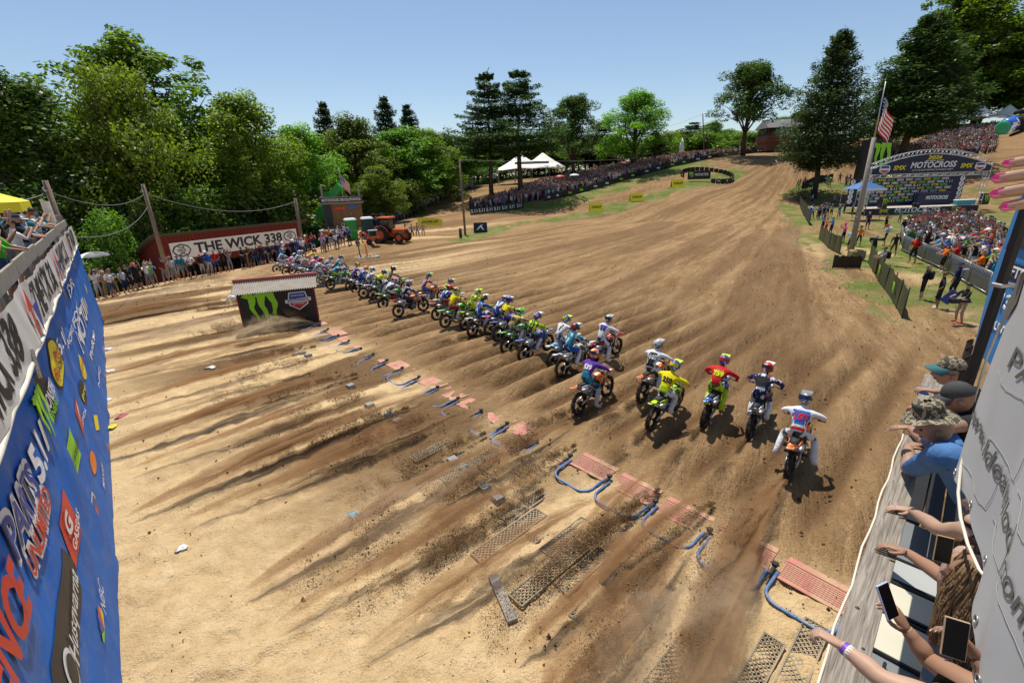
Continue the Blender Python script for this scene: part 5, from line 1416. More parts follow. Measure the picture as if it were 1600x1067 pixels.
# px, py of the rear contact; bike colours; clothes; helmet; number; pose; description
RID = [
(434, 427, 'white', 'white', 'ltblue', 'white', 'blue', None, 'pegs', 'light blue jersey, leftmost of the field'),
(448, 429, 'white', 'orange', 'pink', 'white', 'black', None, 'pegs', 'pink and white kit, second from the left end'),
(458, 431, 'orange', 'white', 'ltblue', 'navy', 'ltblue', None, 'pegs', 'pale blue top and navy trousers near the left end'),
(468, 434, 'blue', 'white', 'ltgrey', 'grey', 'orange', None, 'pegs', 'pale grey kit and orange helmet near the left end'),
(480, 427, 'red', 'white', 'yellow', 'white', 'red', None, 'stand', 'yellow top and bright red helmet near the left end'),
(481, 440, 'white', 'blue', 'pink', 'grey', 'navy', None, 'pegs', 'bright pink jersey and dark helmet at left'),
(490, 447, 'red', 'white', 'white', 'white', 'red', None, 'pegs', 'all white kit and red helmet beside the start hut'),
(504, 440, 'white', 'purple', 'lilac', 'white', 'grey', None, 'pegs', 'lilac and white kit and grey helmet at left'),
(521, 441, 'white', 'teal', 'teal', 'navy', 'blue', None, 'stand', 'teal jersey and blue helmet, behind a green bike'),
(518, 454, 'green', 'green', 'teal', 'fluo', 'grey', None, 'pegs', 'teal top and bright yellow-green trousers on a green bike'),
(548, 452, 'white', 'purple', 'purple', 'navy', 'yellow', None, 'pegs', 'purple back and yellow helmet'),
(557, 456, 'ltgrey', 'blue', 'blue', 'blue', 'orange', None, 'pegs', 'plain blue kit and orange helmet'),
(569, 465, 'white', 'ltgrey', 'white', 'black', 'ltblue', None, 'pegs', 'white top and light blue helmet on a white bike'),
(584, 469, 'white', 'green', 'fluo', 'black', 'blue', None, 'pegs', 'yellow-green and black kit and blue helmet'),
(602, 462, 'green', 'black', 'olive', 'black', 'black', None, 'pegs', 'olive and black kit, behind the white-clad green bike rider'),
(599, 479, 'green', 'green', 'white', 'white', 'pink', None, 'pegs', 'white kit with red boots on a green bike'),
(624, 497, 'orange', 'white', 'navy', 'navy', 'ltgrey', None, 'pegs', 'navy kit on an orange bike, nearest the camera in the left half'),
(655, 475, 'orange', 'orange', 'red', 'blue', 'blue', None, 'half', 'red, white and blue kit on an orange bike ahead of the line'),
(688, 487, 'white', 'white', 'fluo', 'black', 'blue', None, 'stand', 'black kit with bright yellow shoulders on a white bike'),
(684, 500, 'orange', 'black', 'blue', 'red', 'red', None, 'pegs', 'blue jersey and red helmet, half hidden at centre'),
(697, 512, 'green', 'green', 'yellow', 'red', 'yellow', None, 'pegs', 'yellow over red jersey on a green bike'),
(727, 512, 'fluo', 'fluo', 'fluo', 'fluo', 'fluo', '33', 'stand', 'all fluorescent yellow kit and helmet'),
(739, 522, 'white', 'black', 'blue', 'blue', 'black', None, 'pegs', 'dark blue kit on a white and black bike'),
(766, 524, 'pink', 'blue', 'blue', 'blue', 'ltblue', '163', 'pegs', 'royal blue kit numbered 163'),
(779, 535, 'blue', 'white', 'yellow', 'purple', 'purple', None, 'pegs', 'yellow and purple kit'),
(792, 550, 'green', 'green', 'gold', 'khaki', 'green', '26', 'pegs', 'dull gold kit on a bright green bike'),
(818, 561, 'blue', 'white', 'fluo', 'navy', 'purple', '27', 'pegs', 'yellow jersey with black number on a blue bike'),
(863, 566, 'white', 'ltblue', 'white', 'white', 'blue', None, 'stand', 'clean white kit and blue helmet on a white bike'),
(879, 582, 'white', 'white', 'teal', 'blue', 'navy', None, 'pegs', 'dark teal-blue kit on a white bike'),
(926, 569, 'red', 'red', 'white', 'white', 'ltgrey', '44', 'half', 'white and purple jersey numbered 44 on a red bike'),
(905, 643, 'orange', 'white', 'purple', 'teal', 'orange', '539', 'half', 'purple to teal jersey numbered 539'),
(1003, 629, 'orange', 'orange', 'white', 'white', 'ltgrey', '440', 'pegs', 'white and black jersey numbered 440'),
(1017, 672, 'fluo', 'fluo', 'yellow', 'white', 'blue', '250', 'pegs', 'yellow jersey numbered 250 and white trousers'),
(1100, 668, 'blue', 'white', 'red', 'fluo', 'blue', '759', 'stand', 'red jersey numbered 759 and blue helmet'),
(1171, 683, 'black', 'white', 'navy', 'navy', 'red', None, 'stand', 'navy and white striped jersey with black back pack'),
(1230, 753, 'orange', 'orange', 'white', 'white', 'grey', '152', 'trail', 'white kit with blue back panel numbered 152, nearest of all'),
]
BOOT = {15: 'red', 16: 'black', 33: 'fluo', 20: 'white', 21: 'fluo'}
SUB = {'539': ((.26, .10, .52), 'white'), '44': ((.16, .08, .40), 'navy'), '440': (None, 'ltgrey'), '250': (None, 'black'), '759': (None, 'fluo'), '152': (None, 'red'), '33': (None, 'olive'), '163': (None, 'white'), '26': (None, 'black'), '27': (None, 'black')}
CREW = []
CNB = {'fluo': 'bright yellow', 'ltgrey': 'grey'}
def short(t): return ' '.join(t.split()[:16]).rstrip(',')
for i, (px, py, b1_, b2_, jr, pt, hl, num, pose, desc) in enumerate(RID):
 g = gz(px, py + 1)
 if pose == 'pegs' and i % 2 and i < 30: pose = 'tuck'
 zz = zs(g.x, g.y) + .005
 rz = math.atan2(LV[1], LV[0]) + random.uniform(-.08, .08) + (.12 if i > 30 else 0) + (-.02 * (36 - i) / 36)
 if i == 17: rz -= .1
 lean = random.uniform(-.06, .06)
 if i == 32: lean = .10
 bk = make_bike((g.x, g.y, zz), rz, lean, short(f'{CNB.get(b1_, b1_)} bike of the rider in {desc}'), cmat(C[b1_], kind='decal'), cmat(C[b2_], kind='decal'), M_SEAT if b2_ != 'ltblue' else cmat(C['ltblue']), cmat(C['white'] if b1_ != 'white' else C['ltgrey'], kind='plastic'), i in (35, 31))
 pitch = -R_(random.uniform(0, 2.5))
 bk.rotation_euler = (lean, pitch, rz)
 body, J = RB[pose]
 r = thing('person', short(f'rider in {desc}'), 'person', (g.x, g.y, zz), rz, 'motocross riders leaving the gate')
 r.rotation_euler = (lean, pitch, rz)
 bo = link('body', body, r)
 boot = cmat(C[BOOT.get(i, 'white' if i % 3 else 'ltgrey')])
 setmats(bo, [cmat(C[jr], kind='kit' if i < 29 or i == 34 else 'cloth'), cmat(C[pt], kind='kit'), boot, cmat(C['black'] if i % 2 else C['navy'])])
 h = link('helmet', HELM[0], r); hd = J['head'][0]
 h.matrix_local = Matrix.Translation((hd[0] + .015, hd[1], hd[2] + .035)) @ Matrix.Rotation(random.uniform(-.12, .12) - (.05 if i > 28 else .2), 4, 'Z') @ Matrix.Rotation(.1, 4, 'Y')
 setmats(h, [cmat(C[hl], kind='decal')])
 o = link('peak', HELM[1], h); setmats(o, [cmat(C['fluo' if hl in ('blue',) else 'navy' if hl in ('yellow', 'orange') else hl if i % 2 else 'white'], kind='plastic')])
 link('goggles', HELM[2], h)
 o = link('stripe', HELM[3], h); setmats(o, [cmat(C[['navy', 'white', 'yellow', 'red', 'black'][i % 5]], kind='plastic')])
 sp_ = (Vector(J['neckb'][0]) - Vector(J['pelvis'][0])).normalized()
 mid = Vector(J['waist'][0]).lerp(Vector(J['chest'][0]), .75)
 Mb = frame(mid, (0, -1, 0), sp_)
 def panel(poly, m, off=0.0, nm='back_panel', cz=0.0):
  # cloth panel shrunk onto the back
  bvp = BVHTree.FromPolygons([v.co[:] for v in body.vertices], [list(p.vertices) for p in body.polygons])
  xs = [p[0] for p in poly]; ys = [p[1] for p in poly]; mbp = MB(); nn = (Mb.to_3x3() @ Vector((0, 0, 1))).normalized(); N_ = 9
  grid = {}
  def inside(x, y):
   c = False; n = len(poly)
   for a in range(n):
    x1, y1 = poly[a]; x2, y2 = poly[a - 1]
    if (y1 > y) != (y2 > y) and x < (x2 - x1) * (y - y1) / (y2 - y1) + x1: c = not c
   return c
  Vv, Ff = [], []
  for a in range(N_ + 1):
   for b in range(N_ + 1):
    x = min(xs) + (max(xs) - min(xs)) * a / N_; y = min(ys) + (max(ys) - min(ys)) * b / N_
    p = Mb @ Vector((x, y, 0)) + nn * .5; hit = bvp.ray_cast(p, -nn, 1.0)
    grid[a, b] = (len(Vv), hit[0] is not None); Vv.append((hit[0] + nn * (.004 + off)) if hit[0] is not None else Mb @ Vector((x, y, 0)))
  for a in range(N_):
   for b in range(N_):
    x = min(xs) + (max(xs) - min(xs)) * (a + .5) / N_; y = min(ys) + (max(ys) - min(ys)) * (b + .5) / N_
    q = [grid[a, b], grid[a + 1, b], grid[a + 1, b + 1], grid[a, b + 1]]
    if inside(x, y) and all(k[1] for k in q): Ff.append(tuple(k[0] for k in q))
  mbp.add(Vv, Ff, 0, True)
  return mbp.obj(nm, m, r)
 if num == '152': panel([(-.17, -.17), (.17, -.17), (.17, .15), (-.17, .15)], cmat(C['blue'])); panel([(-.17, -.30), (.17, -.30), (.17, -.24), (-.17, -.24)], cmat(C['red']), nm='belt')
 if num == '440': panel([(-.15, -.30), (.15, -.30), (.13, .14), (-.13, .14)], cmat(C['black']))
 if num == '44': panel([(-.17, .04), (.17, .04), (.16, .16), (-.16, .16)], cmat(C['purple']))
 if num == '539': panel([(-.16, -.32), (.16, -.32), (.16, -.12), (-.16, -.12)], cmat(C['teal']))
 if num == '250': panel([(-.15, -.34), (.15, -.34), (.15, -.16), (-.15, -.16)], cmat(C['fluo']))
 if i == 34: panel([(-.14, -.14), (.14, -.14), (.15, .14), (-.15, .14)], cmat(C['black']), .02, 'back_pack'); panel([(-.19, -.22), (.19, -.22), (.19, -.16), (-.19, -.16)], cmat(C['white']), nm='stripe_panel')
 if i in (17,): panel([(-.14, -.14), (.14, -.14), (.15, .14), (-.15, .14)], cmat(C['ltblue']))
 if i in (18, 24, 13, 26): panel([(-.16, -.30), (.16, -.30), (.16, -.06), (-.16, -.06)], cmat(C['black']))
 if i == 20: panel([(-.18, -.06), (.18, -.06), (.18, .16), (-.18, .16)], cmat(C['yellow']))
 if num:
  me = project_text(body, num, Mb @ Matrix.Translation((0, -.01, 0)), .16 if len(num) < 3 else .15, .13 * len(num) if len(num) < 3 else .27, cmat(C[SUB[num][1]]), .045)
  for v in me.vertices: v.co += (Mb.to_3x3() @ Vector((0, 0, 1))) * .006
  link('number', me, r)
 if num in ('152', '759', '539'):
  me = project_text(body, '- - - - -', Mb @ Matrix.Translation((0, .125, 0)), .035, .2, cmat(C['white']), .03)
  for v in me.vertices: v.co += (Mb.to_3x3() @ Vector((0, 0, 1))) * .006
  link('name_strip', me, r)
 bk.scale = r.scale = (.94, .94, .94)
 CREW.append((r, bk, g, rz))
# ------------------------------------------------------------------ starting gate
M_GATEB = mat('blue_gate_paint', (.07, .17, .38), .5, .1, var=.25, scale=6, dirt=((.40, .28, .16), .5, 7))
M_PADRED = mat('faded_red_paint', (.46, .15, .13), .9, var=.35, scale=4, dirt=((.44, .31, .18), .8, 2.6), bump=.3)
M_GRATE = mat('sandy_expanded_metal', (.26, .215, .15), .7, .3, var=.3, scale=5, dirt=((.44, .31, .18), .4, 4))
M_BLOCK = mat('grey_block', (.34, .33, .31), .8, .2, var=.2, scale=6, dirt=((.40, .29, .17), .35, 6))
rg = math.atan2(GV[1], GV[0])
def gp(u, v, z=0.0):
 p = xy(u, v); return Vector((p[0], p[1], z))
ORD = ['first', 'second', 'third', 'fourth', 'fifth', 'sixth', 'seventh', 'eighth', 'ninth', 'tenth', 'eleventh', 'twelfth', 'thirteenth', 'fourteenth', 'fifteenth', 'sixteenth', 'seventeenth', 'eighteenth', 'nineteenth', 'twentieth']
# one fallen gate: bent blue pipe + latch + painted strip with mesh
GW = GATE
def gate_pipe():
 mb = MB(); r = .027; L = .62; w = GW / 2 - .07; c = .24
 pts = []
 pts.append((.06, -w, .05))
 pts.append((-L + c, -w, .05))
 for k in range(1, 6):
  q = k / 6 * math.pi / 2; pts.append((-L + c - c * math.sin(q), -w + c - c * math.cos(q), .05))
 pts.append((-L, -w + c, .045)); pts.append((-L, w - c, .045))
 for k in range(1, 6):
  q = math.pi / 2 - k / 6 * math.pi / 2; pts.append((-L + c - c * math.sin(q), w - c + c * math.cos(q), .05))
 pts.append((-L + c, w, .05)); pts.append((.06, w, .05))
 mb.tube(pts, r, 8)
 return mb
def gate_latch():
 mb = MB()
 mb.box((.02, GW / 2, .07), (.24, .05, .05), bev=.01); mb.box((.14, GW / 2, .11), (.10, .09, .07), bev=.015); mb.tube([(.12, GW / 2 - .07, .13), (.12, GW / 2 + .07, .13)], .012, 6); mb.box((-.1, GW / 2, .06), (.3, .02, .03))
 return mb
def gate_strip():
 mb = MB(); mb.box((.30, 0, .012), (.62, GW - .16, .024), bev=.006)
 return mb
def gate_mesh_sheet():
 mb = MB(); n = 18
 for k in range(n):
  a = -GW / 2 + .1 + (GW - .2) * k / (n - 1)
  mb.box((.24, a, .028), (.36, .006, .008))
 for k in range(8): mb.box((.08 + .32 * k / 7, 0, .029), (.006, GW - .2, .008))
 mb.box((.46, 0, .03), (.02, GW - .18, .02))
 return mb
G_PIPE = gate_pipe().mesh('bent_pipe', M_GATEB); G_LATCH = gate_latch().mesh('latch', M_DKMETAL); G_STRIP = gate_strip().mesh('painted_strip', M_PADRED); G_WEB = gate_mesh_sheet().mesh('wire_web', mat('pink_wire', (.42, .22, .16), .8, .1))
lane_rz = math.atan2(LV[1], LV[0])
NG = 24
for k in range(-1, NG):
 v = (k + .5) * GATE
 b = gp(0, v); b.z = zs(b.x, b.y) + .012
 lab = 'fallen blue start gate nearest the rail with a broad red mesh strip' if k == -1 else f'fallen blue pipe start gate, {ORD[k] if k < 20 else ["twenty-first", "twenty-second", "twenty-third", "twenty-fourth"][k - 20]} in line counting from the one nearest the rail'
 t = thing('start_gate', lab, 'start gate', b, lane_rz, 'fallen start gates in line')
 p_ = link('bent_pipe', G_PIPE, t); l_ = link('latch', G_LATCH, t); o = link('painted_strip', G_STRIP, t)
 rk = random.Random(k + 50); far = min(1, max(0, (k - 2) / 4))
 p_.rotation_euler = (rk.uniform(-.02, .02), -.10 * far - rk.uniform(0, .03), rk.uniform(-.03, .03)); p_.location = (rk.uniform(-.04, .04), 0, -.012 * far - rk.uniform(0, .02))
 l_.location = (0, 0, -.01 * far); o.location = (rk.uniform(-.03, .03), 0, (-.005 - rk.uniform(0, .012)) - .018 * far); o.rotation_euler = (rk.uniform(-.02, .02), .02 * far, rk.uniform(-.03, .03))
 if k < 5: link('wire_web', G_WEB, o)
# ------------------------------------------------------------------ expanded metal start pads and blocks behind the gate
def grate_mb(L, W):
 mb = MB(); nx, ny = int(L / .085), max(3, int(W / .062))
 dx, dy = L / nx, W / ny
 for i in range(nx):
  for j in range(ny):
   cx, cy = -L / 2 + dx * (i + .5), -W / 2 + dy * (j + .5)
   hx, hy = dx * .5, dy * .5
   for (ax, ay, bx2, by2) in ((-hx, 0, 0, hy), (0, hy, hx, 0), (hx, 0, 0, -hy), (0, -hy, -hx, 0)):
    d = Vector((bx2 - ax, by2 - ay, 0)); n = Vector((-d.y, d.x, 0)).normalized() * .0075
    A = Vector((cx + ax, cy + ay, .03)); B = Vector((cx + bx2, cy + by2, .03))
    mb.add([A - n, B - n, B + n, A + n, A - n - Vector((0, 0, .02)), B - n - Vector((0, 0, .02)), B + n - Vector((0, 0, .02)), A + n - Vector((0, 0, .02))], [(0, 1, 2, 3), (0, 4, 5, 1), (2, 6, 7, 3)])
 return mb
GR1 = grate_mb(1.66, .30).mesh('expanded_metal', M_GRATE); GR2 = grate_mb(1.15, .27).mesh('expanded_metal', M_GRATE)
def frame_mb(L, W):
 mb = MB()
 for s in (-1, 1): mb.box((0, s * W / 2, .02), (L, .022, .04))
 for s in (-1, 1): mb.box((s * L / 2, 0, .02), (.022, W, .04))
 return mb
FR1 = frame_mb(1.66, .30).mesh('edge_bar', M_GRATE); FR2 = frame_mb(1.15, .27).mesh('edge_bar', M_GRATE)
PADS = [(-2.55, 2.53, 1, 0), (-2.13, 2.18, 0, .01), (-1.75, 2.88, 0, 0), (-2.45, 3.65, 1, .02), (-2.1, 3.32, 0, 0), (-1.7, 4.05, 0, .02), (-2.1, 1.67, 1, 0), (-2.1, 1.07, 1, .01), (-1.3, -.80, 1, .02), (-1.75, -.45, 0, 0), (-1.6, 5.9, 1, .02), (-2.2, 6.3, 1, .0), (-2.5, .35, 1, -.02), (-1.9, 7.1, 0, .05), (-2.3, 4.8, 1, 0), (-2.6, .0, 0, .02)]
for i, (u, v, big, a) in enumerate(PADS):
 b = gp(u, v); b.z = zs(b.x, b.y) - .004 - .012 * (i % 3)
 t = thing('traction_pad', 'x', 'traction pad', b, lane_rz + a, 'expanded metal traction pads'); t.rotation_euler = (random.uniform(-.015, .015), random.uniform(-.02, .02), lane_rz + a)
 m_, f_ = (GR1, FR1) if big else (GR2, FR2)
 o = link('expanded_metal', m_, t); link('edge_bar', f_, t)
# relabel by their order along the gate line
_p = sorted([o for o in COL.objects if o.name.startswith('traction_pad')], key=lambda o: uv(o.location.x, o.location.y)[1])
for i, o in enumerate(_p): o['label'] = f'sandy expanded metal traction pad, {ORD[i] if i < 20 else "twenty-first"} counting along the gate from the rail side'
BLOCKS = [((950, 908), .2), ((1000, 940), .2), ((708, 724), .22), ((728, 742), .22), ((778, 780), .14), ((622, 660), .12), ((608, 650), .1), ((578, 636), .1), ((472, 553), .12), ((482, 557), .12), ((462, 555), .08), ((548, 605), .1), ((757, 765), .1)]
for i, ((px, py), h) in enumerate(BLOCKS):
 b = gz(px, py); b.z = zs(b.x, b.y)
 t = thing('start_block', 'x', 'block', b, lane_rz + random.uniform(-.1, .2), 'perforated metal start blocks')
 mb = MB(); w = .20; mb.loft([[(-w * .62, -w * .62, -.03), (w * .62, -w * .62, -.03), (w * .62, w * .62, -.03), (-w * .62, w * .62, -.03)], [(-w * .5, -w * .5, h), (w * .5, -w * .5, h), (w * .5, w * .5, h), (-w * .5, w * .5, h)]], smooth=False); part(mb, 'block_body', M_BLOCK, t)
 mb = MB(); [mb.lathe([(.012, h + .001), (.012, h + .003)], 6, Matrix.Translation(((a - 1.5) * .045, (c - 1.5) * .045, 0))) for a in range(4) for c in range(4)]; o = part(mb, 'perforation', M_BLACK, t); o['kind'] = 'stuff'
_p = sorted([o for o in COL.objects if o.name.startswith('start_block')], key=lambda o: uv(o.location.x, o.location.y)[1])
for i, o in enumerate(_p): o['label'] = f'small grey perforated start block, {ORD[i]} counting along the gate from the rail side'
b = gz(785, 935); mb = MB(); mb.box((0, 0, .03), (.9, .16, .06), rot=rg + 1.57 + 1.2); o = mb.obj('timber_plank', M_WOODG, None, (b.x, b.y, zs(b.x, b.y))); tag(o, 'loose pale plank half buried in the sand below the traction pads', 'plank')
# litter
def litter(px, py, col, label, s=.14, name='litter_bag'):
 b = gz(px, py); mb = MB(); rr = random.Random(px)
 def P(a, c):
  q = a * 2 * math.pi; w = math.pi * c; k = 1 + .45 * math.sin(q * 3 + c * 9 + px) + rr.uniform(-.2, .2) * (0 < a < 1)
  return (s * math.sin(w) * math.cos(q) * k * 1.3, s * math.sin(w) * math.sin(q) * k, s * .25 * math.cos(w) * k + s * .2)
 mb.grid(P, 9, 6); o = mb.obj(name, mat('litter_%d' % px, col, .5), None, (b.x, b.y, zs(b.x, b.y))); o.rotation_euler = (0, 0, px); tag(o, label, 'litter')
litter(284, 856, (.75, .75, .75), 'crumpled white paper lying alone on the pale sand', .07, 'paper_scrap')
litter(555, 806, (.10, .42, .52), 'turquoise plastic scrap lying on the pale sand', .12); litter(542, 825, (.5, .5, .5), 'clear plastic scrap beside the turquoise one', .08)
litter(174, 669, (.75, .60, .03), 'yellow crumpled bag at the foot of the blue wall', .11); litter(190, 649, (.35, .04, .08), 'dark red and black scrap just above the yellow bag', .12)
litter(168, 546, (.6, .62, .66), 'clear plastic sheet at the foot of the wall further away', .15); litter(172, 580, (.7, .7, .7), 'white scrap at the wall between plastic sheet and red scrap', .12)
litter(168, 625, (.65, .66, .7), 'small pale scrap close to the wall above the yellow bag', .09); litter(330, 576, (.72, .72, .72), 'white scrap out on the sand near the start hut', .12)
# ------------------------------------------------------------------ sand thrown up by the rear wheels (real grains and clods)
M_GRAIN = mat('thrown_sand', (.22, .135, .068), .95, var=.5, scale=4, spec=.05)
M_CLOD = mat('damp_clod', (.075, .045, .023), .95, var=.4, scale=6, spec=.05)
_tet = np.array([[1, 1, 1], [-1, -1, 1], [-1, 1, -1], [1, -1, -1]], float) / 1.7
_tf = np.array([[0, 1, 2], [0, 3, 1], [0, 2, 3], [1, 3, 2]], np.int32)
def grains(P, S, r):
 n = len(P)
 ax = sph(n, r); an = r.uniform(0, 6.28, n); c, s = np.cos(an), np.sin(an)
 V = np.tile(_tet, (n, 1, 1))
 k = ax[:, None, :]
 V = V * c[:, None, None] + np.cross(np.broadcast_to(k, V.shape), V) * s[:, None, None] + k * (np.sum(k * V, -1, keepdims=True)) * (1 - c)[:, None, None]
 V = V * S[:, None, None] + P[:, None, :]
 F = (np.arange(n, dtype=np.int32)[:, None, None] * 4 + _tf[None]).reshape(-1, 3)
 return V.reshape(-1, 3), F
def plume_mesh(seed, L=5.5, h=1.0, n=9000, spread=.26, size=.009):
 """a jet thrown back (-x) from the wheel at the origin"""
 r = np.random.default_rng(seed)
 t = r.uniform(0, 1, n) ** .85
 jets = r.integers(0, 5, n); ja = r.uniform(.25, 1.0, 5); js = r.normal(0, .5, 5)
 a = ja[jets] * r.normal(1, .10, n)
 x = -L * t * (.55 + .45 * a)
 z = h * a * 4 * t * (1 - t * .96) * (.5 + .3 * a) + .08 + r.normal(0, 1, n) * (.03 + .14 * t)
 y = (js[jets] * spread * .6 * t + r.normal(0, 1, n) * spread * (.12 + .6 * t))
 z = np.abs(z) + .01
 wob = fbm(x * 2.2 + seed, z * 2.6, 3, seed)
 keep = wob > .40
 P = np.stack([x, y, z], -1)[keep]; m = len(P)
 S = size * r.lognormal(0, .45, m); S = np.clip(S, .002, .03); S[:: 60] *= 3.0
 V, F = grains(P, S, r)
 return np_mesh('roost', V, F, [M_GRAIN])
PL = [plume_mesh(s, L, h, n, sp, sz) for s, L, h, n, sp, sz in ((1, 4.2, .6, 24000, .16, .0042), (2, 5.2, .75, 26000, .19, .0046), (3, 3.6, .5, 20000, .14, .004), (4, 6.0, .55, 26000, .17, .005))]
# near the camera the jets have left the riders and hang over the gate
NEAR = [((1230, 753), 0, (1.0, 1.0, .55)), ((1195, 800), 1, (.85, .9, 1.0)), ((1150, 905), 1, (.9, 1.1, 1.2)), ((1115, 790), 0, (.8, .9, .7)), ((1075, 850), 1, (.9, 1.0, 1.1)), ((1030, 770), 3, (.7, .9, .9)),
  ((905, 643), 3, (.55, .9, .9)), ((860, 690), 1, (.7, 1.0, 1.1)), ((900, 700), 3, (.6, .9, .8)), ((800, 745), 1, (.9, 1.0, 1.1)), ((850, 770), 3, (.8, 1.0, .9)), ((760, 680), 3, (.7, 1.0, .9)), ((700, 660), 1, (.7, 1.1, 1.0)),
  ((985, 815), 0, (.9, 1.0, 1.1)), ((640, 640), 3, (.8, 1.0, 1.0)), ((600, 625), 1, (.7, 1, 1)), ((560, 590), 3, (.8, 1, 1)), ((520, 570), 1, (.8, 1, 1)), ((495, 545), 3, (.8, 1.1, 1)), ((470, 520), 0, (.9, 1, .9)),
  ((440, 500), 3, (.8, 1, 1)), ((500, 505), 1, (.6, 1, 1.2)), ((400, 470), 3, (.7, 1, 1)), ((430, 440), 0, (1, 1, .8)), ((1100, 668), 2, (.8, .8, .5)), ((1171, 683), 2, (.9, .9, .6)), ((1017, 672), 2, (.8, .9, .5)), ((1003, 629), 2, (.7, .9, .5)), ((792, 550), 2, (.7, .8, .5)), ((740, 522), 2, (.7, .8, .4)), ((880, 582), 2, (.6, .8, .5)), ((330, 450), 3, (.7, 1, .9)), ((370, 445), 1, (.6, 1, .8))]
for i, ((px, py), k, sc) in enumerate(NEAR):
 b = gz(px, py); o = link('sand_spray', PL[k], None, (b.x, b.y, zs(b.x, b.y) + .02)); o.scale = sc
 o.rotation_euler = (0, 0, lane_rz + random.uniform(-.10, .10)); tag(o, kind='stuff')
 if i % 2: o.scale.y *= -1
# clods scattered over the sand behind the gate
r_ = np.random.default_rng(5)
n = 12000
u_ = -np.abs(r_.gamma(1.6, 2.6, n)) + .8; v_ = r_.uniform(-1, 42, n)
cl = fbm(v_ * .8, u_ * .22, 3, 91); k_ = cl > .47 + .10 * (v_ < 5); u_, v_ = u_[k_], v_[k_]; n = len(u_)
p_ = P0 + LV * u_[:, None] + GV * v_[:, None]
ok = (p_[:, 1] > 2.5); p_ = p_[ok]; n = len(p_)
S_ = np.clip(.010 * r_.lognormal(0, .6, n), .004, .06)
z_ = hgt(p_[:, 0], p_[:, 1]) + r_.exponential(.12, n) * (r_.uniform(0, 1, n) < .45) + .01
V_, F_ = grains(np.column_stack([p_, z_]), S_, r_)
o = link('sand_clods', np_mesh('sand_clods', V_, F_, [M_CLOD])); tag(o, kind='stuff')
n = 30000; u_ = r_.uniform(.8, 34, n) ** 1.0; v_ = r_.uniform(-3, 40, n); p_ = P0 + LV * u_[:, None] + GV * v_[:, None]
S_ = np.clip(.010 * r_.lognormal(0, .6, n), .004, .06); V_, F_ = grains(np.column_stack([p_, hgt(p_[:, 0], p_[:, 1]) + .03]), S_, r_)
o = link('sand_clods', np_mesh('sand_clods', V_, F_, [M_CLOD])); tag(o, kind='stuff')
# ------------------------------------------------------------------ fine dust hanging in the roost (closed volumes of even density)
def dust_material(name, dens, col):
 m = bpy.data.materials.new(name); m.use_nodes = True; N = m.node_tree.nodes; N.clear()
 out = N.new('ShaderNodeOutputMaterial'); v = N.new('ShaderNodeVolumePrincipled'); m.node_tree.links.new(v.outputs[0], out.inputs['Volume'])
 v.inputs['Color'].default_value = (*col, 1); v.inputs['Density'].default_value = dens; m.cycles.homogeneous_volume = True; return m
M_DUST1 = dust_material('roost_dust', 10.0, (.54, .335, .175)); M_DUST2 = dust_material('pale_dust', .95, (.86, .68, .46))
def dust_hull(seed, m, fat=1.0):
 r = np.random.default_rng(seed); nt, nk = 90, 36; ph = r.uniform(0, 50, 2)
 t = np.linspace(0, 1, nt)[:, None]; q = (2 * np.pi * np.arange(nk) / nk)[None]; cx, cy = np.cos(q) + 0 * t, np.sin(q) + 0 * t
 R = (.10 + .55 * t ** .8) * np.sin(np.pi * np.minimum(1, .04 + t * .96) ** .75) ** .6 * fat
 n = fbm(cx * 2.2 + t * 3.5 + ph[0], cy * 2.2 + ph[1] + t * 1.5, 4, seed); n2 = fbm(cx * 5 + t * 14 + ph[0], cy * 5 + ph[1] + t * 11, 4, seed + 5)
 rr = R * np.maximum(.02, .10 + 2.6 * (n - .36) + 1.5 * (n2 - .5))
 V = np.stack([-t + 0 * rr, rr * cx, np.maximum(0, .26 + .34 * np.sin(np.pi * t ** .8) + rr * cy * .62)], -1)
 mb = MB(); mb.loft([[tuple(p) for p in ring_] for ring_ in V.tolist()], smooth=True); me = mb.mesh('dust_cloud', m); bmx = bmesh.new(); bmx.from_mesh(me); bmesh.ops.remove_doubles(bmx, verts=bmx.verts[:], dist=1e-5); bmesh.ops.recalc_face_normals(bmx, faces=bmx.faces[:]); bmx.to_mesh(me); bmx.free(); return me
DH = [dust_hull(3, M_DUST1), dust_hull(8, M_DUST1), dust_hull(14, M_DUST1), dust_hull(21, M_DUST2, 1.2)]
DUSTS = [((1228, 762), 0, 2.6, .42, .40), ((1205, 800), 1, 3.6, .55, .62), ((1190, 890), 2, 4.2, .62, .70), ((1175, 880), 3, 4.4, 1.2, 1.1), ((1105, 780), 1, 4.4, .50, .55), ((1080, 850), 0, 4.2, .60, .70), ((1040, 735), 2, 3.8, .42, .45),
  ((898, 665), 0, 4.4, .45, .5), ((860, 750), 2, 4.8, .50, .6), ((930, 795), 0, 4.2, .46, .55), ((800, 700), 1, 5.2, .5, .55), ((790, 735), 3, 4.4, .9, .9), ((700, 665), 2, 5.2, .5, .55), ((665, 625), 0, 5.6, .48, .5),
  ((560, 590), 1, 6.2, .5, .55), ((500, 555), 2, 6.2, .5, .55), ((470, 530), 0, 6.5, .55, .6), ((440, 500), 3, 6.5, 1.1, 1.0), ((420, 450), 3, 7.5, 1.2, 1.0), ((360, 470), 1, 6.0, .55, .6), ((600, 610), 2, 5.6, .46, .5), ((730, 640), 0, 4.8, .44, .5), ((500, 520), 3, 4.0, 1.0, 1.2), ((620, 640), 1, 5.4, .46, .5)]
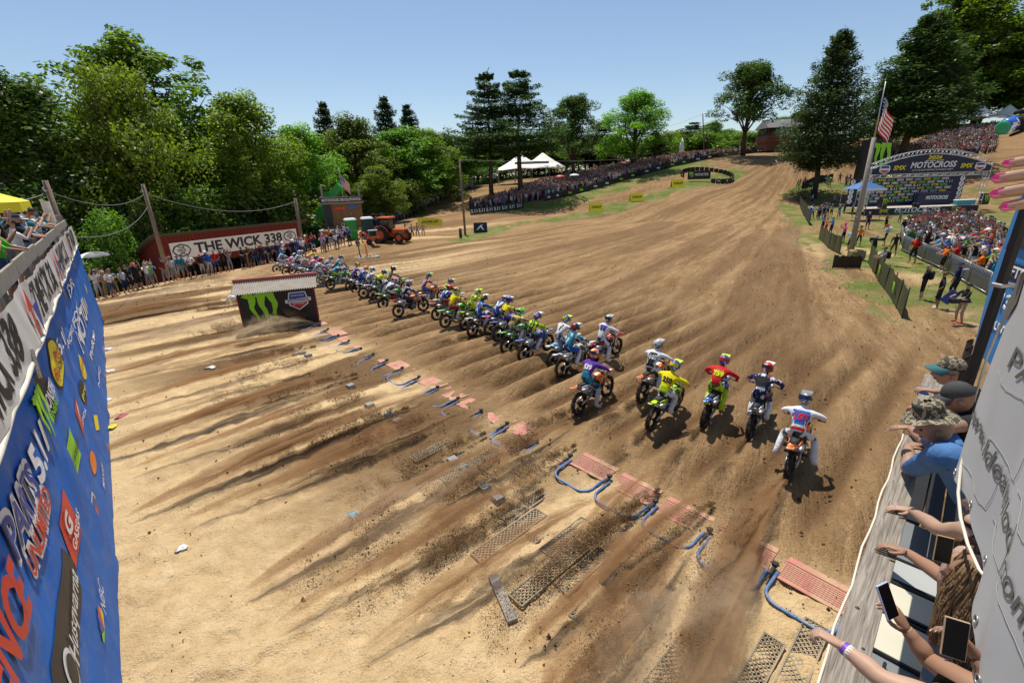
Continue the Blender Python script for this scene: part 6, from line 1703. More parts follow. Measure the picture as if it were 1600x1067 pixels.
for i, ((px, py), k, L_, w_, h_) in enumerate(DUSTS):
 b = gz(px, py); o = link('dust_cloud', DH[k], None, (b.x, b.y, zs(b.x, b.y) + .03)); o.scale = (L_ * 1.15, w_ * (-1.25 if i % 2 else 1.25), h_ * 1.2); o.rotation_euler = (0, 0, lane_rz + random.uniform(-.08, .08)); tag(o, kind='stuff')
# ------------------------------------------------------------------ podium stage
YP = 65.6
def sx_(px, py, Y=YP): return atY(px, py, Y)
pb = Vector((sx_(1450, 335).x - 1.3, YP, 0.0))
st_ = thing('podium_stage', 'navy podium stage with curved truss header reading MOTOCROSS', 'stage', pb)
def L_(px, py, Y=YP): return atY(px, py, Y) - pb - Vector((1.3, 0, 0))
xl, xr = L_(1364, 330).x, L_(1541, 330).x
zd = .75
mb = MB(); mb.box(((xl + xr) / 2, 0, zd / 2 - .05), (xr - xl, .06, zd + .1)); part(mb, 'skirt', M_NAVY, st_)
mb = MB(); mb.box(((xl + xr) / 2, 2.4, zd - .03), (xr - xl, 4.7, .1)); part(mb, 'deck', mat('stage_deck', (.42, .36, .28), .8, var=.15), st_)
label_text(st_, 'MOTOCROSS', frame(((xl + xr) / 2 - .6, -.045, zd * .55), (1, 0, 0), (0, 0, 1)), .62, M_PWHITE, bold=.03, shear=.18, fit=(xr - xl) * .40)
label_text(st_, 'CHAMPIONSHIP', frame(((xl + xr) / 2 - .6, -.045, zd * .14), (1, 0, 0), (0, 0, 1)), .16, M_PWHITE, bold=.0, fit=(xr - xl) * .36)
for x, tx, m in ((.17, 'SMX', M_YEL), (.80, 'SMX', M_YEL)):
 label_text(st_, tx, frame((xl + (xr - xl) * x, -.045, zd * .5), (1, 0, 0), (0, 0, 1)), .45, m, bold=.03, shear=.2)
# backdrop wall
bl, br = xl + .5, L_(1516, 300, YP + 4.6).x
bz0, bz1 = zd, 4.75
mb = MB(); mb.box(((bl + br) / 2, 4.6, (bz0 + bz1) / 2), (br - bl, .08, bz1 - bz0)); bk_ = part(mb, 'backdrop', M_NAVY, st_)
cw, ch = (br - bl) / 11.5, (bz1 - bz0) / 9.2
rd = random.Random(3)
words = ['5.11', 'SMX', 'MAXXIS', 'MOTUL', 'GEICO', 'PARTS', 'NBC', 'THOR', 'YAMAHA', 'HONDA', 'KTM', 'FOX']
cache = {}
for j in range(8):
 for i in range(10):
  x = bl + (br - bl) * (.12 + .78 * (i + (.5 if j % 2 else 0)) / 10); z = bz1 - (bz1 - bz0) * (.10 + .86 * j / 8.2)
  w = words[(i * 5 + j * 3) % 12]; mi = (i * 3 + j) % 5
  key = (w, mi)
  if key not in cache:
   me = text_mesh(w, .42, .004, .03, .1, mats=(M_PWHITE, M_YEL, M_PWHITE, mat('pale_print', (.4, .45, .6), .5), M_GREENP)[mi]); ww = max(v.co.x for v in me.vertices) - min(v.co.x for v in me.vertices); me.transform(Matrix.Diagonal((1.05 / ww, 1, 1, 1))); cache[key] = me
  put('sponsor_print', cache[key], frame((x, 4.55, z), (1, 0, 0), (0, 0, 1)), bk_)
for s in (bl + .45, br - .45):
 for j in range(5):
  mb = MB(); mb.prism(disc_poly(.36, .36, 18), .01, frame((s, 4.55, bz1 - (bz1 - bz0) * (.12 + .17 * j)), (1, 0, 0), (0, 0, 1))); o = part(mb, 'round_print', M_PWHITE, bk_)
  put('numeral', text_mesh('7', .5, .004, .03, .1, mats=M_NAVY), frame((s, 4.535, bz1 - (bz1 - bz0) * (.12 + .17 * j)), (1, 0, 0), (0, 0, 1)), o)
# truss legs and arch
def truss(mb, pts, w=.42, r=.035, nl=2):
 """ladder truss through pts: two chords and zig-zag webs, front and back"""
 for dy in (0, w):
  up = []; lo = []
  for i, p in enumerate(pts):
   t = (Vector(pts[min(i + 1, len(pts) - 1)]) - Vector(pts[max(i - 1, 0)])).normalized(); n = Vector((-t.z, 0, t.x))
   up.append(Vector(p) + n * w / 2 + Vector((0, dy, 0))); lo.append(Vector(p) - n * w / 2 + Vector((0, dy, 0)))
  mb.tube(up, r, 6); mb.tube(lo, r, 6)
  for i in range(len(pts) - 1): mb.tube([up[i], lo[i + 1]] if i % 2 else [lo[i], up[i + 1]], r * .6, 4)
 return mb
za_l, za_r = L_(1362, 288).z, L_(1540, 262).z
arch = []
for i in range(29):
 t = i / 28; x = xl + (xr - xl) * t; z = 6.3 + 1.65 * (1 - (2 * t - 1) ** 2)
 arch.append((x, 0, z))
mb = MB(); truss(mb, arch, .55, .045); part(mb, 'arch_truss', M_ALU, st_)
zl_ = L_(1440, 264).z
mb = MB(); truss(mb, [(xl + (xr - xl) * i / 26, 0, 5.0) for i in range(27)], .42, .04); part(mb, 'lower_truss', M_ALU, st_)
for x in (xl, xr):
 mb = MB(); truss(mb, [(x, 0, zd + (arch[0][2] - zd) * i / 12) for i in range(13)], .45, .04); part(mb, 'truss_leg', M_ALU, st_)
# header panel following the arch
zb_h = 5.25
mb = MB(); nh = 28
for i in range(nh):
 a, b = arch[i], arch[i + 1]
 za, zb2 = max(zb_h + .05, a[2] - .42), max(zb_h + .05, b[2] - .42)
 mb.add([(a[0], -.12, zb_h), (b[0], -.12, zb_h), (b[0], -.12, zb2), (a[0], -.12, za), (a[0], -.06, zb_h), (b[0], -.06, zb_h), (b[0], -.06, zb2), (a[0], -.06, za)], [(0, 1, 2, 3), (7, 6, 5, 4), (3, 2, 6, 7), (1, 0, 4, 5)])
part(mb, 'header_panel', M_NAVY, st_)
hx = (xl + xr) / 2
def T_(t, x, z, h, m, fit=None, sh=.15, b=.03): label_text(st_, t, frame((x, -.14, z), (1, 0, 0), (0, 0, 1)), h, m, bold=b, shear=sh, fit=fit)
T_('MOTOCROSS', hx, zb_h + 1.0, .75, M_PWHITE, 6.2); T_('CHAMPIONSHIP', hx, zb_h + .38, .2, M_PWHITE, 5.6, b=.0); T_('2026', hx, zb_h + 1.95, .42, M_YEL, 1.9); T_('PRO', hx, zb_h + 1.55, .14, M_PWHITE, 2.5)
for s in (-1, 1):
 T_('SMX', hx + s * 4.55, zb_h + .75, .55, M_YEL, 1.7)
 mb = MB(); Mq = frame((hx + s * 6.5, -.14, zb_h + .62), (1, 0, 0), (0, 0, 1)); mb.prism([(-.75, .1), (-.6, .5), (.6, .5), (.75, .1), (.7, -.25), (0, -.6), (-.7, -.25)], .01, Mq, 0); mb.prism([(-.55, -.1), (.55, -.1), (.5, -.25), (0, -.48), (-.5, -.25)], .02, Mq, 1); mb.prism([(-.55, .15), (.55, .15), (.5, .42), (-.5, .42)], .02, Mq, 2); part(mb, 'badge', [M_PWHITE, M_RED, M_PBLUE], st_)
# things standing on the deck
def onstage(px, py, Y): p = atY(px, py, Y); return Vector((p.x, Y, zd + .03))
q = onstage(1500, 318, YP + 1.2)
t = thing('display_counter', 'long dark printed counter on the right of the podium deck', 'counter', q); mb = MB(); mb.box((-2.2, 2.0, .85), (5.0, .5, 1.7)); part(mb, 'panel', M_NAVY, t); label_text(t, 'MOTOCROSS', frame((-2.0, 1.73, 1.0), (1, 0, 0), (0, 0, 1)), .5, M_PWHITE, shear=.15, fit=3.2)
t = thing('cooler', 'turquoise cooler box at the right end of the podium deck', 'cooler', onstage(1512, 316, YP + .6)); mb = MB(); mb.box((-.5, 0, .35), (2.6, .7, .6), bev=.05); part(mb, 'box', mat('turquoise_plastic', (.05, .36, .45), .4), t); mb = MB(); mb.box((-.5, 0, .70), (2.66, .74, .12), bev=.03); part(mb, 'lid', M_PWHITE, t)
for px, lb in ((1537, 'small black fridge with green claw at the right podium corner'), (1380, 'small black fridge with green claw at the left podium corner')):
 t = thing('drinks_fridge', lb, 'fridge', onstage(px, 316, YP + .5), 0, 'black drinks fridges'); mb = MB(); mb.box((0, 0, .75), (.95, .6, 1.5), bev=.04); part(mb, 'cabinet', M_BLACK, t); put('claw_emblem', CLAW, frame((0, -.31, .8), (1, 0, 0), (0, 0, 1)) @ Matrix.Diagonal((.75, .95, 1, 1)), t)
t = thing('loudspeaker', 'black wedge loudspeaker at the front of the podium deck', 'loudspeaker', onstage(1431, 322, YP + .3)); mb = MB(); mb.box((0, 0, .3), (.9, .5, .6), bev=.08); part(mb, 'cabinet', M_BLACK, t); mb = MB(); mb.lathe([(.2, 0), (.22, .02)], 14, frame((0, -.255, .3), (1, 0, 0), (0, 0, 1))); part(mb, 'cone', M_DKMETAL, t)
# inflatable black tower with claw
ib = onY(1358, 76); ib.z = hz(ib.x, ib.y)
it = thing('inflatable_tower', 'tall black inflatable pillar with green claw behind the flagpole', 'inflatable', ib)
zt1 = atY(1368, 218, 76).z - ib.z; w1 = 27 / FPX * 76
mb = MB(); mb.loft([[(-w1 * .5, -1.3, -.1), (w1 * .5, -1.3, -.1), (w1 * .5, 1.3, -.1), (-w1 * .5, 1.3, -.1)], [(-w1 * .55, -1.4, zt1 * .5), (w1 * .55, -1.4, zt1 * .5), (w1 * .55, 1.4, zt1 * .5), (-w1 * .55, 1.4, zt1 * .5)], [(-w1 * .5, -1.2, zt1), (w1 * .5, -1.2, zt1), (w1 * .5, 1.2, zt1), (-w1 * .5, 1.2, zt1)]], smooth=False); part(mb, 'body', M_BLACK, it)
put('claw_emblem', CLAW, frame((.15, -1.42, zt1 * .68), (1, 0, 0), (0, 0, 1)) @ Matrix.Diagonal((w1 * .95, zt1 * .5, 1, 1)), it)
# ------------------------------------------------------------------ flagpole
fb = T(1327, 404); ft = atY(1385, 122, fb.y)
ft.x = fb.x + (ft.x - fb.x) * .55
fpl = thing('flagpole', 'tall grey timber flagpole with the stars and stripes on the infield', 'flagpole', fb)
d = atY(1366, 215, fb.y) - fb
mb = MB(); mb.tube([Vector((0, 0, -.3)), d * .5, d], [.19, .17, .14], 10); part(mb, 'shaft', M_WOODG, fpl)
d2 = atY(1384, 128, fb.y) - fb
mb = MB(); mb.tube([d * .96, d2], [.05, .03], 8); part(mb, 'mast_tip', M_STEEL, fpl)
fo = atY(1381, 150, fb.y) - fb
flag(fpl, fo, (.25, -.9, 0), 1.9, 1.75, 1.0)
mb = MB(); [mb.box(d * k, (.42, .3, .05)) for k in (.3, .36)]; part(mb, 'clamp', M_STEEL, fpl)
# straw bale wrapped foot
mb = MB(); mb.box((0, 0, .35), (1.0, .6, .7), bev=.1); o = mb.obj('straw_bale', mat('straw', (.30, .24, .10), .95, var=.35, scale=14, bump=.8, bscale=40), None, fb + Vector((.15, -.45, 0))); tag(o, 'straw bale against the foot of the flagpole', 'straw bale')
# ------------------------------------------------------------------ banner fences on the infield
M_MESHG = mat('olive_mesh_banner', (.055, .06, .018), .7, var=.35, scale=1.2); M_MESHB = mat('black_mesh_banner', (.022, .024, .016), .7, var=.4, scale=1.0)
def bfence(pts, h, m, label, txt=None):
 P = [T(*p) for p in pts]; b = P[0]
 t = thing('banner_fence', label, 'fence', b)
 Q = [p - b for p in P]
 def at(a):
  k = min(int(a * (len(Q) - 1)), len(Q) - 2); f = a * (len(Q) - 1) - k; return Q[k].lerp(Q[k + 1], f)
 mb = MB(); n = 10 * (len(Q) - 1)
 mb.grid(lambda a, c: at(a) + Vector((.06 * math.sin(a * 26) * c, .06 * math.cos(a * 19) * c, .06 + (h - .06 + .06 * math.sin(a * 23)) * c)), n, 4); mb.grid(lambda a, c: at(a) + Vector((.012 + .06 * math.sin(a * 26) * c, .015 + .06 * math.cos(a * 19) * c, .06 + (h - .06 + .06 * math.sin(a * 23)) * c)), n, 4, flip=True); part(mb, 'banner_cloth', m, t)
 for k in range(2 * len(Q) - 1):
  mb = MB(); p = at(k / (2 * len(Q) - 2)); mb.tube([p + Vector((.04, .04, -.2)), p + Vector((.04, .04, h + .1))], .03, 6); part(mb, 'post', M_DKMETAL, t)
 if txt:
  for a in (.35, .72):
   p = at(a); d_ = at(min(1, a + .05)) - at(max(0, a - .05)); nrm = Vector((d_.y, -d_.x, 0)).normalized()
   if nrm.dot(-b) < 0: nrm = -nrm; d_ = -d_
   for k2, (dx, lab) in enumerate(((0, 1),)):
    me = CLAW; put('claw_emblem', me, frame(p + nrm * .11 + Vector((0, 0, h * .55)), d_, (0, 0, 1)) @ Matrix.Diagonal((.5, .55, 1, 1)), t)
 return t
bfence([(1356, 412), (1372, 440), (1392, 468), (1409, 497)], 1.25, M_MESHG, 'nearest dark green banner fence curving along the grass edge', True)
bfence([(1300, 420), (1343, 421)], .85, mat('brown_tarp', (.05, .03, .015), .8), 'low brown tarp wrapped around the foot of the flagpole')
bfence([(1279, 374), (1294, 389), (1311, 397)], 1.3, M_MESHG, 'olive banner fence left of the flagpole foot')
bfence([(1247, 302), (1245, 312), (1250, 324), (1264, 352)], 1.5, M_MESHB, 'far dark banner fence bending along the track edge under the conifer')
bfence([(1252, 296), (1275, 287), (1300, 284)], 1.4, M_MESHB, 'far black banner fence behind the conifer trunk')
# crowd pen barricade
pen = [T(*p) for p in ((1405, 372), (1408, 392), (1440, 408), (1475, 424), (1508, 444), (1540, 462))]
for k in range(len(pen) - 1):
 a, b = pen[k], pen[k + 1]; d_ = b - a; L3 = d_.length
 t = thing('steel_barricade', ['steel barricade at the far corner of the spectator pen', 'steel barricade left of the rainbow umbrella', 'steel barricade below the rainbow umbrella', 'steel barricade behind the orange-vested photographers', 'steel barricade nearest the blue banner'][k], 'barricade', a, math.atan2(d_.y, d_.x), 'steel barricades of the spectator pen')
 mb = MB(); mb.tube([(0.03, 0, 0), (.03, 0, 1.15), (L3 - .03, 0, 1.15), (L3 - .03, 0, 0)], .028, 6); mb.tube([(0.03, 0, .15), (L3 - .03, 0, .15)], .022, 6); part(mb, 'frame_tube', M_STEEL, t)
 n_ = max(4, int(L3 / .16))
 for i in range(1, n_):
  mb = MB(); mb.tube([(L3 * i / n_, 0, .15), (L3 * i / n_, 0, 1.15)], .010, 4); part(mb, 'bar', M_STEEL, t)
 mb = MB(); mb.box((L3 / 2, .06, .6), (L3 * .98, .012, .95)); part(mb, 'mesh_cloth', mat('grey_mesh_cloth', (.10, .10, .09), .8, var=.4, scale=1.5), t)
 if k == 1: put('claw_emblem', CLAW, frame((L3 / 2, -.05, .65), (1, 0, 0), (0, 0, 1)) @ Matrix.Diagonal((.6, .7, 1, 1)), t)
# umbrella
ub = atY(1487, 372, 33.5)
def umbrella(c, r, cols, label, group=None, h=None):
 t = thing('umbrella', label, 'umbrella', c, 0, group); n = 8
 for k in range(n):
  mb = MB(); q0, q1 = 2 * math.pi * k / n, 2 * math.pi * (k + 1) / n
  mb.grid(lambda a, b: (r * math.sin(b * 1.25) / .95 * math.cos(q0 + (q1 - q0) * a) * (1 - .05 * math.sin(a * math.pi) * b), r * math.sin(b * 1.25) / .95 * math.sin(q0 + (q1 - q0) * a) * (1 - .05 * math.sin(a * math.pi) * b), r * .5 * (math.cos(b * 1.25) - .3)), 4, 6); part(mb, 'canopy_panel', cols[k % len(cols)], t)
 mb = MB(); mb.tube([(0, 0, r * .42), (0, 0, -(h or 1.0))], .012, 6); part(mb, 'handle', M_DKMETAL, t)
 return t
umbrella(ub, .95, [mat('umb_yellow', (.80, .50, .03), .7), mat('umb_red', (.6, .05, .05), .7), mat('umb_blue', (.05, .12, .4), .7), mat('umb_orange', (.8, .25, .03), .7)], 'rainbow striped umbrella above the spectator pen')
umbrella(gz(163, 448) + Vector((0, 0, 2.15)), .9, [mat('umb_grey', (.16, .17, .18), .6), mat('umb_dark', (.05, .05, .05), .6), M_PWHITE], 'grey and white umbrella over the people at the far left', h=1.2)
umbrella(T(875, 298) + Vector((0, 0, 2.6)), .95, [M_RED], 'small red umbrella in the middle of the hillside crowd', h=1.2)
umbrella(T(897, 296) + Vector((0, 0, 2.6)), 1.0, [mat('umb_pale', (.55, .6, .7), .6)], 'small pale umbrella right of the red one in the hillside crowd', h=1.2)
umbrella(T(972, 275) + Vector((0, 0, 2.6)), .9, [mat('umb_pink', (.75, .15, .25), .6)], 'small pink umbrella higher up the hillside crowd', h=1.2)
# blue popup canopy left of the stage
cb = atY(1345, 318, 60); cb.z = hz(cb.x, 60)
t = thing('popup_canopy', 'blue and white popup canopy left of the podium stage', 'canopy', cb)
zc = atY(1345, 295, 60).z - cb.z
mb = MB(); mb.loft([[(-1.8, -1.4, zc), (1.8, -1.4, zc), (1.8, 1.4, zc), (-1.8, 1.4, zc)], [(-.1, -.1, zc + .9), (.1, -.1, zc + .9), (.1, .1, zc + .9), (-.1, .1, zc + .9)]], smooth=False); part(mb, 'canopy_roof', mat('canopy_blue', (.05, .13, .34), .6), t)
mb = MB(); mb.box((0, -1.42, zc - .12), (3.6, .03, .3)); part(mb, 'valance', M_PWHITE, t)
for sx in (-1.75, 1.75):
 for sy in (-1.35, 1.35):
  mb = MB(); mb.tube([(sx, sy, 0), (sx, sy, zc)], .03, 6); part(mb, 'leg', M_STEEL, t)
# yellow canopy on the left stand
cy = wallP(15.5, 4.05, -2.0); zc = 1.72
t = thing('popup_canopy', 'bright yellow popup canopy with white valance on the left stand', 'canopy', cy, ra)
mb = MB(); mb.loft([[(-1.5, -1.5, zc), (1.5, -1.5, zc), (1.5, 1.5, zc), (-1.5, 1.5, zc)], [(-1.5, -1.5, zc + .3), (1.5, -1.5, zc + .3), (1.5, 1.5, zc + .3), (-1.5, 1.5, zc + .3)], [(-.1, -.1, zc + .95), (.1, -.1, zc + .95), (.1, .1, zc + .95), (-.1, .1, zc + .95)]], smooth=False); part(mb, 'canopy_roof', M_YEL, t)
for sx in (-1.45, 1.45):
 for sy in (-1.45, 1.45):
  mb = MB(); mb.tube([(sx, sy, 0), (sx, sy, zc)], .025, 6); part(mb, 'leg', M_PWHITE, t)
# straw bales along the far track bend
for k, px in enumerate((1398, 1428, 1452, 1476, 1500)):
 p = onY(px, 92); o = MB().box((0, 0, .45), (1.9, .8, .9), bev=.12).obj('straw_bale', MATS['straw'], None, p); o.rotation_euler = (0, 0, random.uniform(-.2, .2)); tag(o, ['leftmost straw bale', 'second straw bale', 'middle straw bale', 'fourth straw bale', 'rightmost straw bale'][k] + ' of the row on the slope above the podium', 'straw bale', 'straw bales above the podium')
# small track markers
for px, py in ((1226, 348), (1244, 380), (1289, 424), (1235, 365)):
 p = T(px, py); o = MB().box((0, 0, .3), (.12, .05, .6), bev=.01).obj('track_marker', M_PWHITE, None, p); o.rotation_euler = (.1, 0, .6); tag(o, f'small white stake marker beside the right track edge, {["second", "third", "nearest", "topmost"][[(1226,348),(1244,380),(1289,424),(1235,365)].index((px,py))]} of four', 'marker', 'white stake markers')
# ------------------------------------------------------------------ standing people
def ordw(n):
 a = ['', 'first', 'second', 'third', 'fourth', 'fifth', 'sixth', 'seventh', 'eighth', 'ninth', 'tenth', 'eleventh', 'twelfth', 'thirteenth', 'fourteenth', 'fifteenth', 'sixteenth', 'seventeenth', 'eighteenth', 'nineteenth']
 if n < 20: return a[n]
 t = ['', '', 'twent', 'thirt', 'fort', 'fift', 'sixt', 'sevent'][n // 10]
 return t + 'ieth' if n % 10 == 0 else t + 'y-' + a[n % 10]
for g_ in ('undergrowth shrubs of the wood', 'distant skyline trees', 'trees deep in the left wood', 'dark trees behind the peaked tents', 'skyline bushes behind the crowd'):
 for i, o in enumerate(sorted([o for o in TREES if o.get('group') == g_], key=lambda o: proj(o.location)[0])): o['label'] = short(o['label'].split(',')[0] + ', ' + ordw(i + 1) + ' from the left')
SKIN = [(.52, .30, .20), (.44, .24, .15), (.58, .36, .25), (.30, .16, .10), (.48, .27, .18)]
def person_joints(pose, rd):
 a = rd.uniform(-.04, .04)
 J = {'pelvis': ((0, 0, .95), (.15, .12)), 'waist': ((a * .4, 0, 1.10), (.145, .115)), 'chest': ((a, 0, 1.33), (.165, .125)), 'neckb': ((a, 0, 1.47), (.07, .065)), 'neck': ((a + .01, -.01, 1.53), .052), 'head': ((a + .015, -.02, 1.63), (.072, .085)), 'crown': ((a + .015, -.015, 1.71), (.07, .085))}
 for s, n in ((-1, 'l'), (1, 'r')):
  J['hip' + n] = ((s * .09, 0, .90), .095); st = rd.uniform(0, .06)
  J['kn' + n] = ((s * (.11 + st), -.02 + rd.uniform(-.06, .04), .50), .06); J['an' + n] = ((s * (.12 + st), .02, .09), .042); J['toe' + n] = ((s * (.14 + st), -.14, .04), .042)
  J['sh' + n] = ((s * .19 + a, 0, 1.42), .06)
  if pose == 'down': e = (s * .26, .03, 1.14); w = (s * .25, -.06, .90); h = (s * .24, -.10, .81)
  elif pose == 'phone': e = (s * .25, -.16, 1.24); w = (s * .12, -.33, 1.46); h = (s * .06, -.36, 1.54)
  elif pose == 'fold': e = (s * .26, -.05, 1.16); w = (s * .02, -.20, 1.17); h = (s * -.07, -.20, 1.20)
  elif pose == 'up': e = (s * .30, -.08, 1.58); w = (s * .20, -.16, 1.82); h = (s * .17, -.18, 1.92)
  elif pose == 'oneup' and s > 0: e = (s * .30, -.12, 1.50); w = (s * .24, -.22, 1.76); h = (s * .22, -.25, 1.85)
  elif pose == 'oneup': e = (s * .27, -.04, 1.15); w = (s * .2, -.18, 1.05); h = (s * .14, -.24, 1.06)
  elif pose == 'hips': e = (s * .36, .06, 1.18); w = (s * .20, -.04, 1.0); h = (s * .16, -.08, .97)
  elif pose == 'lean': e = (s * .27, -.18, 1.20); w = (s * .2, -.38, 1.14); h = (s * .14, -.44, 1.12)
  J['el' + n] = (e, .042); J['wr' + n] = (w, .03); J['hd' + n] = (h, (.036, .028))
 return J
def person_bones(sleeve=True, shorts=True):
 B = [('pelvis', 'waist', 0), ('waist', 'chest', 0), ('chest', 'neckb', 0), ('neckb', 'neck', 2), ('neck', 'head', 2), ('head', 'crown', 2)]
 for n in 'lr':
  B += [('chest', 'sh' + n, 0), ('sh' + n, 'el' + n, 0), ('el' + n, 'wr' + n, 2), ('wr' + n, 'hd' + n, 2), ('pelvis', 'hip' + n, 1), ('hip' + n, 'kn' + n, 1), ('kn' + n, 'an' + n, 2 if shorts else 1), ('an' + n, 'toe' + n, 3)]
 return B
PB = []
_rd = random.Random(9)
for pose in ('down', 'phone', 'fold', 'hips', 'lean', 'oneup', 'phone', 'up', 'down'):
 J = person_joints(pose, _rd); PB.append((skin_body(J, person_bones(), [M_PWHITE] * 4, 'pelvis', 1, 'person_body'), pose, J))
def cap_mesh():
 mb = MB(); mb.grid(lambda a, b: (.098 * math.cos(2 * math.pi * a) * math.sin(1.5 * b + .01), .112 * math.sin(2 * math.pi * a) * math.sin(1.5 * b + .01), .10 * math.cos(1.5 * b)), 14, 5)
 mb.loft([[(-.075, -.08, .005), (.075, -.08, .005), (.075, -.08, -.008), (-.075, -.08, -.008)], [(-.06, -.20, -.015), (.06, -.20, -.015), (.06, -.20, -.025), (-.06, -.20, -.025)]], smooth=False); return mb.mesh('cap', M_PWHITE)
def hair_mesh(long=False):
 mb = MB(); mb.grid(lambda a, b: (.094 * math.cos(2 * math.pi * a) * math.sin(1.75 * b + .01), .015 + .108 * math.sin(2 * math.pi * a) * math.sin(1.75 * b + .01) * (1 if math.sin(2 * math.pi * a) > 0 else .88), .105 * math.cos(1.75 * b) + (.0 if math.sin(2 * math.pi * a) > 0 else .025)), 14, 6)
 if long: mb.loft([[(-.085, .03, .02), (.085, .03, .02), (.07, .11, .02), (-.07, .11, .02)], [(-.095, .04, -.14), (.095, .04, -.14), (.08, .12, -.14), (-.08, .12, -.14)], [(-.06, .06, -.30), (.06, .06, -.30), (.05, .11, -.30), (-.05, .11, -.30)]])
 return mb.mesh('hair', M_PWHITE)
def hat_mesh():
 mb = MB(); mb.lathe([(.17, .0), (.165, .012), (.10, .02), (.095, .10), (.07, .125), (.01, .13)], 16); return mb.mesh('hat', M_PWHITE)
CAPM, HAIRS, HAIRL, HATM = cap_mesh(), hair_mesh(False), hair_mesh(True), hat_mesh()
mb = MB(); mb.box((0, 0, 0), (.30, .17, .42), bev=.05); PACKM = mb.mesh('backpack', M_PWHITE)
SHIRTN = ['white', 'black', 'navy', 'grey', 'ltgrey', 'blue', 'red', 'teal', 'green', 'orange', 'pink', 'tan', 'ltblue', 'maroon', 'black', 'white', 'navy', 'black']
PANTN = ['black', 'denim', 'khaki', 'grey', 'navy', 'ltgrey', 'denim', 'black']
CN = {'ltgrey': 'light grey', 'ltblue': 'light blue', 'fluo': 'bright yellow', 'denim': 'denim', 'tan': 'tan'}
PEOPLE = []
def person(loc, face, label, group, shirt=None, pants=None, pose=None, hat=None, rd=random, pack=None, h=None, cat='person'):
 """face = direction faced (radians from +x)"""
 shirt = shirt or rd.choice(SHIRTN); pants = pants or rd.choice(PANTN)
 cand = [p for p in PB if pose is None or p[1] == pose]
 me, po, J = rd.choice(cand)
 o = thing('person', label, cat, loc, face + math.pi / 2, group)
 s = h or rd.uniform(.93, 1.06); o.scale = (s * rd.uniform(.95, 1.12), s * rd.uniform(.95, 1.1), s)
 b = link('body', me, o); setmats(b, [cmat(C[shirt]), cmat(C[pants]), cmat(rd.choice(SKIN), kind='skin'), cmat(C[rd.choice(['black', 'white', 'grey', 'red'])])])
 hd = J['crown'][0]; hat = hat or rd.choice(['cap', 'cap', 'hair', 'long', 'hat', 'cap', 'hair'])
 k = link('cap' if hat == 'cap' else 'hat' if hat == 'hat' else 'hair', {'cap': CAPM, 'hat': HATM, 'hair': HAIRS, 'long': HAIRL}[hat], o)
 k.location = (hd[0], hd[1] + .005, hd[2] - (.02 if hat != 'hat' else -.0) - .02); k.scale = (1.06, 1.06, 1.0)
 hc = rd.choice(['black', 'black', 'navy', 'white', 'red', 'grey', 'khaki'])
 setmats(k, [cmat(C[hc]) if hat in ('cap', 'hat') else cmat(rd.choice([(.03, .02, .012), (.10, .06, .03), (.28, .18, .08), (.02, .015, .012)]), kind='hair')])
 if pack:
  k = link('backpack', PACKM, o); k.location = (J['chest'][0][0], .20, 1.28); setmats(k, [cmat(C[pack])])
 PEOPLE.append((o, shirt, pants, po))
 return o
def row(pts, n, face_to, group, where, rd, depth=.0, jit=.3, shirts=None, zf=None):
 """n people along a polyline of ground points (world), numbered from the left as the camera sees them"""
 L = [0]
 for a, b in zip(pts, pts[1:]): L.append(L[-1] + (b - a).length)
 out = []
 for i in range(n):
  s = L[-1] * (i + .5 + rd.uniform(-.25, .25)) / n; k = max(j for j in range(len(pts) - 1) if L[j] <= s); p = pts[k].lerp(pts[k + 1], (s - L[k]) / max(1e-6, L[k + 1] - L[k]))
  p = p + Vector((rd.uniform(-jit, jit), rd.uniform(-jit, jit) + depth * rd.random(), 0)); p.z = (zf(p) if zf else hz(p.x, p.y))
  f = math.atan2(face_to[1] - p.y, face_to[0] - p.x) + rd.uniform(-.35, .35)
  out.append((proj(p)[0], p, f))
 out.sort(key=lambda t: t[0])
 for i, (_, p, f) in enumerate(out):
  sh = rd.choice(shirts or SHIRTN); pa = rd.choice(PANTN); po = rd.choice(PB)[1]
  act = {'down': 'arms down', 'phone': 'both hands raised to the face', 'fold': 'arms folded', 'hips': 'hands on hips', 'lean': 'hands held forward', 'oneup': 'one arm raised', 'up': 'both arms raised'}[po]
  person(p, f, short(f'{CN.get(sh, sh)} top, {CN.get(pa, pa)} shorts, {act}, {ordw(i + 1)} from left {where}'), group, sh, pa, po, rd=rd)
rd = random.Random(21)
TRACKC = (0, 34)
G0 = lambda px, py: gz(px, py, hz(*gz(px, py)[:2]))
row([gz(148, 464), gz(185, 459), gz(230, 447), gz(258, 441)], 18, (-8, 24), 'spectators at the far left of the track', 'beside the blue wall end', rd, jit=.6)
row([gz(262, 436), gz(310, 432), gz(352, 424)], 10, (-8, 24), 'people in front of the red shed', 'before the left half of the shed', rd, jit=.5)
row([gz(355, 424), gz(400, 415), gz(440, 404)], 13, (-5, 30), 'people in front of the red shed', 'before the right half of the shed', rd, jit=.5, shirts=['black', 'black', 'navy', 'grey', 'olive'])
row([gz(447, 405), gz(480, 399), gz(520, 393), gz(556, 387)], 17, (-5, 32), 'people in front of the scoreboard tower', 'before the scoreboard tower', rd, jit=.5, shirts=['black', 'white', 'blue', 'purple', 'lilac', 'navy', 'grey'])
row([gz(470, 392), gz(545, 383)], 9, (-5, 32), 'people in the second row by the scoreboard', 'in the second row by the scoreboard tower', rd, jit=.5)
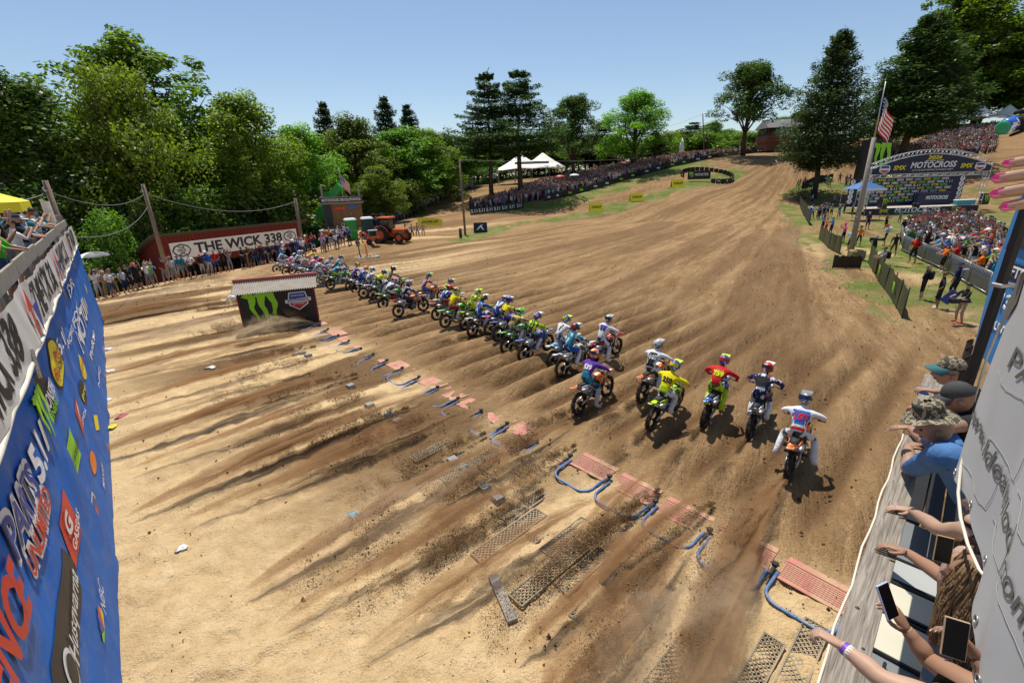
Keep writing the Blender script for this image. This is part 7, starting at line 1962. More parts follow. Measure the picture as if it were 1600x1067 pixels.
for i, (px, py, sh, pa, w) in enumerate([(592, 381, 'green', 'black', 'dark green shirt left of the tractor'), (608, 382, 'black', 'black', 'black clothes before the tractor wheel'), (636, 374, 'white', 'blue', 'white shirt and blue shorts right of the tractor'), (645, 373, 'grey', 'black', 'grey shirt, second right of the tractor'), (653, 372, 'khaki', 'grey', 'khaki shirt, third right of the tractor'), (662, 370, 'tan', 'khaki', 'tan clothes, farthest right of the tractor'), (569, 385, 'black', 'grey', 'black shirt left of the red loader')]):
 person(gz(px, py), -1.4, f'person standing in {w}', 'people beside the tractor', sh, pa, rd=rd)
# infield media and staff
INF = [(1437, 469, 'black', 'black', 'fold', 2.2, 'black shirt and shorts with arms folded, left of three in dark clothes', 'black'),
 (1462, 482, 'black', 'black', 'hips', 2.4, 'black clothes and red shoes holding a blue board on the infield', None),
 (1487, 467, 'navy', 'black', 'down', 1.9, 'dark shirt with a grey rucksack, rightmost of three in dark clothes', 'grey'),
 (1424, 411, 'red', 'black', 'down', 3.4, 'red top with black rucksack beside the pen barricade', 'black'),
 (1394, 401, 'black', 'brown', 'down', 1.2, 'black shirt and brown shorts seen from behind near the pen corner', None),
 (1361, 410, 'black', 'black', 'phone', 2.6, 'black clothes holding up a video camera on the infield', None),
 (1374, 431, 'grey', 'black', 'lean', 2.8, 'grey shirt with a red and gold banner and black rucksack', 'black'),
 (1381, 384, 'ltgrey', 'black', 'lean', 2.5, 'pale shirt and black trousers walking with a bag on the infield', 'white'),
 (1340, 385, 'orange', 'black', 'down', .9, 'orange vest and black shorts right of the flagpole', None),
 (1316, 380, 'pink', 'black', 'phone', 3.0, 'pink shirt and black shorts photographing left of the flagpole', None),
 (1326, 392, 'ltblue', 'black', 'lean', 3.2, 'light blue shirt crouched against the flagpole foot', None),
 (1284, 362, 'blue', 'black', 'fold', 3.1, 'blue shirt at the end of the olive fence', None), (1289, 366, 'orange', 'red', 'phone', 3.1, 'orange vest behind the olive fence', None), (1297, 368, 'blue', 'black', 'lean', 3.1, 'bright blue shirt kneeling behind the olive fence', None),
 (1354, 359, 'navy', 'navy', 'down', -1.5, 'navy clothes standing alone before the podium', None), (1382, 360, 'black', 'black', 'phone', -1.2, 'black clothes before the middle of the podium', None), (1404, 350, 'grey', 'grey', 'fold', -1.4, 'grey clothes before the podium lettering', None), (1408, 370, 'black', 'black', 'down', -1.3, 'black shirt at the far corner of the pen', None),
 (1470, 425, 'orange', 'black', 'lean', 2.8, 'orange and black vest holding a long lens by the pen', None), (1496, 505, 'black', 'khaki', 'lean', 3.0, 'dark shirt and tan shorts aiming a camera at the right edge of the infield', None),
 (1258, 316, 'red', 'black', 'down', 3.0, 'red top beside the far dark fence', None), (1268, 320, 'lilac', 'navy', 'lean', 3.0, 'lilac top behind the far dark fence', None), (1302, 322, 'ltblue', 'navy', 'down', 2.9, 'pale blue shirt under the conifer', None), (1310, 322, 'red', 'black', 'down', 2.9, 'red shirt under the conifer', None), (1318, 336, 'black', 'black', 'phone', 2.9, 'black clothes left of the blue canopy', None), (1330, 338, 'olive', 'black', 'fold', 2.7, 'olive shirt below the blue canopy', None)]
for px, py, sh, pa, po, f, w, pk in INF:
 person(T(px, py), f, short(f'person in {w}'), 'media and staff on the infield', sh, pa, po, rd=rd, pack=pk)
row([T(1262, 345), T(1300, 340), T(1335, 342)], 12, (10, 50), 'people under the conifer', 'in the shade of the conifer', rd, depth=3, jit=1.0, shirts=['black', 'navy', 'grey', 'blue', 'white'])
row([T(1258, 302), T(1300, 296), T(1340, 292)], 16, (10, 50), 'people behind the conifer trunk', 'behind the conifer trunk', rd, depth=4, jit=1.2)
# podium speaker
person(onstage(1377, 318, YP + 2), -1.4, 'person in red and white racing top standing at the left of the podium deck', None, 'red', 'white', 'down', 'cap', rd)
# held things
o = MB().box((0, 0, 0), (.42, .03, .62), bev=.01).obj('pit_board', M_PBLUE, None, T(1462, 482) + Vector((.15, -.35, .62))); o.rotation_euler = (.2, .55, -.3); tag(o, 'blue and white pit board held low by the staff in black', 'board')
o = MB().grid(lambda a, b: (.35 * (a - .5), .06 * math.sin(a * 6), .85 * (b - .5)), 8, 8).obj('hand_banner', mat('red_gold_cloth', (.42, .09, .03), .8, var=.6, scale=3), None, T(1374, 431) + Vector((-.35, -.25, .6))); tag(o, 'small red and gold banner held by the person in grey', 'banner')
def camera_prop(loc, rz, label, big=1.0):
 t = thing('video_camera', label, 'camera', loc, rz, 'press cameras'); mb = MB(); mb.box((0, 0, 0), (.14 * big, .24 * big, .14 * big), bev=.02); part(mb, 'camera_body', M_BLACK, t); mb = MB(); mb.lathe([(.05 * big, 0), (.055 * big, .22 * big), (.07 * big, .26 * big)], 12, Matrix.Translation((0, -.1 * big, 0)) @ Matrix.Rotation(math.pi / 2, 4, 'X')); part(mb, 'lens', M_DKMETAL, t)
camera_prop(T(1361, 410) + Vector((-.3, -.1, 1.6)), 1.0, 'shoulder video camera of the operator in black on the infield', 1.6)
camera_prop(T(1496, 505) + Vector((-.5, -.1, 1.0)), 1.4, 'long-lens camera at the right edge of the infield', 1.4)
# spectators in the pen, nearest rows as single people
pen_poly = [T(*p) for p in ((1412, 366), (1412, 388), (1445, 404), (1480, 420), (1512, 440), (1545, 455), (1570, 420), (1560, 380), (1510, 352), (1440, 352))]
rd2 = random.Random(33)
pts = []
for i in range(2600):
 x = rd2.uniform(min(p.x for p in pen_poly), max(p.x for p in pen_poly)); y = rd2.uniform(min(p.y for p in pen_poly), max(p.y for p in pen_poly))
 if in_poly(np.array([x]), np.array([y]), [p[:2] for p in pen_poly])[0] and all((x - a) ** 2 + (y - b) ** 2 > .23 for a, b in pts): pts.append((x, y))
pts.sort(key=lambda p: math.hypot(*p))
NP = 62
sel = sorted(pts[:NP], key=lambda p: proj((p[0], p[1], 1.5))[0])
for i, (x, y) in enumerate(sel):
 sh = rd2.choice(SHIRTN); po = rd2.choice(['phone', 'up', 'oneup', 'lean', 'phone'])
 act = {'phone': 'hands raised to the face', 'oneup': 'one arm raised', 'up': 'both arms raised', 'lean': 'hands held forward'}[po]
 person(Vector((x, y, hz(x, y))), math.atan2(-y + 40, -x + 10) + rd2.uniform(-.5, .5), f'{CN.get(sh, sh)} topped spectator in the pen, {act}, {ordw(i + 1)} from left', 'spectators in the pen', sh, None, po, rd=rd2)
PEN_REST = pts[NP:]
# people on the left stand
rd3 = random.Random(44)
sp_ = []
for i in range(34):
 s = 2.2 + 17 * (i // 2 + rd3.uniform(-.3, .3)) / 17; d = -.45 - .55 * (i % 2) - rd3.uniform(0, .15)
 sp_.append((s, d))
for i, (s, d) in enumerate(sp_):
 sh = rd3.choice(SHIRTN); po = rd3.choice(['phone', 'lean', 'oneup', 'lean', 'phone'])
 p = wallP(s, 4.03, d)
 person(p, math.atan2(WN.y, WN.x) + rd3.uniform(-.3, .5), f'{CN.get(sh, sh)} top, {"front" if i % 2 == 0 else "second"} row of left stand, {ordw(i // 2 + 1)} from near end', 'spectators on the left stand', sh, None, po, rd=rd3)
cp0 = wallP(3.4, 5.4, -.2); cp1 = wallP(5.2, 6.4, .1)
t = thing('camera_pole', 'long black camera pole held up from the left stand', 'camera pole', cp0); mb = MB(); mb.tube([(0, 0, 0), cp1 - cp0], .022, 6); part(mb, 'pole', M_BLACK, t); mb = MB(); mb.box(cp1 - cp0, (.12, .12, .09), bev=.02); part(mb, 'camera', M_BLACK, t)
# ------------------------------------------------------------------ distant crowds (too many to count)
def crowd_attr_mat():
 m = bpy.data.materials.new('crowd_clothes'); m.use_nodes = True; N = m.node_tree.nodes; p = N['Principled BSDF']; a = N.new('ShaderNodeAttribute'); a.attribute_name = 'col'
 m.node_tree.links.new(a.outputs['Color'], p.inputs['Base Color']); p.inputs['Roughness'].default_value = .8; p.inputs['Specular IOR Level'].default_value = .15; return m
M_CROWD = crowd_attr_mat()
def ring(n, rx, ry, z, cx=0, cy=0, ph=0): return [(cx + rx * math.cos(2 * math.pi * k / n + ph), cy + ry * math.sin(2 * math.pi * k / n + ph), z) for k in range(n)]
def proto(kind):
 V, F, Cc = [], [], []
 def add(rings, c):
  o = len(V); n = len(rings[0])
  for r in rings: V.extend(r)
  for i in range(len(rings) - 1):
   for k in range(n): F.append((o + i * n + k, o + i * n + (k + 1) % n, o + (i + 1) * n + (k + 1) % n, o + (i + 1) * n + k)); Cc.append(c)
  F.append(tuple(o + (len(rings) - 1) * n + k for k in range(4))) ; Cc.append(c)
  if n == 6: F.append(tuple(o + (len(rings) - 1) * n + k for k in (3, 4, 5, 0))); Cc.append(c)
 add([ring(6, .09, .08, 0), ring(6, .15, .11, .5), ring(6, .17, .13, .92)], 1)
 add([ring(6, .18, .13, .9), ring(6, .19, .14, 1.2), ring(6, .21, .12, 1.40), ring(6, .09, .07, 1.48)], 0)
 add([ring(6, .05, .05, 1.46), ring(6, .085, .10, 1.58), ring(6, .085, .10, 1.66)], 2)
 add([ring(6, .10, .115, 1.66), ring(6, .08, .09, 1.74), ring(6, .03, .03, 1.77)], 3)
 for s in (-1, 1):
  if kind == 0: P = [(s * .24, 0, 1.38), (s * .29, .02, 1.12), (s * .26, -.08, .86)]
  elif kind == 1: P = [(s * .23, 0, 1.38), (s * .28, -.16, 1.22), (s * .10, -.3, 1.50)]
  else: P = [(s * .23, 0, 1.38), (s * .33, -.06, 1.58), (s * .24, -.12, 1.86)]
  for (a, b, c) in ((P[0], P[1], 0), (P[1], P[2], 2)):
   o = len(V); w = .05
   V.extend([(a[0] - w, a[1], a[2]), (a[0] + w, a[1], a[2]), (b[0] + w * .8, b[1], b[2]), (b[0] - w * .8, b[1], b[2]), (a[0], a[1] - w, a[2]), (a[0], a[1] + w, a[2]), (b[0], b[1] + w * .8, b[2]), (b[0], b[1] - w * .8, b[2])]); F.append((o, o + 1, o + 2, o + 3)); F.append((o + 4, o + 5, o + 6, o + 7)); Cc += [c, c]
 return np.array(V), np.array(F), np.array(Cc)
PROT = [proto(k) for k in range(3)]
CROWDC = [(.66, .64, .62), (.56, .54, .50), (.42, .22, .18), (.22, .32, .42), (.05, .05, .055), (.03, .03, .03), (.62, .62, .62), (.55, .55, .56), (.02, .02, .022), (.03, .03, .035), (.02, .03, .09), (.15, .15, .16), (.03, .10, .35), (.45, .04, .04), (.12, .30, .45), (.30, .30, .31), (.40, .12, .05), (.45, .10, .20), (.06, .20, .08), (.35, .28, .18), (.02, .02, .025), (.6, .58, .5)]
def crowd(pts, face, name, seed):
 r = np.random.default_rng(seed); VV, FF, CC = [], [], []; off = 0
 for (x, y, z) in pts:
  V, F, Cc = PROT[r.integers(0, 3)]
  a = math.atan2(face[1] - y, face[0] - x) + math.pi / 2 + r.normal(0, .4); s = r.uniform(.9, 1.06); c_, s_ = math.cos(a) * s, math.sin(a) * s
  W = np.column_stack([V[:, 0] * c_ - V[:, 1] * s_ + x, V[:, 0] * s_ + V[:, 1] * c_ + y, V[:, 2] * s + z])
  pal = np.array([CROWDC[r.integers(0, len(CROWDC))], [(.02, .02, .025), (.05, .08, .16), (.3, .25, .16), (.12, .12, .12)][r.integers(0, 4)], SKIN[r.integers(0, 5)], [(.02, .02, .02), (.02, .02, .02), (.5, .5, .5), (.08, .05, .03), (.35, .03, .03), (.03, .04, .12), (.25, .16, .07)][r.integers(0, 7)]])
  VV.append(W); FF.append(F + off); CC.append(pal[Cc]); off += len(V)
 V = np.vstack(VV); F = np.vstack(FF); Cf = np.vstack(CC)
 me = np_mesh(name, V, F, [M_CROWD]); at = me.color_attributes.new('col', 'FLOAT_COLOR', 'CORNER')
 at.data.foreach_set('color', np.repeat(np.column_stack([Cf, np.ones(len(Cf))]), 4, axis=0).astype(np.float32).ravel())
 o = link(name, me); tag(o, kind='stuff'); return o
def fill(poly, n, seed, mind=.5):
 r = random.Random(seed); P = [T(*p) if len(p) == 2 else Vector(p) for p in poly]; q = [p[:2] for p in P]; out = []; grid = {}
 x0, x1, y0, y1 = min(p[0] for p in q), max(p[0] for p in q), min(p[1] for p in q), max(p[1] for p in q)
 X = np.array([r.uniform(x0, x1) for _ in range(n * 6)]); Y = np.array([r.uniform(y0, y1) for _ in range(n * 6)]); ok = in_poly(X, Y, q)
 X, Y = X[ok], Y[ok]; Z = hgt(X, Y)
 for x, y, z in zip(X, Y, Z):
  k = (int(x / mind), int(y / mind))
  if k in grid: continue
  grid[k] = 1; out.append((x, y, z))
  if len(out) >= n: break
 return out
def strip(pts, width, n, seed, mind=.5):
 """crowd band lying behind (away from the camera) a line of ground points"""
 A = [T(*p) for p in pts]; B = []
 for i, a in enumerate(A):
  d = (A[min(i + 1, len(A) - 1)] - A[max(i - 1, 0)]); d.z = 0; d.normalize(); nn = Vector((-d.y, d.x, 0))
  if nn.dot(a) < 0: nn = -nn
  B.append(a + nn * (width[i] if hasattr(width, '__len__') else width))
 return fill([tuple(p) for p in A] + [tuple(p) for p in reversed(B)], n, seed, mind)
crowd(strip([(745, 331), (780, 326), (815, 319), (850, 312), (900, 302), (960, 286), (1000, 273), (1050, 260)], [4, 5, 6, 8, 11, 12, 12, 10], 1500, 1), (20, 60), 'hillside_crowd', 1)
crowd(strip([(1050, 260), (1100, 250), (1150, 242), (1240, 233)], [10, 9, 8, 8], 650, 2), (40, 60), 'hillside_crowd', 2)
crowd(strip([(600, 352), (625, 345), (650, 335), (680, 320), (710, 306), (745, 296)], [9, 9, 9, 8, 7, 6], 720, 3), (0, 60), 'hillside_crowd', 3)
crowd(fill([(x, y, 0) for x, y in ((atY(1370, 250, 100).x, 100), (atY(1550, 250, 97).x, 97), (atY(1560, 196, 114).x, 114), (atY(1470, 200, 116).x, 116), (atY(1400, 225, 110).x, 110))], 900, 4, .55), (40, 60), 'hillside_crowd', 4)
crowd(fill([(x, y, 0) for x, y in ((atY(1240, 250, 126).x, 126), (atY(1400, 250, 108).x, 108), (atY(1400, 250, 116).x, 116), (atY(1240, 250, 136).x, 136))], 330, 5, .6), (60, 60), 'hillside_crowd', 5)
crowd([(x, y, hz(x, y)) for x, y in PEN_REST], (10, 40), 'pen_crowd', 6)
# ------------------------------------------------------------------ timber platform and rail at the right
RL0 = Vector((1.47, 1.55, 0)); RLD = Vector((.713, .701, 0)); RLN = Vector((.701, -.713, 0))
rrz = math.atan2(RLD.y, RLD.x)
def rP(s, o, z): return RL0 + RLD * s + RLN * o + Vector((0, 0, z))
def wood_grain():
 m = bpy.data.materials.new('sunbleached_plank'); m.use_nodes = True; N = m.node_tree.nodes; L = m.node_tree.links; p = N['Principled BSDF']
 tc = N.new('ShaderNodeTexCoord'); mp = N.new('ShaderNodeMapping'); mp.inputs['Scale'].default_value = (2.0, 38, 38); L.new(tc.outputs['Object'], mp.inputs['Vector'])
 n1 = N.new('ShaderNodeTexNoise'); n1.inputs['Scale'].default_value = 1.6; n1.inputs['Detail'].default_value = 8; n1.inputs['Distortion'].default_value = 1.2; L.new(mp.outputs[0], n1.inputs['Vector'])
 n2 = N.new('ShaderNodeTexNoise'); n2.inputs['Scale'].default_value = 3.0; n2.inputs['Detail'].default_value = 4; L.new(tc.outputs['Object'], n2.inputs['Vector'])
 r = N.new('ShaderNodeValToRGB'); r.color_ramp.elements[0].position = .3; r.color_ramp.elements[0].color = (.11, .092, .075, 1); r.color_ramp.elements[1].position = .66; r.color_ramp.elements[1].color = (.32, .285, .24, 1); L.new(n1.outputs[0], r.inputs[0])
 mx = N.new('ShaderNodeMix'); mx.data_type = 'RGBA'; mx.inputs[7].default_value = (.24, .20, .15, 1); L.new(r.outputs[0], mx.inputs[6])
 mr = N.new('ShaderNodeMapRange'); mr.inputs[1].default_value = .5; mr.inputs[2].default_value = .75; mr.inputs[4].default_value = .7; L.new(n2.outputs[0], mr.inputs[0]); L.new(mr.outputs[0], mx.inputs[0])
 L.new(mx.outputs[2], p.inputs['Base Color']); p.inputs['Roughness'].default_value = .85; p.inputs['Specular IOR Level'].default_value = .15
 b = N.new('ShaderNodeBump'); b.inputs['Strength'].default_value = .5; b.inputs['Distance'].default_value = .006; L.new(n1.outputs[0], b.inputs['Height']); L.new(b.outputs[0], p.inputs['Normal']); return m
M_PLANK = wood_grain()
stand = thing('timber_platform', 'grey timber platform with plank handrail holding the fans at right', 'platform', rP(0, 0, 0))
def sbox(name, s0, s1, o0, o1, z0, z1, m, par, bev=.004):
 mb = MB(); mb.box((0, 0, 0), (s1 - s0, abs(o1 - o0), z1 - z0), bev=bev); ob = part(mb, name, m, par)
 ob.matrix_local = Matrix.Translation(rP((s0 + s1) / 2, (o0 + o1) / 2, (z0 + z1) / 2) - rP(0, 0, 0)) @ Matrix.Rotation(rrz, 4, 'Z'); return ob
hr = sbox('handrail_plank', -1.6, 3.15, 0.0, .158, 3.755, 3.80, M_PLANK, stand)
sbox('fascia_board', -1.6, 3.15, .006, .044, 3.50, 3.752, M_PLANK, stand)
for s, o, r in ((-.25, .04, .011), (.35, .12, .009), (.62, .05, .012), (1.2, .10, .009), (1.75, .04, .010), (2.4, .11, .009), (.05, .13, .008)):
 mb = MB(); mb.lathe([(r, 0), (r * .8, .004)], 10); ob = part(mb, 'bolt', M_DKMETAL, hr); ob.location = Vector((s - .775, -(o - .079), .022))
mb = MB(); mb.tube([rP(-1.6 + .2 * i, -.012 + .008 * math.sin(i * 1.7), 3.795 + .006 * math.sin(i * .9)) - rP(0, 0, 0) for i in range(25)], .007, 6); part(mb, 'white_conduit', M_ROPE, stand)
for s in (-.9, 1.4, 3.05):
 sbox('post', s, s + .09, .05, .14, 0, 3.75, M_WOODG, stand)
sbox('handrail_plank', 3.55, 4.9, .0, .20, 3.80, 3.845, M_PLANK, stand)
sbox('handrail_plank', 2.35, 3.05, .25, .52, 4.10, 4.145, M_PLANK, stand); sbox('handrail_plank', 2.35, 3.05, .26, .50, 3.90, 4.095, M_WOODB, stand)
M_DECK = mat('shade_dark_boards', (.008, .008, .009), .8, var=.3)  # near-black board colour stands in for the shade over the deck
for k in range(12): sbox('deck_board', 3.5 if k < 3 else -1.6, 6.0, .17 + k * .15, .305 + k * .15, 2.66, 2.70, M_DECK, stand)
sbox('joist', -1.6, 6.0, .62, .70, 2.45, 2.655, M_WOODB, stand)
# black post and clamp
pb_ = atD(1492, 662, 3.62)
post = thing('black_post', 'black square steel post leaning out of the right foreground', 'post', pb_)
mb = MB(); mb.box((0, 0, 1.2), (.048, .048, 2.6), bev=.004, rot=None); part(mb, 'upright', mat('black_powder_coat', (.010, .010, .011), .45, var=.2), post)
mb = MB(); mb.box((.02, 0, 1.12), (.11, .08, .03), bev=.006); part(mb, 'clamp', M_STEEL, post)
mb = MB(); mb.tube([(.03, -.06, -.05), (.02, -.05, .6), (.05, -.06, 1.1), (.09, -.05, 1.3)], .008, 6); part(mb, 'cord', M_ROPE, post)
# blue banner behind the post
def rplane(px, py, o):
 r = Vector(ray(px, py)); Cc = Vector((0, 0, CAM_H)); t = (rP(0, o, 0) - Cc).dot(RLN) / r.dot(RLN); P = Cc + r * t; return (P - RL0).dot(RLD), P.z
M_SKYB = mat('sky_blue_vinyl', (.03, .20, .47), .4, var=.12, scale=2, bump=.15, bscale=5)
F0_, N0_ = atD(1521, 545, 5.4), atD(1585, 655, 4.5)
BD = Vector((N0_.x - F0_.x, N0_.y - F0_.y, 0)); BLn = BD.length * 2.2; BD.normalize(); BNn = Vector((-BD.y, BD.x, 0))
if BNn.dot(-F0_) < 0: BNn = -BNn
bb = thing('blue_banner', 'sky blue printed banner hanging behind the black post at right', 'banner', F0_); H_ = atD(1572, 270, 5.0).z - F0_.z
mb = MB()
def blue(a, b, e=0.0): return BD * (BLn * a - .05 * math.sin(b * 3.1)) + BNn * (e + .02 * math.sin(a * 9 + b * 3)) + Vector((0, 0, -.05 * a + H_ * b))
mb.grid(lambda a, b: blue(a, b), 24, 10); mb.grid(lambda a, b: blue(a, b, -.006), 24, 10, flip=True); part(mb, 'banner_cloth', M_SKYB, bb)
rt_ = BD if BD.cross(Vector((0, 0, 1))).dot(BNn) > 0 else -BD
Mt = lambda s, z, o=.03: frame(BD * s + BNn * o + Vector((0, 0, z)), rt_, (0, 0, 1))
mb = MB(); mb.prism([(-.42, -.09), (.42, -.09), (.42, .09), (-.42, .09)], .004, Mt(.52, H_ * .50, .024)); part(mb, 'dark_band', M_NAVY, bb)
label_text(bb, 'LIFTING', Mt(.5, H_ * .50), .11, M_PWHITE, fit=.62); label_text(bb, '413-569', Mt(.55, H_ * .34), .15, M_PWHITE, fit=.8); label_text(bb, 'MOUNTING', Mt(.5, H_ * .20), .09, M_PWHITE, bold=.0, fit=.7); label_text(bb, '.COM', Mt(.95, H_ * .10), .12, M_PWHITE)
mb = MB(); mb.prism([(-.4, 0), (.1, .1), (.05, .6), (-.3, .5)], .004, Mt(.45, H_ * .60, .024)); part(mb, 'machine_print', M_INK, bb)
sA = (F0_ - RL0).dot(RLD)
# dark drape beyond it
dr = thing('dark_drape', 'dark brown drape hanging beside the blue banner', 'drape', rP(sA + .5, .3, 0)); mb = MB(); mb.grid(lambda a, b: rP(sA + .25 + 1.5 * a, .34 + .03 * math.sin(a * 20), .2 + 3.6 * b) - rP(sA + .5, .3, 0), 20, 6); mb.grid(lambda a, b: rP(sA + .25 + 1.5 * a, .36 + .03 * math.sin(a * 20), .2 + 3.6 * b) - rP(sA + .5, .3, 0), 20, 6, flip=True); part(mb, 'drape_cloth', mat('drape', (.02, .013, .008), .9, var=.3), dr)
# pale paving-print banner nearest the camera
M_PAVE = mat('paver_vinyl', (.46, .46, .455), .5, var=.1, scale=1.6, bump=.2, bscale=3); M_JOINT = mat('paver_joint_print', (.30, .29, .28), .6); M_DARKSTONE = mat('dark_stone_print', (.12, .115, .10), .6)
gA, gC = atD(1500, 742, 2.3), atD(1548, 1067, 1.5)
GD = Vector((gC.x - gA.x, gC.y - gA.y, 0)); GL = GD.length; GD.normalize(); GN = Vector((GD.y, -GD.x, 0))
if GN.dot(-gA) < 0: GN = -GN
pv = thing('paving_banner', 'pale grey paving-stone print banner with web address at the right edge', 'banner', gA)
def gplane(px, py):
 r = Vector(ray(px, py)); Cc = Vector((0, 0, CAM_H)); t = (gA - Cc).dot(GN) / r.dot(GN); P = Cc + r * t - gA; return P.dot(GD), P.z
def hem(s): return -.13 * s + .05 * math.sin(s * 5) + .10 * math.exp(-(s / .12) ** 2) * 0
def gsurf(s, z, e=0.0):
 b = max(0, min(1, z / 1.4)); return GD * s + GN * (e + .022 * math.sin(s * 6.5 + 1) * (1 - b * .5) + .010 * math.sin(s * 19 + z * 5) * (1 - b)) + Vector((0, 0, z))
mb = MB(); gp_ = lambda a, b, e: gsurf(-.02 - .03 * math.sin(b * 3.1) + 1.7 * a, hem(1.7 * a) + (1.5 - hem(1.7 * a)) * b, e)
mb.grid(lambda a, b: gp_(a, b, 0), 60, 24); mb.grid(lambda a, b: gp_(a, b, -.004), 60, 24, flip=True); part(mb, 'banner_cloth', M_PAVE, pv)
def glabel(txt, A, B, h, m, nm='lettering'):
 me = text_mesh(txt, h / .72, 0, .004, 0, 1, mats=m); xs = [v.co.x for v in me.vertices]; a, b = min(xs), max(xs); d = Vector((B[0] - A[0], B[1] - A[1])); d.normalize(); n = Vector((-d.y, d.x)); Lt = math.hypot(B[0] - A[0], B[1] - A[1])
 for v in me.vertices:
  t = (v.co.x - a) / (b - a) * Lt; v.co = gsurf(A[0] + d.x * t + n.x * v.co.y, A[1] + d.y * t + n.y * v.co.y, .005)
 me.update(); return link(nm, me, pv)
glabel('www.IdealBlock.com', gplane(1530, 632), gplane(1612, 985), .092, M_DARKSTONE); glabel('PAVERS', gplane(1590, 560), gplane(1640, 700), .10, M_DARKSTONE)
mb = MB()
for (px, py) in ((1572, 505), (1592, 470)):
 s, z = gplane(px, py); mb.add([gsurf(s - .10, z + .10, .005), gsurf(s + .02, z + .14, .005), gsurf(s + .05, z, .005), gsurf(s - .02, z - .10, .005), gsurf(s - .08, z - .03, .005)], [(0, 1, 2, 3, 4)])
part(mb, 'stone_print', M_DARKSTONE, pv)
rdp = random.Random(5)
for j in range(5):
 for k in range(3):
  mb = MB(); s, z = .1 + .42 * k + .2 * (j % 2), .12 + .24 * j; P = [gsurf(s + .36 * i / 6, z + .012 * math.sin(i + j), .004) for i in range(7)] + [gsurf(s + .36 + .01 * math.sin(i), z + .2 * i / 4, .004) for i in range(1, 5)]; mb.tube(P, .0011, 4, cap=False); part(mb, 'paver_joint', M_JOINT, pv)
for k in range(6):
 s = .06 + .27 * k; mb = MB(); mb.tube([gsurf(s + .016 * math.cos(q), hem(s) + .035 + .016 * math.sin(q), .003) for q in np.linspace(0, 6.28, 13)], .0035, 6); part(mb, 'eyelet', M_STEEL, pv)
# rope in front of it
rp = thing('white_rope', 'white rope hanging in a curve before the paving banner', 'rope', atD(1500, 740, 2.1)); ro = atD(1500, 740, 2.1)
mb = MB(); mb.tube([atD(x, y, D) - ro for x, y, D in ((1536, 640, 2.3), (1512, 690, 2.25), (1501, 730, 2.2), (1497, 770, 2.15), (1501, 810, 2.05), (1512, 850, 1.95), (1530, 890, 1.85), (1560, 925, 1.7), (1605, 955, 1.55), (1640, 975, 1.4))], .0065, 8); part(mb, 'strand', M_ROPE, rp)
# parked vehicle below the rail
vh = thing('parked_truck', 'grey utility truck with cream window covers below the handrail', 'truck', rP(2.7, 1.0, 0), rrz)
M_TRUCK = mat('truck_grey', (.20, .21, .22), .4, .2, var=.1, dirt=((.3, .25, .18), .2, 4)); M_CREAM = mat('cream_cover', (.52, .49, .38), .6, var=.08)
mb = MB(); mb.box((-.2, 0, 1.1), (4.6, 1.8, 1.4), bev=.1); part(mb, 'body', M_TRUCK, vh)
mb = MB(); mb.loft([[(-2.2, -.9, 1.7), (1.6, -.9, 1.7), (1.6, .9, 1.7), (-2.2, .9, 1.7)], [(-2.1, -.86, 2.28), (1.4, -.86, 2.28), (1.4, .86, 2.28), (-2.1, .86, 2.28)]], smooth=False); part(mb, 'cab', M_TRUCK, vh)
for x0, x1 in ((-.72, -.26), (-.16, .2), (.28, .6)):
 mb = MB(); mb.box(((x0 + x1) / 2, .52, 2.285), (x1 - x0, .62, .03), bev=.02); wv = part(mb, 'window_cover', M_CREAM if x0 < .25 else mat('grey_cover', (.34, .35, .34), .6), vh)
 mb = MB();
 for dx in (-(x1 - x0) / 2 - .02, (x1 - x0) / 2 + .02): mb.box(((x0 + x1) / 2 + dx, .52, 2.29), (.03, .68, .05), bev=.008)
 for dy in (-.34, .34): mb.box(((x0 + x1) / 2, .52 + dy, 2.29), (x1 - x0 + .07, .03, .04), bev=.008)
 part(mb, 'window_frame', M_BLACK, wv)
mb = MB(); mb.tube([(-1.0, .7, 2.27), (-1.0, .7, 2.33), (-.85, .7, 2.33), (-.85, .7, 2.27)], .012, 6); part(mb, 'door_handle', M_DKMETAL, vh)
for x in (-1.6, 1.3):
 for y in (-.9, .72): wheel(vh, (x, y, .38), .38, .22, M_STEEL)
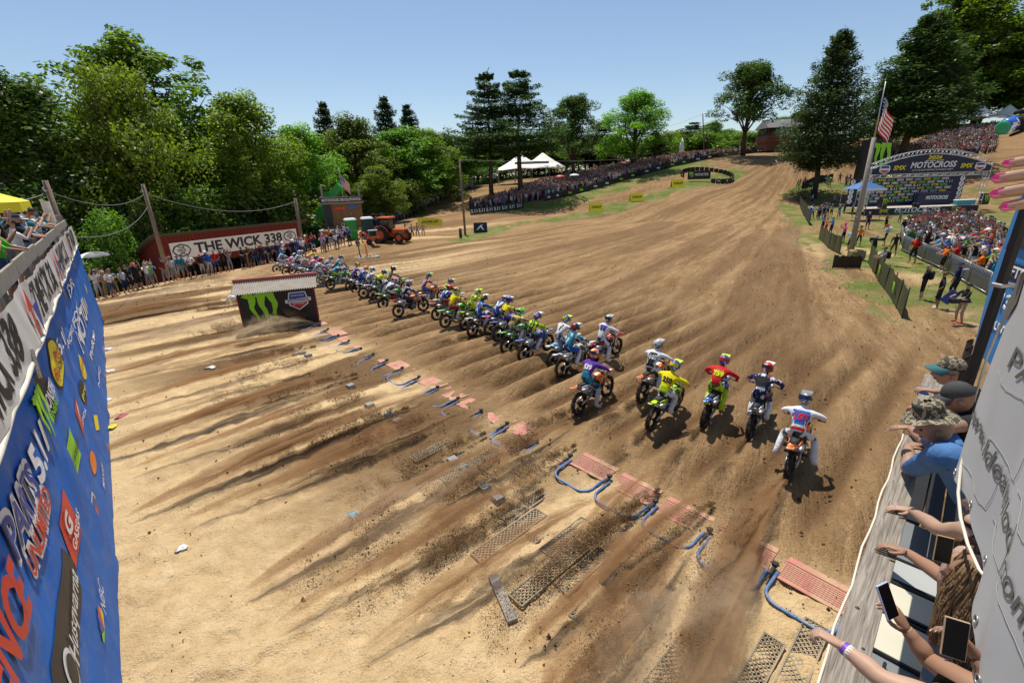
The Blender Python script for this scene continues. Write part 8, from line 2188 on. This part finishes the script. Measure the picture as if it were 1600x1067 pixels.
# ------------------------------------------------------------------ fans at the rail
def hand_geo(mb, wrist, fwd, up, side, curl=.5, spread=.1, s=1.0, mi=2, nail=None, thumb_out=.6):
 """palm + five fingers; fwd = towards the finger tips, up = back of the hand, side = +1 thumb on the +lateral side"""
 f = Vector(fwd).normalized(); u = Vector(up); u = (u - f * u.dot(f)).normalized(); l = f.cross(u).normalized() * side
 W = Vector(wrist)
 def Q(a, b, c): return W + (f * a + l * b + u * c) * s
 rings = []
 for a, wd, th in ((-.02, .026, .021), (.02, .034, .019), (.055, .042, .017), (.088, .040, .014), (.098, .034, .011)):
  rings.append([Q(a, wd * math.cos(q) * 1.0, th * math.sin(q)) for q in [2 * math.pi * k / 12 for k in range(12)]])
 if side < 0: rings = [r[::-1] for r in rings]
 mb.loft(rings, mi)
 tips = []
 for k, (b, L, r) in enumerate(((.030, .070, .0088), (.010, .078, .0092), (-.011, .072, .0088), (-.030, .056, .0078))):
  ang = 0.0; p = Q(.088, b, .0); P = [Q(.07, b * .95, 0), p]; d_l = b * spread * 12
  for j, seg in enumerate((.45, .32, .26)):
   ang += curl * (.55, .75, .6)[j]
   dirv = (f * math.cos(ang) - u * math.sin(ang) + l * d_l * .25).normalized(); p = p + dirv * L * seg * s; P.append(p)
  mb.tube(P + [P[-1] + dirv * r * .5 * s], [r * 1.05 * s, r * 1.05 * s, r * 1.0 * s, r * .92 * s, r * .82 * s, r * .35 * s], 10, mi)
  tips.append((P[-1], dirv, (u * math.cos(ang) + f * math.sin(ang)).normalized(), r * s))
 P = [Q(.012, .026, -.004), Q(.038, .048, -.008), Q(.060, .048 + .022 * thumb_out, -.014), Q(.082, .046 + .028 * thumb_out, -.018)]
 mb.tube(P + [P[-1] + (P[-1] - P[-2]).normalized() * .006 * s], [.015 * s, .0125 * s, .0105 * s, .009 * s, .004 * s], 10, mi)
 d = (P[-1] - P[-2]).normalized(); tips.append((P[-1], d, u, .009 * s))
 if nail is not None:
  for (p, d, n, r) in tips:
   q = n.to_track_quat('Z', 'Y'); sd = d.cross(n).normalized()
   mb.add([p + n * r * .72 + sd * r * .62 - d * r * .9, p + n * r * .72 - sd * r * .62 - d * r * .9, p + n * r * .80 - sd * r * .55 + d * r * .6, p + n * r * .62 + d * r * 1.25, p + n * r * .80 + sd * r * .55 + d * r * .6], [(0, 1, 2, 3, 4)], nail)
 return mb
def arm_pts(P, radii, n=8):
 """smooth limb path through P with given radii"""
 P = [Vector(p) for p in P]; out = []; rr = []
 for i in range(len(P) - 1):
  p0 = P[max(i - 1, 0)]; p1 = P[i]; p2 = P[i + 1]; p3 = P[min(i + 2, len(P) - 1)]
  for k in range(n):
   t = k / n
   out.append(.5 * ((2 * p1) + (p2 - p0) * t + (2 * p0 - 5 * p1 + 4 * p2 - p3) * t * t + (3 * p1 - p0 - 3 * p2 + p3) * t ** 3)); rr.append(radii[i] + (radii[i + 1] - radii[i]) * (t * t * (3 - 2 * t)))
 out.append(P[-1]); rr.append(radii[-1]); return out, rr
def mesh_from(body, mb):
 """append builder geometry to a skinned body so the figure stays one mesh"""
 if body is not None:
  m2 = MB(); m2.add([v.co[:] for v in body.vertices], [list(p.vertices) for p in body.polygons]); m2.m = [p.material_index for p in body.polygons]; m2.sm = [True] * len(m2.m)
  m2.add(mb.v, mb.f); m2.m[len(body.polygons):] = mb.m; m2.sm[len(body.polygons):] = mb.sm; return m2
 return mb
def fan(label, spec, mats, arms, headc=None, headf=None):
 """spec: skin joints for torso (world), arms: list of dict(sh, el, wr, fwd, up, side, curl)"""
 base = spec['pelvis'][0]; base = Vector((base[0], base[1], 2.70))
 J = {k: (tuple(Vector(v[0]) - base), v[1]) for k, v in spec.items()}
 bones = [('pelvis', 'waist', 0), ('waist', 'chest', 0), ('chest', 'neckb', 0), ('neckb', 'neck', 2)]
 for n in ('hipl', 'hipr'):
  if n in J: bones += [('pelvis', n, 1), (n, 'kn' + n[-1], 1), ('kn' + n[-1], 'an' + n[-1], 2), ('an' + n[-1], 'toe' + n[-1], 3)]
 for n in ('shl', 'shr'):
  if n in J: bones += [('chest', n, 0)]
 body = skin_body(J, bones, mats, 'pelvis', 2, 'fan_body')
 mb = MB()
 for a in arms:
  sh, el, wr = (Vector(a[k]) - base for k in ('sh', 'el', 'wr'))
  fa = (wr - el); mid = el + fa * .35; ua = sh + (el - sh) * .5
  ch_ = Vector(J['chest'][0]); st0 = sh.lerp(ch_, .6)
  P, Rr = arm_pts([st0, sh, ua, el, mid, el + fa * .75, wr], [r * a.get('fat', 1.0) for r in (.075, .060, .050, .041, .042, .032, .026)])
  n0 = int(len(P) * a.get('sleeve', 0))
  if n0 > 2: mb.tube(P[:n0 + 1], [r * 1.22 for r in Rr[:n0 + 1]], 14, 0)
  mb.tube(P, Rr, 14, 2)
  hand_geo(mb, wr, a['fwd'], a['up'], a.get('side', 1), a.get('curl', .5), a.get('spread', .1), a.get('s', 1.0), 2, 4 if len(mats) > 4 else None)
 t = thing('person', label, 'person', base, 0, 'fans leaning on the handrail')
 m = mesh_from(body, mb); bo = m.obj('body', mats, t)
 return t, base
def head_mb(skin_i=0):
 """front faces +x; centre at the middle of the head"""
 mb = MB()
 def P(a, b):
  th = 2 * math.pi * a; ph = math.pi * b; x = math.cos(th) * math.sin(ph); y = math.sin(th) * math.sin(ph); z = math.cos(ph)
  X, Y_, Z = x * .098, y * .076, z * .118
  if z < -.1: X *= 1 - .22 * (-z - .1) * (1 if x < 0 else .25); Y_ *= 1 - .35 * (-z - .1)
  fr = max(0, x)
  def g(cy, cz, sy, sz): return math.exp(-((y - cy) / sy) ** 2 - ((z - cz) / sz) ** 2) * (fr > .2)
  X += .024 * g(0, -.16, .16, .20) + .010 * g(0, -.10, .10, .30) + .006 * g(0, .22, .6, .12) - .010 * (g(.38, .06, .22, .14) + g(-.38, .06, .22, .14)) + .008 * g(0, -.48, .28, .08) + .006 * g(0, -.58, .28, .06) + .014 * g(0, -.82, .32, .14)
  return (X, Y_, Z)
 mb.grid(P, 40, 30, skin_i)
 for s in (-1, 1):
  mb.loft([[(-.005 + .022 * math.cos(q) * k, s * (.072 + .012 * j), -.01 + .032 * math.sin(q) * k) for q in [2 * math.pi * i / 10 for i in range(10)]] for j, k in ((0, .7), (.6, 1.0), (1, .95))], skin_i)
 return mb
def put_head(t, loc, yaw, pitch, skin, roll=0.0):
 h = head_mb().obj('head', skin, t); h.matrix_local = Matrix.Translation(loc) @ Matrix.Rotation(yaw, 4, 'Z') @ Matrix.Rotation(pitch, 4, 'Y') @ Matrix.Rotation(roll, 4, 'X')
 for s in (-1, 1):
  mb = MB(); mb.lathe([(.001, -.012), (.009, -.008), (.012, 0), (.009, .008), (.001, .012)], 10, Matrix.Translation((.082, s * .030, .006))); e = part(mb, 'eye', mat('eye_dark', (.03, .02, .015), .2), h)
 mb = MB(); mb.tube([(.089, -.024, -.058), (.097, 0, -.060), (.089, .024, -.058)], .0045, 6); part(mb, 'lips', mat('lips', (.36, .13, .11), .5), h)
 return h
M_CAMO = bpy.data.materials.new('camouflage'); M_CAMO.use_nodes = True
_N = M_CAMO.node_tree.nodes; _L = M_CAMO.node_tree.links; _v = _N.new('ShaderNodeTexNoise'); _v.inputs['Scale'].default_value = 22; _v.inputs['Detail'].default_value = 2; _tc = _N.new('ShaderNodeTexCoord'); _L.new(_tc.outputs['Object'], _v.inputs['Vector'])
_r2 = _N.new('ShaderNodeValToRGB'); _r2.color_ramp.interpolation = 'CONSTANT'
for e, (p_, c_) in zip([_r2.color_ramp.elements[0], _r2.color_ramp.elements[1]] + [_r2.color_ramp.elements.new(.5), _r2.color_ramp.elements.new(.6)], ((0, (.05, .045, .03, 1)), (.42, (.13, .12, .06, 1)), (.5, (.30, .25, .16, 1)), (.6, (.11, .07, .04, 1)))): e.position = p_; e.color = c_
_L.new(_v.outputs[0], _r2.inputs[0]); _L.new(_r2.outputs[0], _N['Principled BSDF'].inputs['Base Color']); _N['Principled BSDF'].inputs['Roughness'].default_value = .9
SK = [cmat(tuple(v * .72 for v in c), kind='skin') for c in SKIN]  # darker copy of the skin tones, with the fans' shade put into the colour
NAIL = mat('nail', (.62, .40, .34), .3); PINKN = mat('pink_nail', (.75, .05, .25), .25)
def cap_big(t, loc, yaw, pitch, m, mbrim, roll=0.0):
 mb = MB(); mb.grid(lambda a, b: (.108 * math.cos(2 * math.pi * a) * math.sin(1.57 * b), .088 * math.sin(2 * math.pi * a) * math.sin(1.57 * b), .105 * math.cos(1.57 * b) * (1 + .06 * math.cos(6 * 2 * math.pi * a) * .2)), 24, 10); c = mb.obj('cap', m, t); c.matrix_local = Matrix.Translation(loc) @ Matrix.Rotation(yaw, 4, 'Z') @ Matrix.Rotation(pitch, 4, 'Y') @ Matrix.Rotation(roll, 4, 'X') @ Matrix.Diagonal((.93, .95, .95, 1))
 mb = MB();
 def Bm(a, b, e): q = (a - .5) * 2.5; return ((.085 + .085 * b * (math.cos(q * .8))) * math.cos(q * .9) + .02 * b, (.088 + .01 * b) * math.sin(q) * (1 - .05 * b), .004 - .03 * b * b - .035 * math.sin(q) ** 2 * b + e)
 mb.grid(lambda a, b: Bm(a, b, 0), 16, 5); mb.grid(lambda a, b: Bm(a, b, -.005), 16, 5, flip=True); part(mb, 'brim', mbrim, c); return c
G_ = lambda px, py, dz=0.0: gz(px, py, 3.80 + dz)
OUT = math.atan2(-RLN.y, -RLN.x)          # direction looking out over the track
# man in camouflage cap
def torso(chest, tilt=Vector((0, 0, 0)), pel=None, w=1.0):
 c = Vector(chest); p = Vector(pel) if pel is not None else c + Vector((.08, -.06, -.42)); n = c + (c - p).normalized() * .16
 d = Vector((RLD.x, RLD.y, 0)) * .19 * w
 return {'pelvis': (p, (.15 * w, .12 * w)), 'waist': (p.lerp(c, .4), (.15 * w, .115 * w)), 'chest': (c, (.16 * w, .12 * w)), 'neckb': (n, (.075, .07)), 'neck': (n + Vector((-.03, .02, .06)), .055), 'shl': (c - d + Vector((0, 0, .09)), .065), 'shr': (c + d + Vector((0, 0, .09)), .065)}
ch = atD(1512, 640, 4.0); tr1 = torso(ch)
t, b = fan('man in camouflage cap looking left at the far end of the rail', tr1, [cmat(C['black']), cmat(C['black']), SK[0], cmat(C['black']), NAIL],
  [dict(sh=tr1['shl'][0], el=atD(1468, 645, 3.7), wr=G_(1447, 634, .04), fwd=(-.6, .3, -.1), up=(0, 0, 1), side=-1, curl=.6, sleeve=.35), dict(sh=tr1['shr'][0], el=atD(1478, 625, 4.1), wr=atD(1462, 612, 4.1), fwd=(-.6, .3, .1), up=(0, 0, 1), side=1, curl=.7, sleeve=.35)])
hd = atD(1484, 582, 3.85) - b; h_ = put_head(t, hd, 2.75, .06, SK[0]); cap_big(t, hd + Vector((.0, 0, .045)), 2.75, -.08, M_CAMO, mat('teal_brim', (.03, .12, .13), .8))
mb = MB(); mb.grid(lambda a, q: (-.035 + .078 * math.cos(1.57 + 3.14 * a) * 1.0, .082 * math.sin(1.57 + 3.14 * a), .05 - .13 * q), 16, 5); hh = part(mb, 'hair', cmat((.03, .02, .014), kind='hair'), t); hh.matrix_local = Matrix.Translation(hd) @ Matrix.Rotation(2.75, 4, 'Z')
mb = MB(); mb.grid(lambda a, q: (.098 * math.cos((a - .5) * 1.5), .085 * math.sin((a - .5) * 1.5), .022 - .04 * q), 12, 3); mb.tube([(.07, .075, .01), (0, .086, .01)], .003, 5); mb.tube([(.07, -.075, .01), (0, -.086, .01)], .003, 5); sg = part(mb, 'sunglasses', M_GLASS, t); sg.matrix_local = Matrix.Translation(hd) @ Matrix.Rotation(2.75, 4, 'Z')
# person in grey cap bending low
ch = atD(1515, 665, 3.55); tr2 = torso(ch, w=.95)
t, b = fan('person in plain grey cap bent low beside the black post', tr2, [cmat(C['black']), cmat(C['denim']), SK[1], cmat(C['black']), NAIL], [dict(sh=tr2['shl'][0], el=atD(1470, 668, 3.35), wr=G_(1444, 640, .05), fwd=(-.4, .5, 0), up=(0, 0, 1), side=-1, curl=.9, sleeve=.3)])
hd = atD(1496, 622, 3.5) - b; put_head(t, hd, 2.6, .5, SK[1]); cap_big(t, hd + Vector((-.01, .0, .04)), 2.6, .35, mat('grey_cap', (.05, .05, .048), .85), mat('grey_cap', (.05, .05, .048), .85))
mb = MB(); mb.lathe([(.04, 0), (.045, .02), (.045, .09), (.04, .1)], 14); o = mb.obj('drink_can', mat('can_blue', (.05, .15, .4), .3, .6), None, G_(1440, 618, .01)); tag(o, 'small blue drink can on the rail beside the camouflage cap man', 'can')
# man in boonie hat and blue t-shirt
ch = atD(1490, 722, 3.25); tr3 = torso(ch, pel=atD(1530, 800, 3.35), w=1.12)
tr3['shl'] = (atD(1478, 712, 2.98), .075); tr3['shr'] = (atD(1474, 684, 3.45), .075)
BLUE_T = cmat((.07, .17, .36))
t, b = fan('man in camouflage boonie hat and blue t-shirt with arms folded on the rail', tr3, [BLUE_T, cmat(C['denim']), SK[4], cmat(C['black']), NAIL],
  [dict(sh=tr3['shl'][0], el=G_(1421, 732, .09), wr=G_(1419, 698, .10), fwd=(.75, .25, .05), up=(-.3, .1, 1), side=1, curl=.25, sleeve=.46, fat=1.25), dict(sh=tr3['shr'][0], el=G_(1446, 690, .06), wr=G_(1421, 668, .05), fwd=(-.75, .35, -.1), up=(0, .1, 1), side=1, curl=.5, sleeve=.40, fat=1.15)])
hd = atD(1462, 668, 3.22) - b; put_head(t, hd, 2.6, .35, SK[4])
mb = MB()
def boon(a, q):
 th = 2 * math.pi * a; r = (.03 + .075 * min(1, q / .35)) if q < .35 else (.108 if q < .55 else .108 + .095 * (q - .55) / .45)
 z = .095 - .015 * (q / .35) ** 2 if q < .35 else (.08 - .085 * (q - .35) / .2 if q < .55 else -.005 - .035 * ((q - .55) / .45) * (1 + .5 * math.cos(2 * th)))
 return (r * math.cos(th) * 1.08, r * math.sin(th), z + .005 * math.sin(th * 5))
mb.grid(boon, 32, 14); mb.grid(lambda a, q: tuple(Vector(boon(a, q)) * .97 + Vector((0, 0, -.004))), 32, 14, flip=True); bh = part(mb, 'boonie_hat', M_CAMO, t); bh.matrix_local = Matrix.Translation(atD(1452, 645, 3.12) - b) @ Matrix.Rotation(2.5, 4, 'Z') @ Matrix.Rotation(.32, 4, 'Y') @ Matrix.Diagonal((.74, .74, .95, 1))
mb = MB(); w_ = G_(1418, 714, .10) - b; mb.tube([G_(1419, 720, .095) - b, G_(1418, 708, .10) - b], [.046, .043], 14); part(mb, 'black_armband', cmat(C['black']), t)
def band(t, p0, p1, r, m, nm='wristband'):
 mb = MB(); mb.tube([p0, p1], r, 14, cap=False); return part(mb, nm, m, t)
M_PURB = mat('purple_band', (.14, .05, .42), .5); M_WHB = mat('white_band', (.7, .7, .7), .5)
band(t, G_(1422, 668, .05) - b, G_(1427, 671, .05) - b, .034, M_PURB)
# woman in dark strappy top
ch = atD(1535, 850, 2.45); tr4 = torso(ch, pel=atD(1560, 960, 2.75), w=.85)
t, b = fan('woman in dark strappy top with one hand resting on the rail', tr4, [cmat((.02, .01, .012)), cmat(C['denim']), SK[2], cmat(C['white']), NAIL],
  [dict(sh=atD(1520, 832, 2.42), el=atD(1470, 828, 2.62), wr=G_(1424, 797, .035), fwd=(-.7, .35, -.05), up=(.1, .2, 1), side=-1, curl=.45)])
hd = atD(1552, 790, 2.45) - b; put_head(t, hd, 2.5, .1, SK[2])
mb = MB(); rdh = random.Random(2)
def hairbunch(mb, top, n, L, spread, drop, seed, r=.006):
 n = int(n * 2.4); r *= .55
 rh = random.Random(seed)
 for k in range(n):
  q = rh.uniform(0, 6.28); p = Vector(top) + Vector((.075 * math.cos(q), .075 * math.sin(q), rh.uniform(-.02, .06))); P = [p]
  d = Vector((math.cos(q) * spread, math.sin(q) * spread, 0)); ph = rh.uniform(0, 6)
  for j in range(1, 8):
   tt = j / 7; P.append(p + d * min(1, tt * 2) * .8 + Vector((.014 * math.sin(tt * 11 + ph), .014 * math.cos(tt * 9 + ph), -L * tt * rh.uniform(.95, 1.05))) + Vector(drop) * tt)
  mb.tube(P, [r, r * 1.4, r * 1.5, r * 1.5, r * 1.4, r * 1.2, r, r * .4], 5)
hairbunch(mb, hd + Vector((.03, -.02, .05)), 80, .34, .035, (.03, -.02, 0), 3); part(mb, 'hair', cmat((.05, .03, .018), kind='hair'), t)
# woman with watch and denim shorts
ch = atD(1508, 905, 2.35); tr5 = torso(ch, pel=atD(1502, 960, 2.75), w=.85)
p5 = Vector(tr5['pelvis'][0])
for s, n in ((-1, 'l'), (1, 'r')):
 hp = p5 + RLD * .09 * s; tr5['hip' + n] = (hp + Vector((0, 0, -.06)), .095); tr5['kn' + n] = (hp + Vector((-.02, .02, -.46)) , .06); tr5['an' + n] = (Vector((hp.x, hp.y, 2.78)), .042); tr5['toe' + n] = (Vector((hp.x, hp.y, 2.74)) - RLN * .14, .042)
t, b = fan('woman in denim shorts with a dark watch reaching to the rail', tr5, [cmat((.40, .27, .20)), cmat((.08, .14, .26)), SK[1], cmat(C['white']), NAIL],
  [dict(sh=atD(1520, 905, 2.30), el=atD(1484, 908, 2.48), wr=G_(1416, 862, .05), fwd=(-.55, .45, .0), up=(.2, .2, 1), side=-1, curl=.6)])
band(t, G_(1417, 863, .05) - b, G_(1427, 869, .05) - b, .030, M_DKMETAL, 'watch_strap'); mb = MB(); mb.lathe([(.021, 0), (.021, .012), (.017, .014)], 16, Matrix.Translation(G_(1420, 866, .083) - b)); part(mb, 'watch', M_GLASS, t)
band(t, G_(1431, 872, .05) - b, G_(1437, 876, .052) - b, .030, M_WHB); band(t, G_(1438, 877, .052) - b, G_(1443, 880, .054) - b, .031, M_PURB)
hd = atD(1530, 905, 2.05) - b; put_head(t, hd, 2.5, .1, SK[1]); mb = MB(); hairbunch(mb, hd + Vector((.0, .0, .06)), 150, .42, .05, (-.02, -.05, 0), 8, .0065); part(mb, 'hair', cmat((.19, .11, .05), kind='hair'), t)
# arm holding a pale phone over the rail
ch = atD(1560, 1090, 1.9); tr6 = torso(ch, w=.85)
t, b = fan('person whose raised arm films the start with a pale phone over the rail', tr6, [cmat(C['black']), cmat(C['black']), SK[1], cmat(C['black']), NAIL],
  [dict(sh=atD(1520, 1075, 1.95), el=atD(1452, 1030, 2.15), wr=atD(1416, 982, 2.2), fwd=(-.30, .35, .55), up=(.5, -.7, .3), side=-1, curl=.9, s=.95)])
def phone(px, py, D, rz, rx, case, label, s=1.0):
 p = atD(px, py, D); t = thing('phone', label, 'phone', p, 0, 'phones held up by the fans'); t.rotation_euler = (rx, 0, rz)
 mb = MB(); mb.box((0, 0, 0), (.078 * s, .010 * s, .155 * s), bev=.008); part(mb, 'case', case, t); mb = MB(); mb.box((0, -.0062 * s, 0), (.070 * s, .002, .147 * s)); part(mb, 'screen', mat('phone_screen', (.004, .004, .005), .25, spec=.2), t); return t
phone(1386, 938, 2.17, .35, -.55, mat('lilac_case', (.42, .45, .62), .4), 'pale lilac phone held over the rail by a raised arm')
# fist with wristbands out over the rail
ch = atD(1480, 1150, 1.75); tr7 = torso(ch, w=.85)
t, b = fan('person at the bottom edge stretching a fist with purple wristband past the rail', tr7, [cmat(C['black']), cmat(C['black']), SK[2], cmat(C['black']), NAIL],
  [dict(sh=atD(1500, 1110, 1.8), el=atD(1382, 1062, 1.95), wr=atD(1314, 1008, 2.1), fwd=(-.55, .5, .1), up=(.2, .3, 1), side=1, curl=1.35, s=.95)])
w0, w1 = atD(1314, 1008, 2.1) - b, atD(1382, 1062, 1.95) - b
band(t, w0.lerp(w1, .06), w0.lerp(w1, .15), .0305, M_PURB); band(t, w0.lerp(w1, .16), w0.lerp(w1, .26), .0315, M_WHB)
# dark phone between two women, and the nearest phone
phone(1474, 858, 2.05, -.5, -.3, mat('gold_case', (.42, .28, .12), .4), 'dark phone with gold edge between the two women', .78)
t9 = atD(1560, 1060, 1.45); tr9 = torso(atD(1590, 1120, 1.6), w=.8)
t, b = fan('person nearest the camera holding a black phone in front of the paving banner', tr9, [cmat(C['black']), cmat(C['black']), SK[3], cmat(C['black']), NAIL], [dict(sh=atD(1590, 1110, 1.55), el=atD(1560, 1080, 1.5), wr=atD(1530, 1030, 1.55), fwd=(-.35, .6, .45), up=(.7, .1, .3), side=1, curl=.85, s=.9)])
phone(1492, 997, 1.55, -.5, -.4, mat('tan_case', (.40, .28, .18), .5), 'black phone nearest the camera in a tan case', .85)
band(t, atD(1532, 1034, 1.55) - b, atD(1536, 1041, 1.55) - b, .0275, M_PURB)
# hands with pink nails reaching in at the right edge
def reach(label, pts, sk, hands):
 base = Vector(pts[0]); t = thing('person', label, 'person', Vector((base.x, base.y, 4.6)), 0, 'fans reaching in beside the camera'); bs = Vector((base.x, base.y, 4.6)); mb = MB()
 for a in hands:
  P, Rr = arm_pts([Vector(p) - bs for p in a['path']], a['r']); mb.tube(P, Rr, 14, 2); hand_geo(mb, Vector(a['path'][-1]) - bs, a['fwd'], a['up'], a['side'], a['curl'], a.get('spread', .1), a.get('s', 1), 2, 4)
 bo = mb.obj('body', [cmat(C['black']), cmat(C['black']), sk, cmat(C['black']), PINKN], t); return t
sh_ = atD(2300, 420, .74)
fw = (atD(1540, 275, .66) - atD(1665, 262, .66)).normalized()
reach('person off frame stretching a hand with bright pink nails in from the right', [sh_], SK[2], [dict(path=[sh_, atD(2020, 330, .7), atD(1880, 300, .68), atD(1745, 268, .66)], r=[.05, .042, .036, .027], fwd=fw, up=(-.1, -.75, .35), side=-1, curl=.14, spread=.30)])
sh2 = atD(2300, 560, .72)
fw2 = (atD(1580, 315, .64) - atD(1700, 330, .66)).normalized()
reach('second hand with pink nails just below the first at the right edge', [sh2], SK[0], [dict(path=[sh2, atD(2080, 440, .7), atD(1920, 385, .68), atD(1785, 345, .67)], r=[.05, .042, .036, .027], fwd=fw2, up=(-.2, -.75, .45), side=-1, curl=.25, spread=.15)])
# colourful wrapped bottle in a black-sleeved hand
p0, p1 = atD(1556, 204, 2.0), atD(1588, 192, 2.0); ax = (p0 - p1).normalized()
t = thing('drink_bottle', 'colourful wrapped bottle held up at the upper right edge', 'bottle', p1); q = ax.to_track_quat('Z', 'Y').to_matrix().to_4x4()
M_BOT = bpy.data.materials.new('bottle_wrap'); M_BOT.use_nodes = True; _N = M_BOT.node_tree.nodes; _L = M_BOT.node_tree.links; _v = _N.new('ShaderNodeTexNoise'); _v.inputs['Scale'].default_value = 26; _tc = _N.new('ShaderNodeTexCoord'); _L.new(_tc.outputs['Object'], _v.inputs['Vector']); _r2 = _N.new('ShaderNodeValToRGB'); _r2.color_ramp.interpolation = 'CONSTANT'
for e, (p_, c_) in zip([_r2.color_ramp.elements[0], _r2.color_ramp.elements[1]] + [_r2.color_ramp.elements.new(.5), _r2.color_ramp.elements.new(.6)], ((0, (.03, .12, .45, 1)), (.44, (.05, .35, .55, 1)), (.5, (.7, .7, .75, 1)), (.58, (.5, .05, .05, 1)))): e.position = p_; e.color = c_
_L.new(_v.outputs[0], _r2.inputs[0]); _L.new(_r2.outputs[0], _N['Principled BSDF'].inputs['Base Color']); _N['Principled BSDF'].inputs['Roughness'].default_value = .3
mb = MB(); mb.lathe([(.026, -.012), (.032, 0), (.034, .05), (.030, .062)], 20, q); part(mb, 'wrap', M_BOT, t); mb = MB(); mb.lathe([(.030, .062), (.029, .067), (.012, .069), (.004, .066)], 20, q); part(mb, 'base', mat('bottle_base', (.03, .30, .14), .3), t); mb = MB(); mb.lathe([(.033, -.012), (.033, -.024), (.022, -.026)], 20, q); part(mb, 'neck_ring', mat('lime_ring', (.45, .55, .05), .4), t)
sl3 = atD(2000, 150, 2.1)
tt = thing('person', 'person off frame in black sleeve holding up the colourful bottle', 'person', sl3, 0, 'fans reaching in beside the camera'); mb = MB(); P, Rr = arm_pts([Vector((0, 0, 0)), atD(1780, 165, 2.1) - sl3, atD(1650, 178, 2.03) - sl3, atD(1606, 187, 2.0) - sl3], [.055, .05, .040, .034]); mb.tube(P, Rr, 14); hand_geo(mb, atD(1612, 186, 2.0) - sl3 + Vector((0, -.03, .0)), ax, (0, -1, .3), 1, 1.1, .1, .9, 0); mb.obj('body', [cmat(C['black'])], tt)
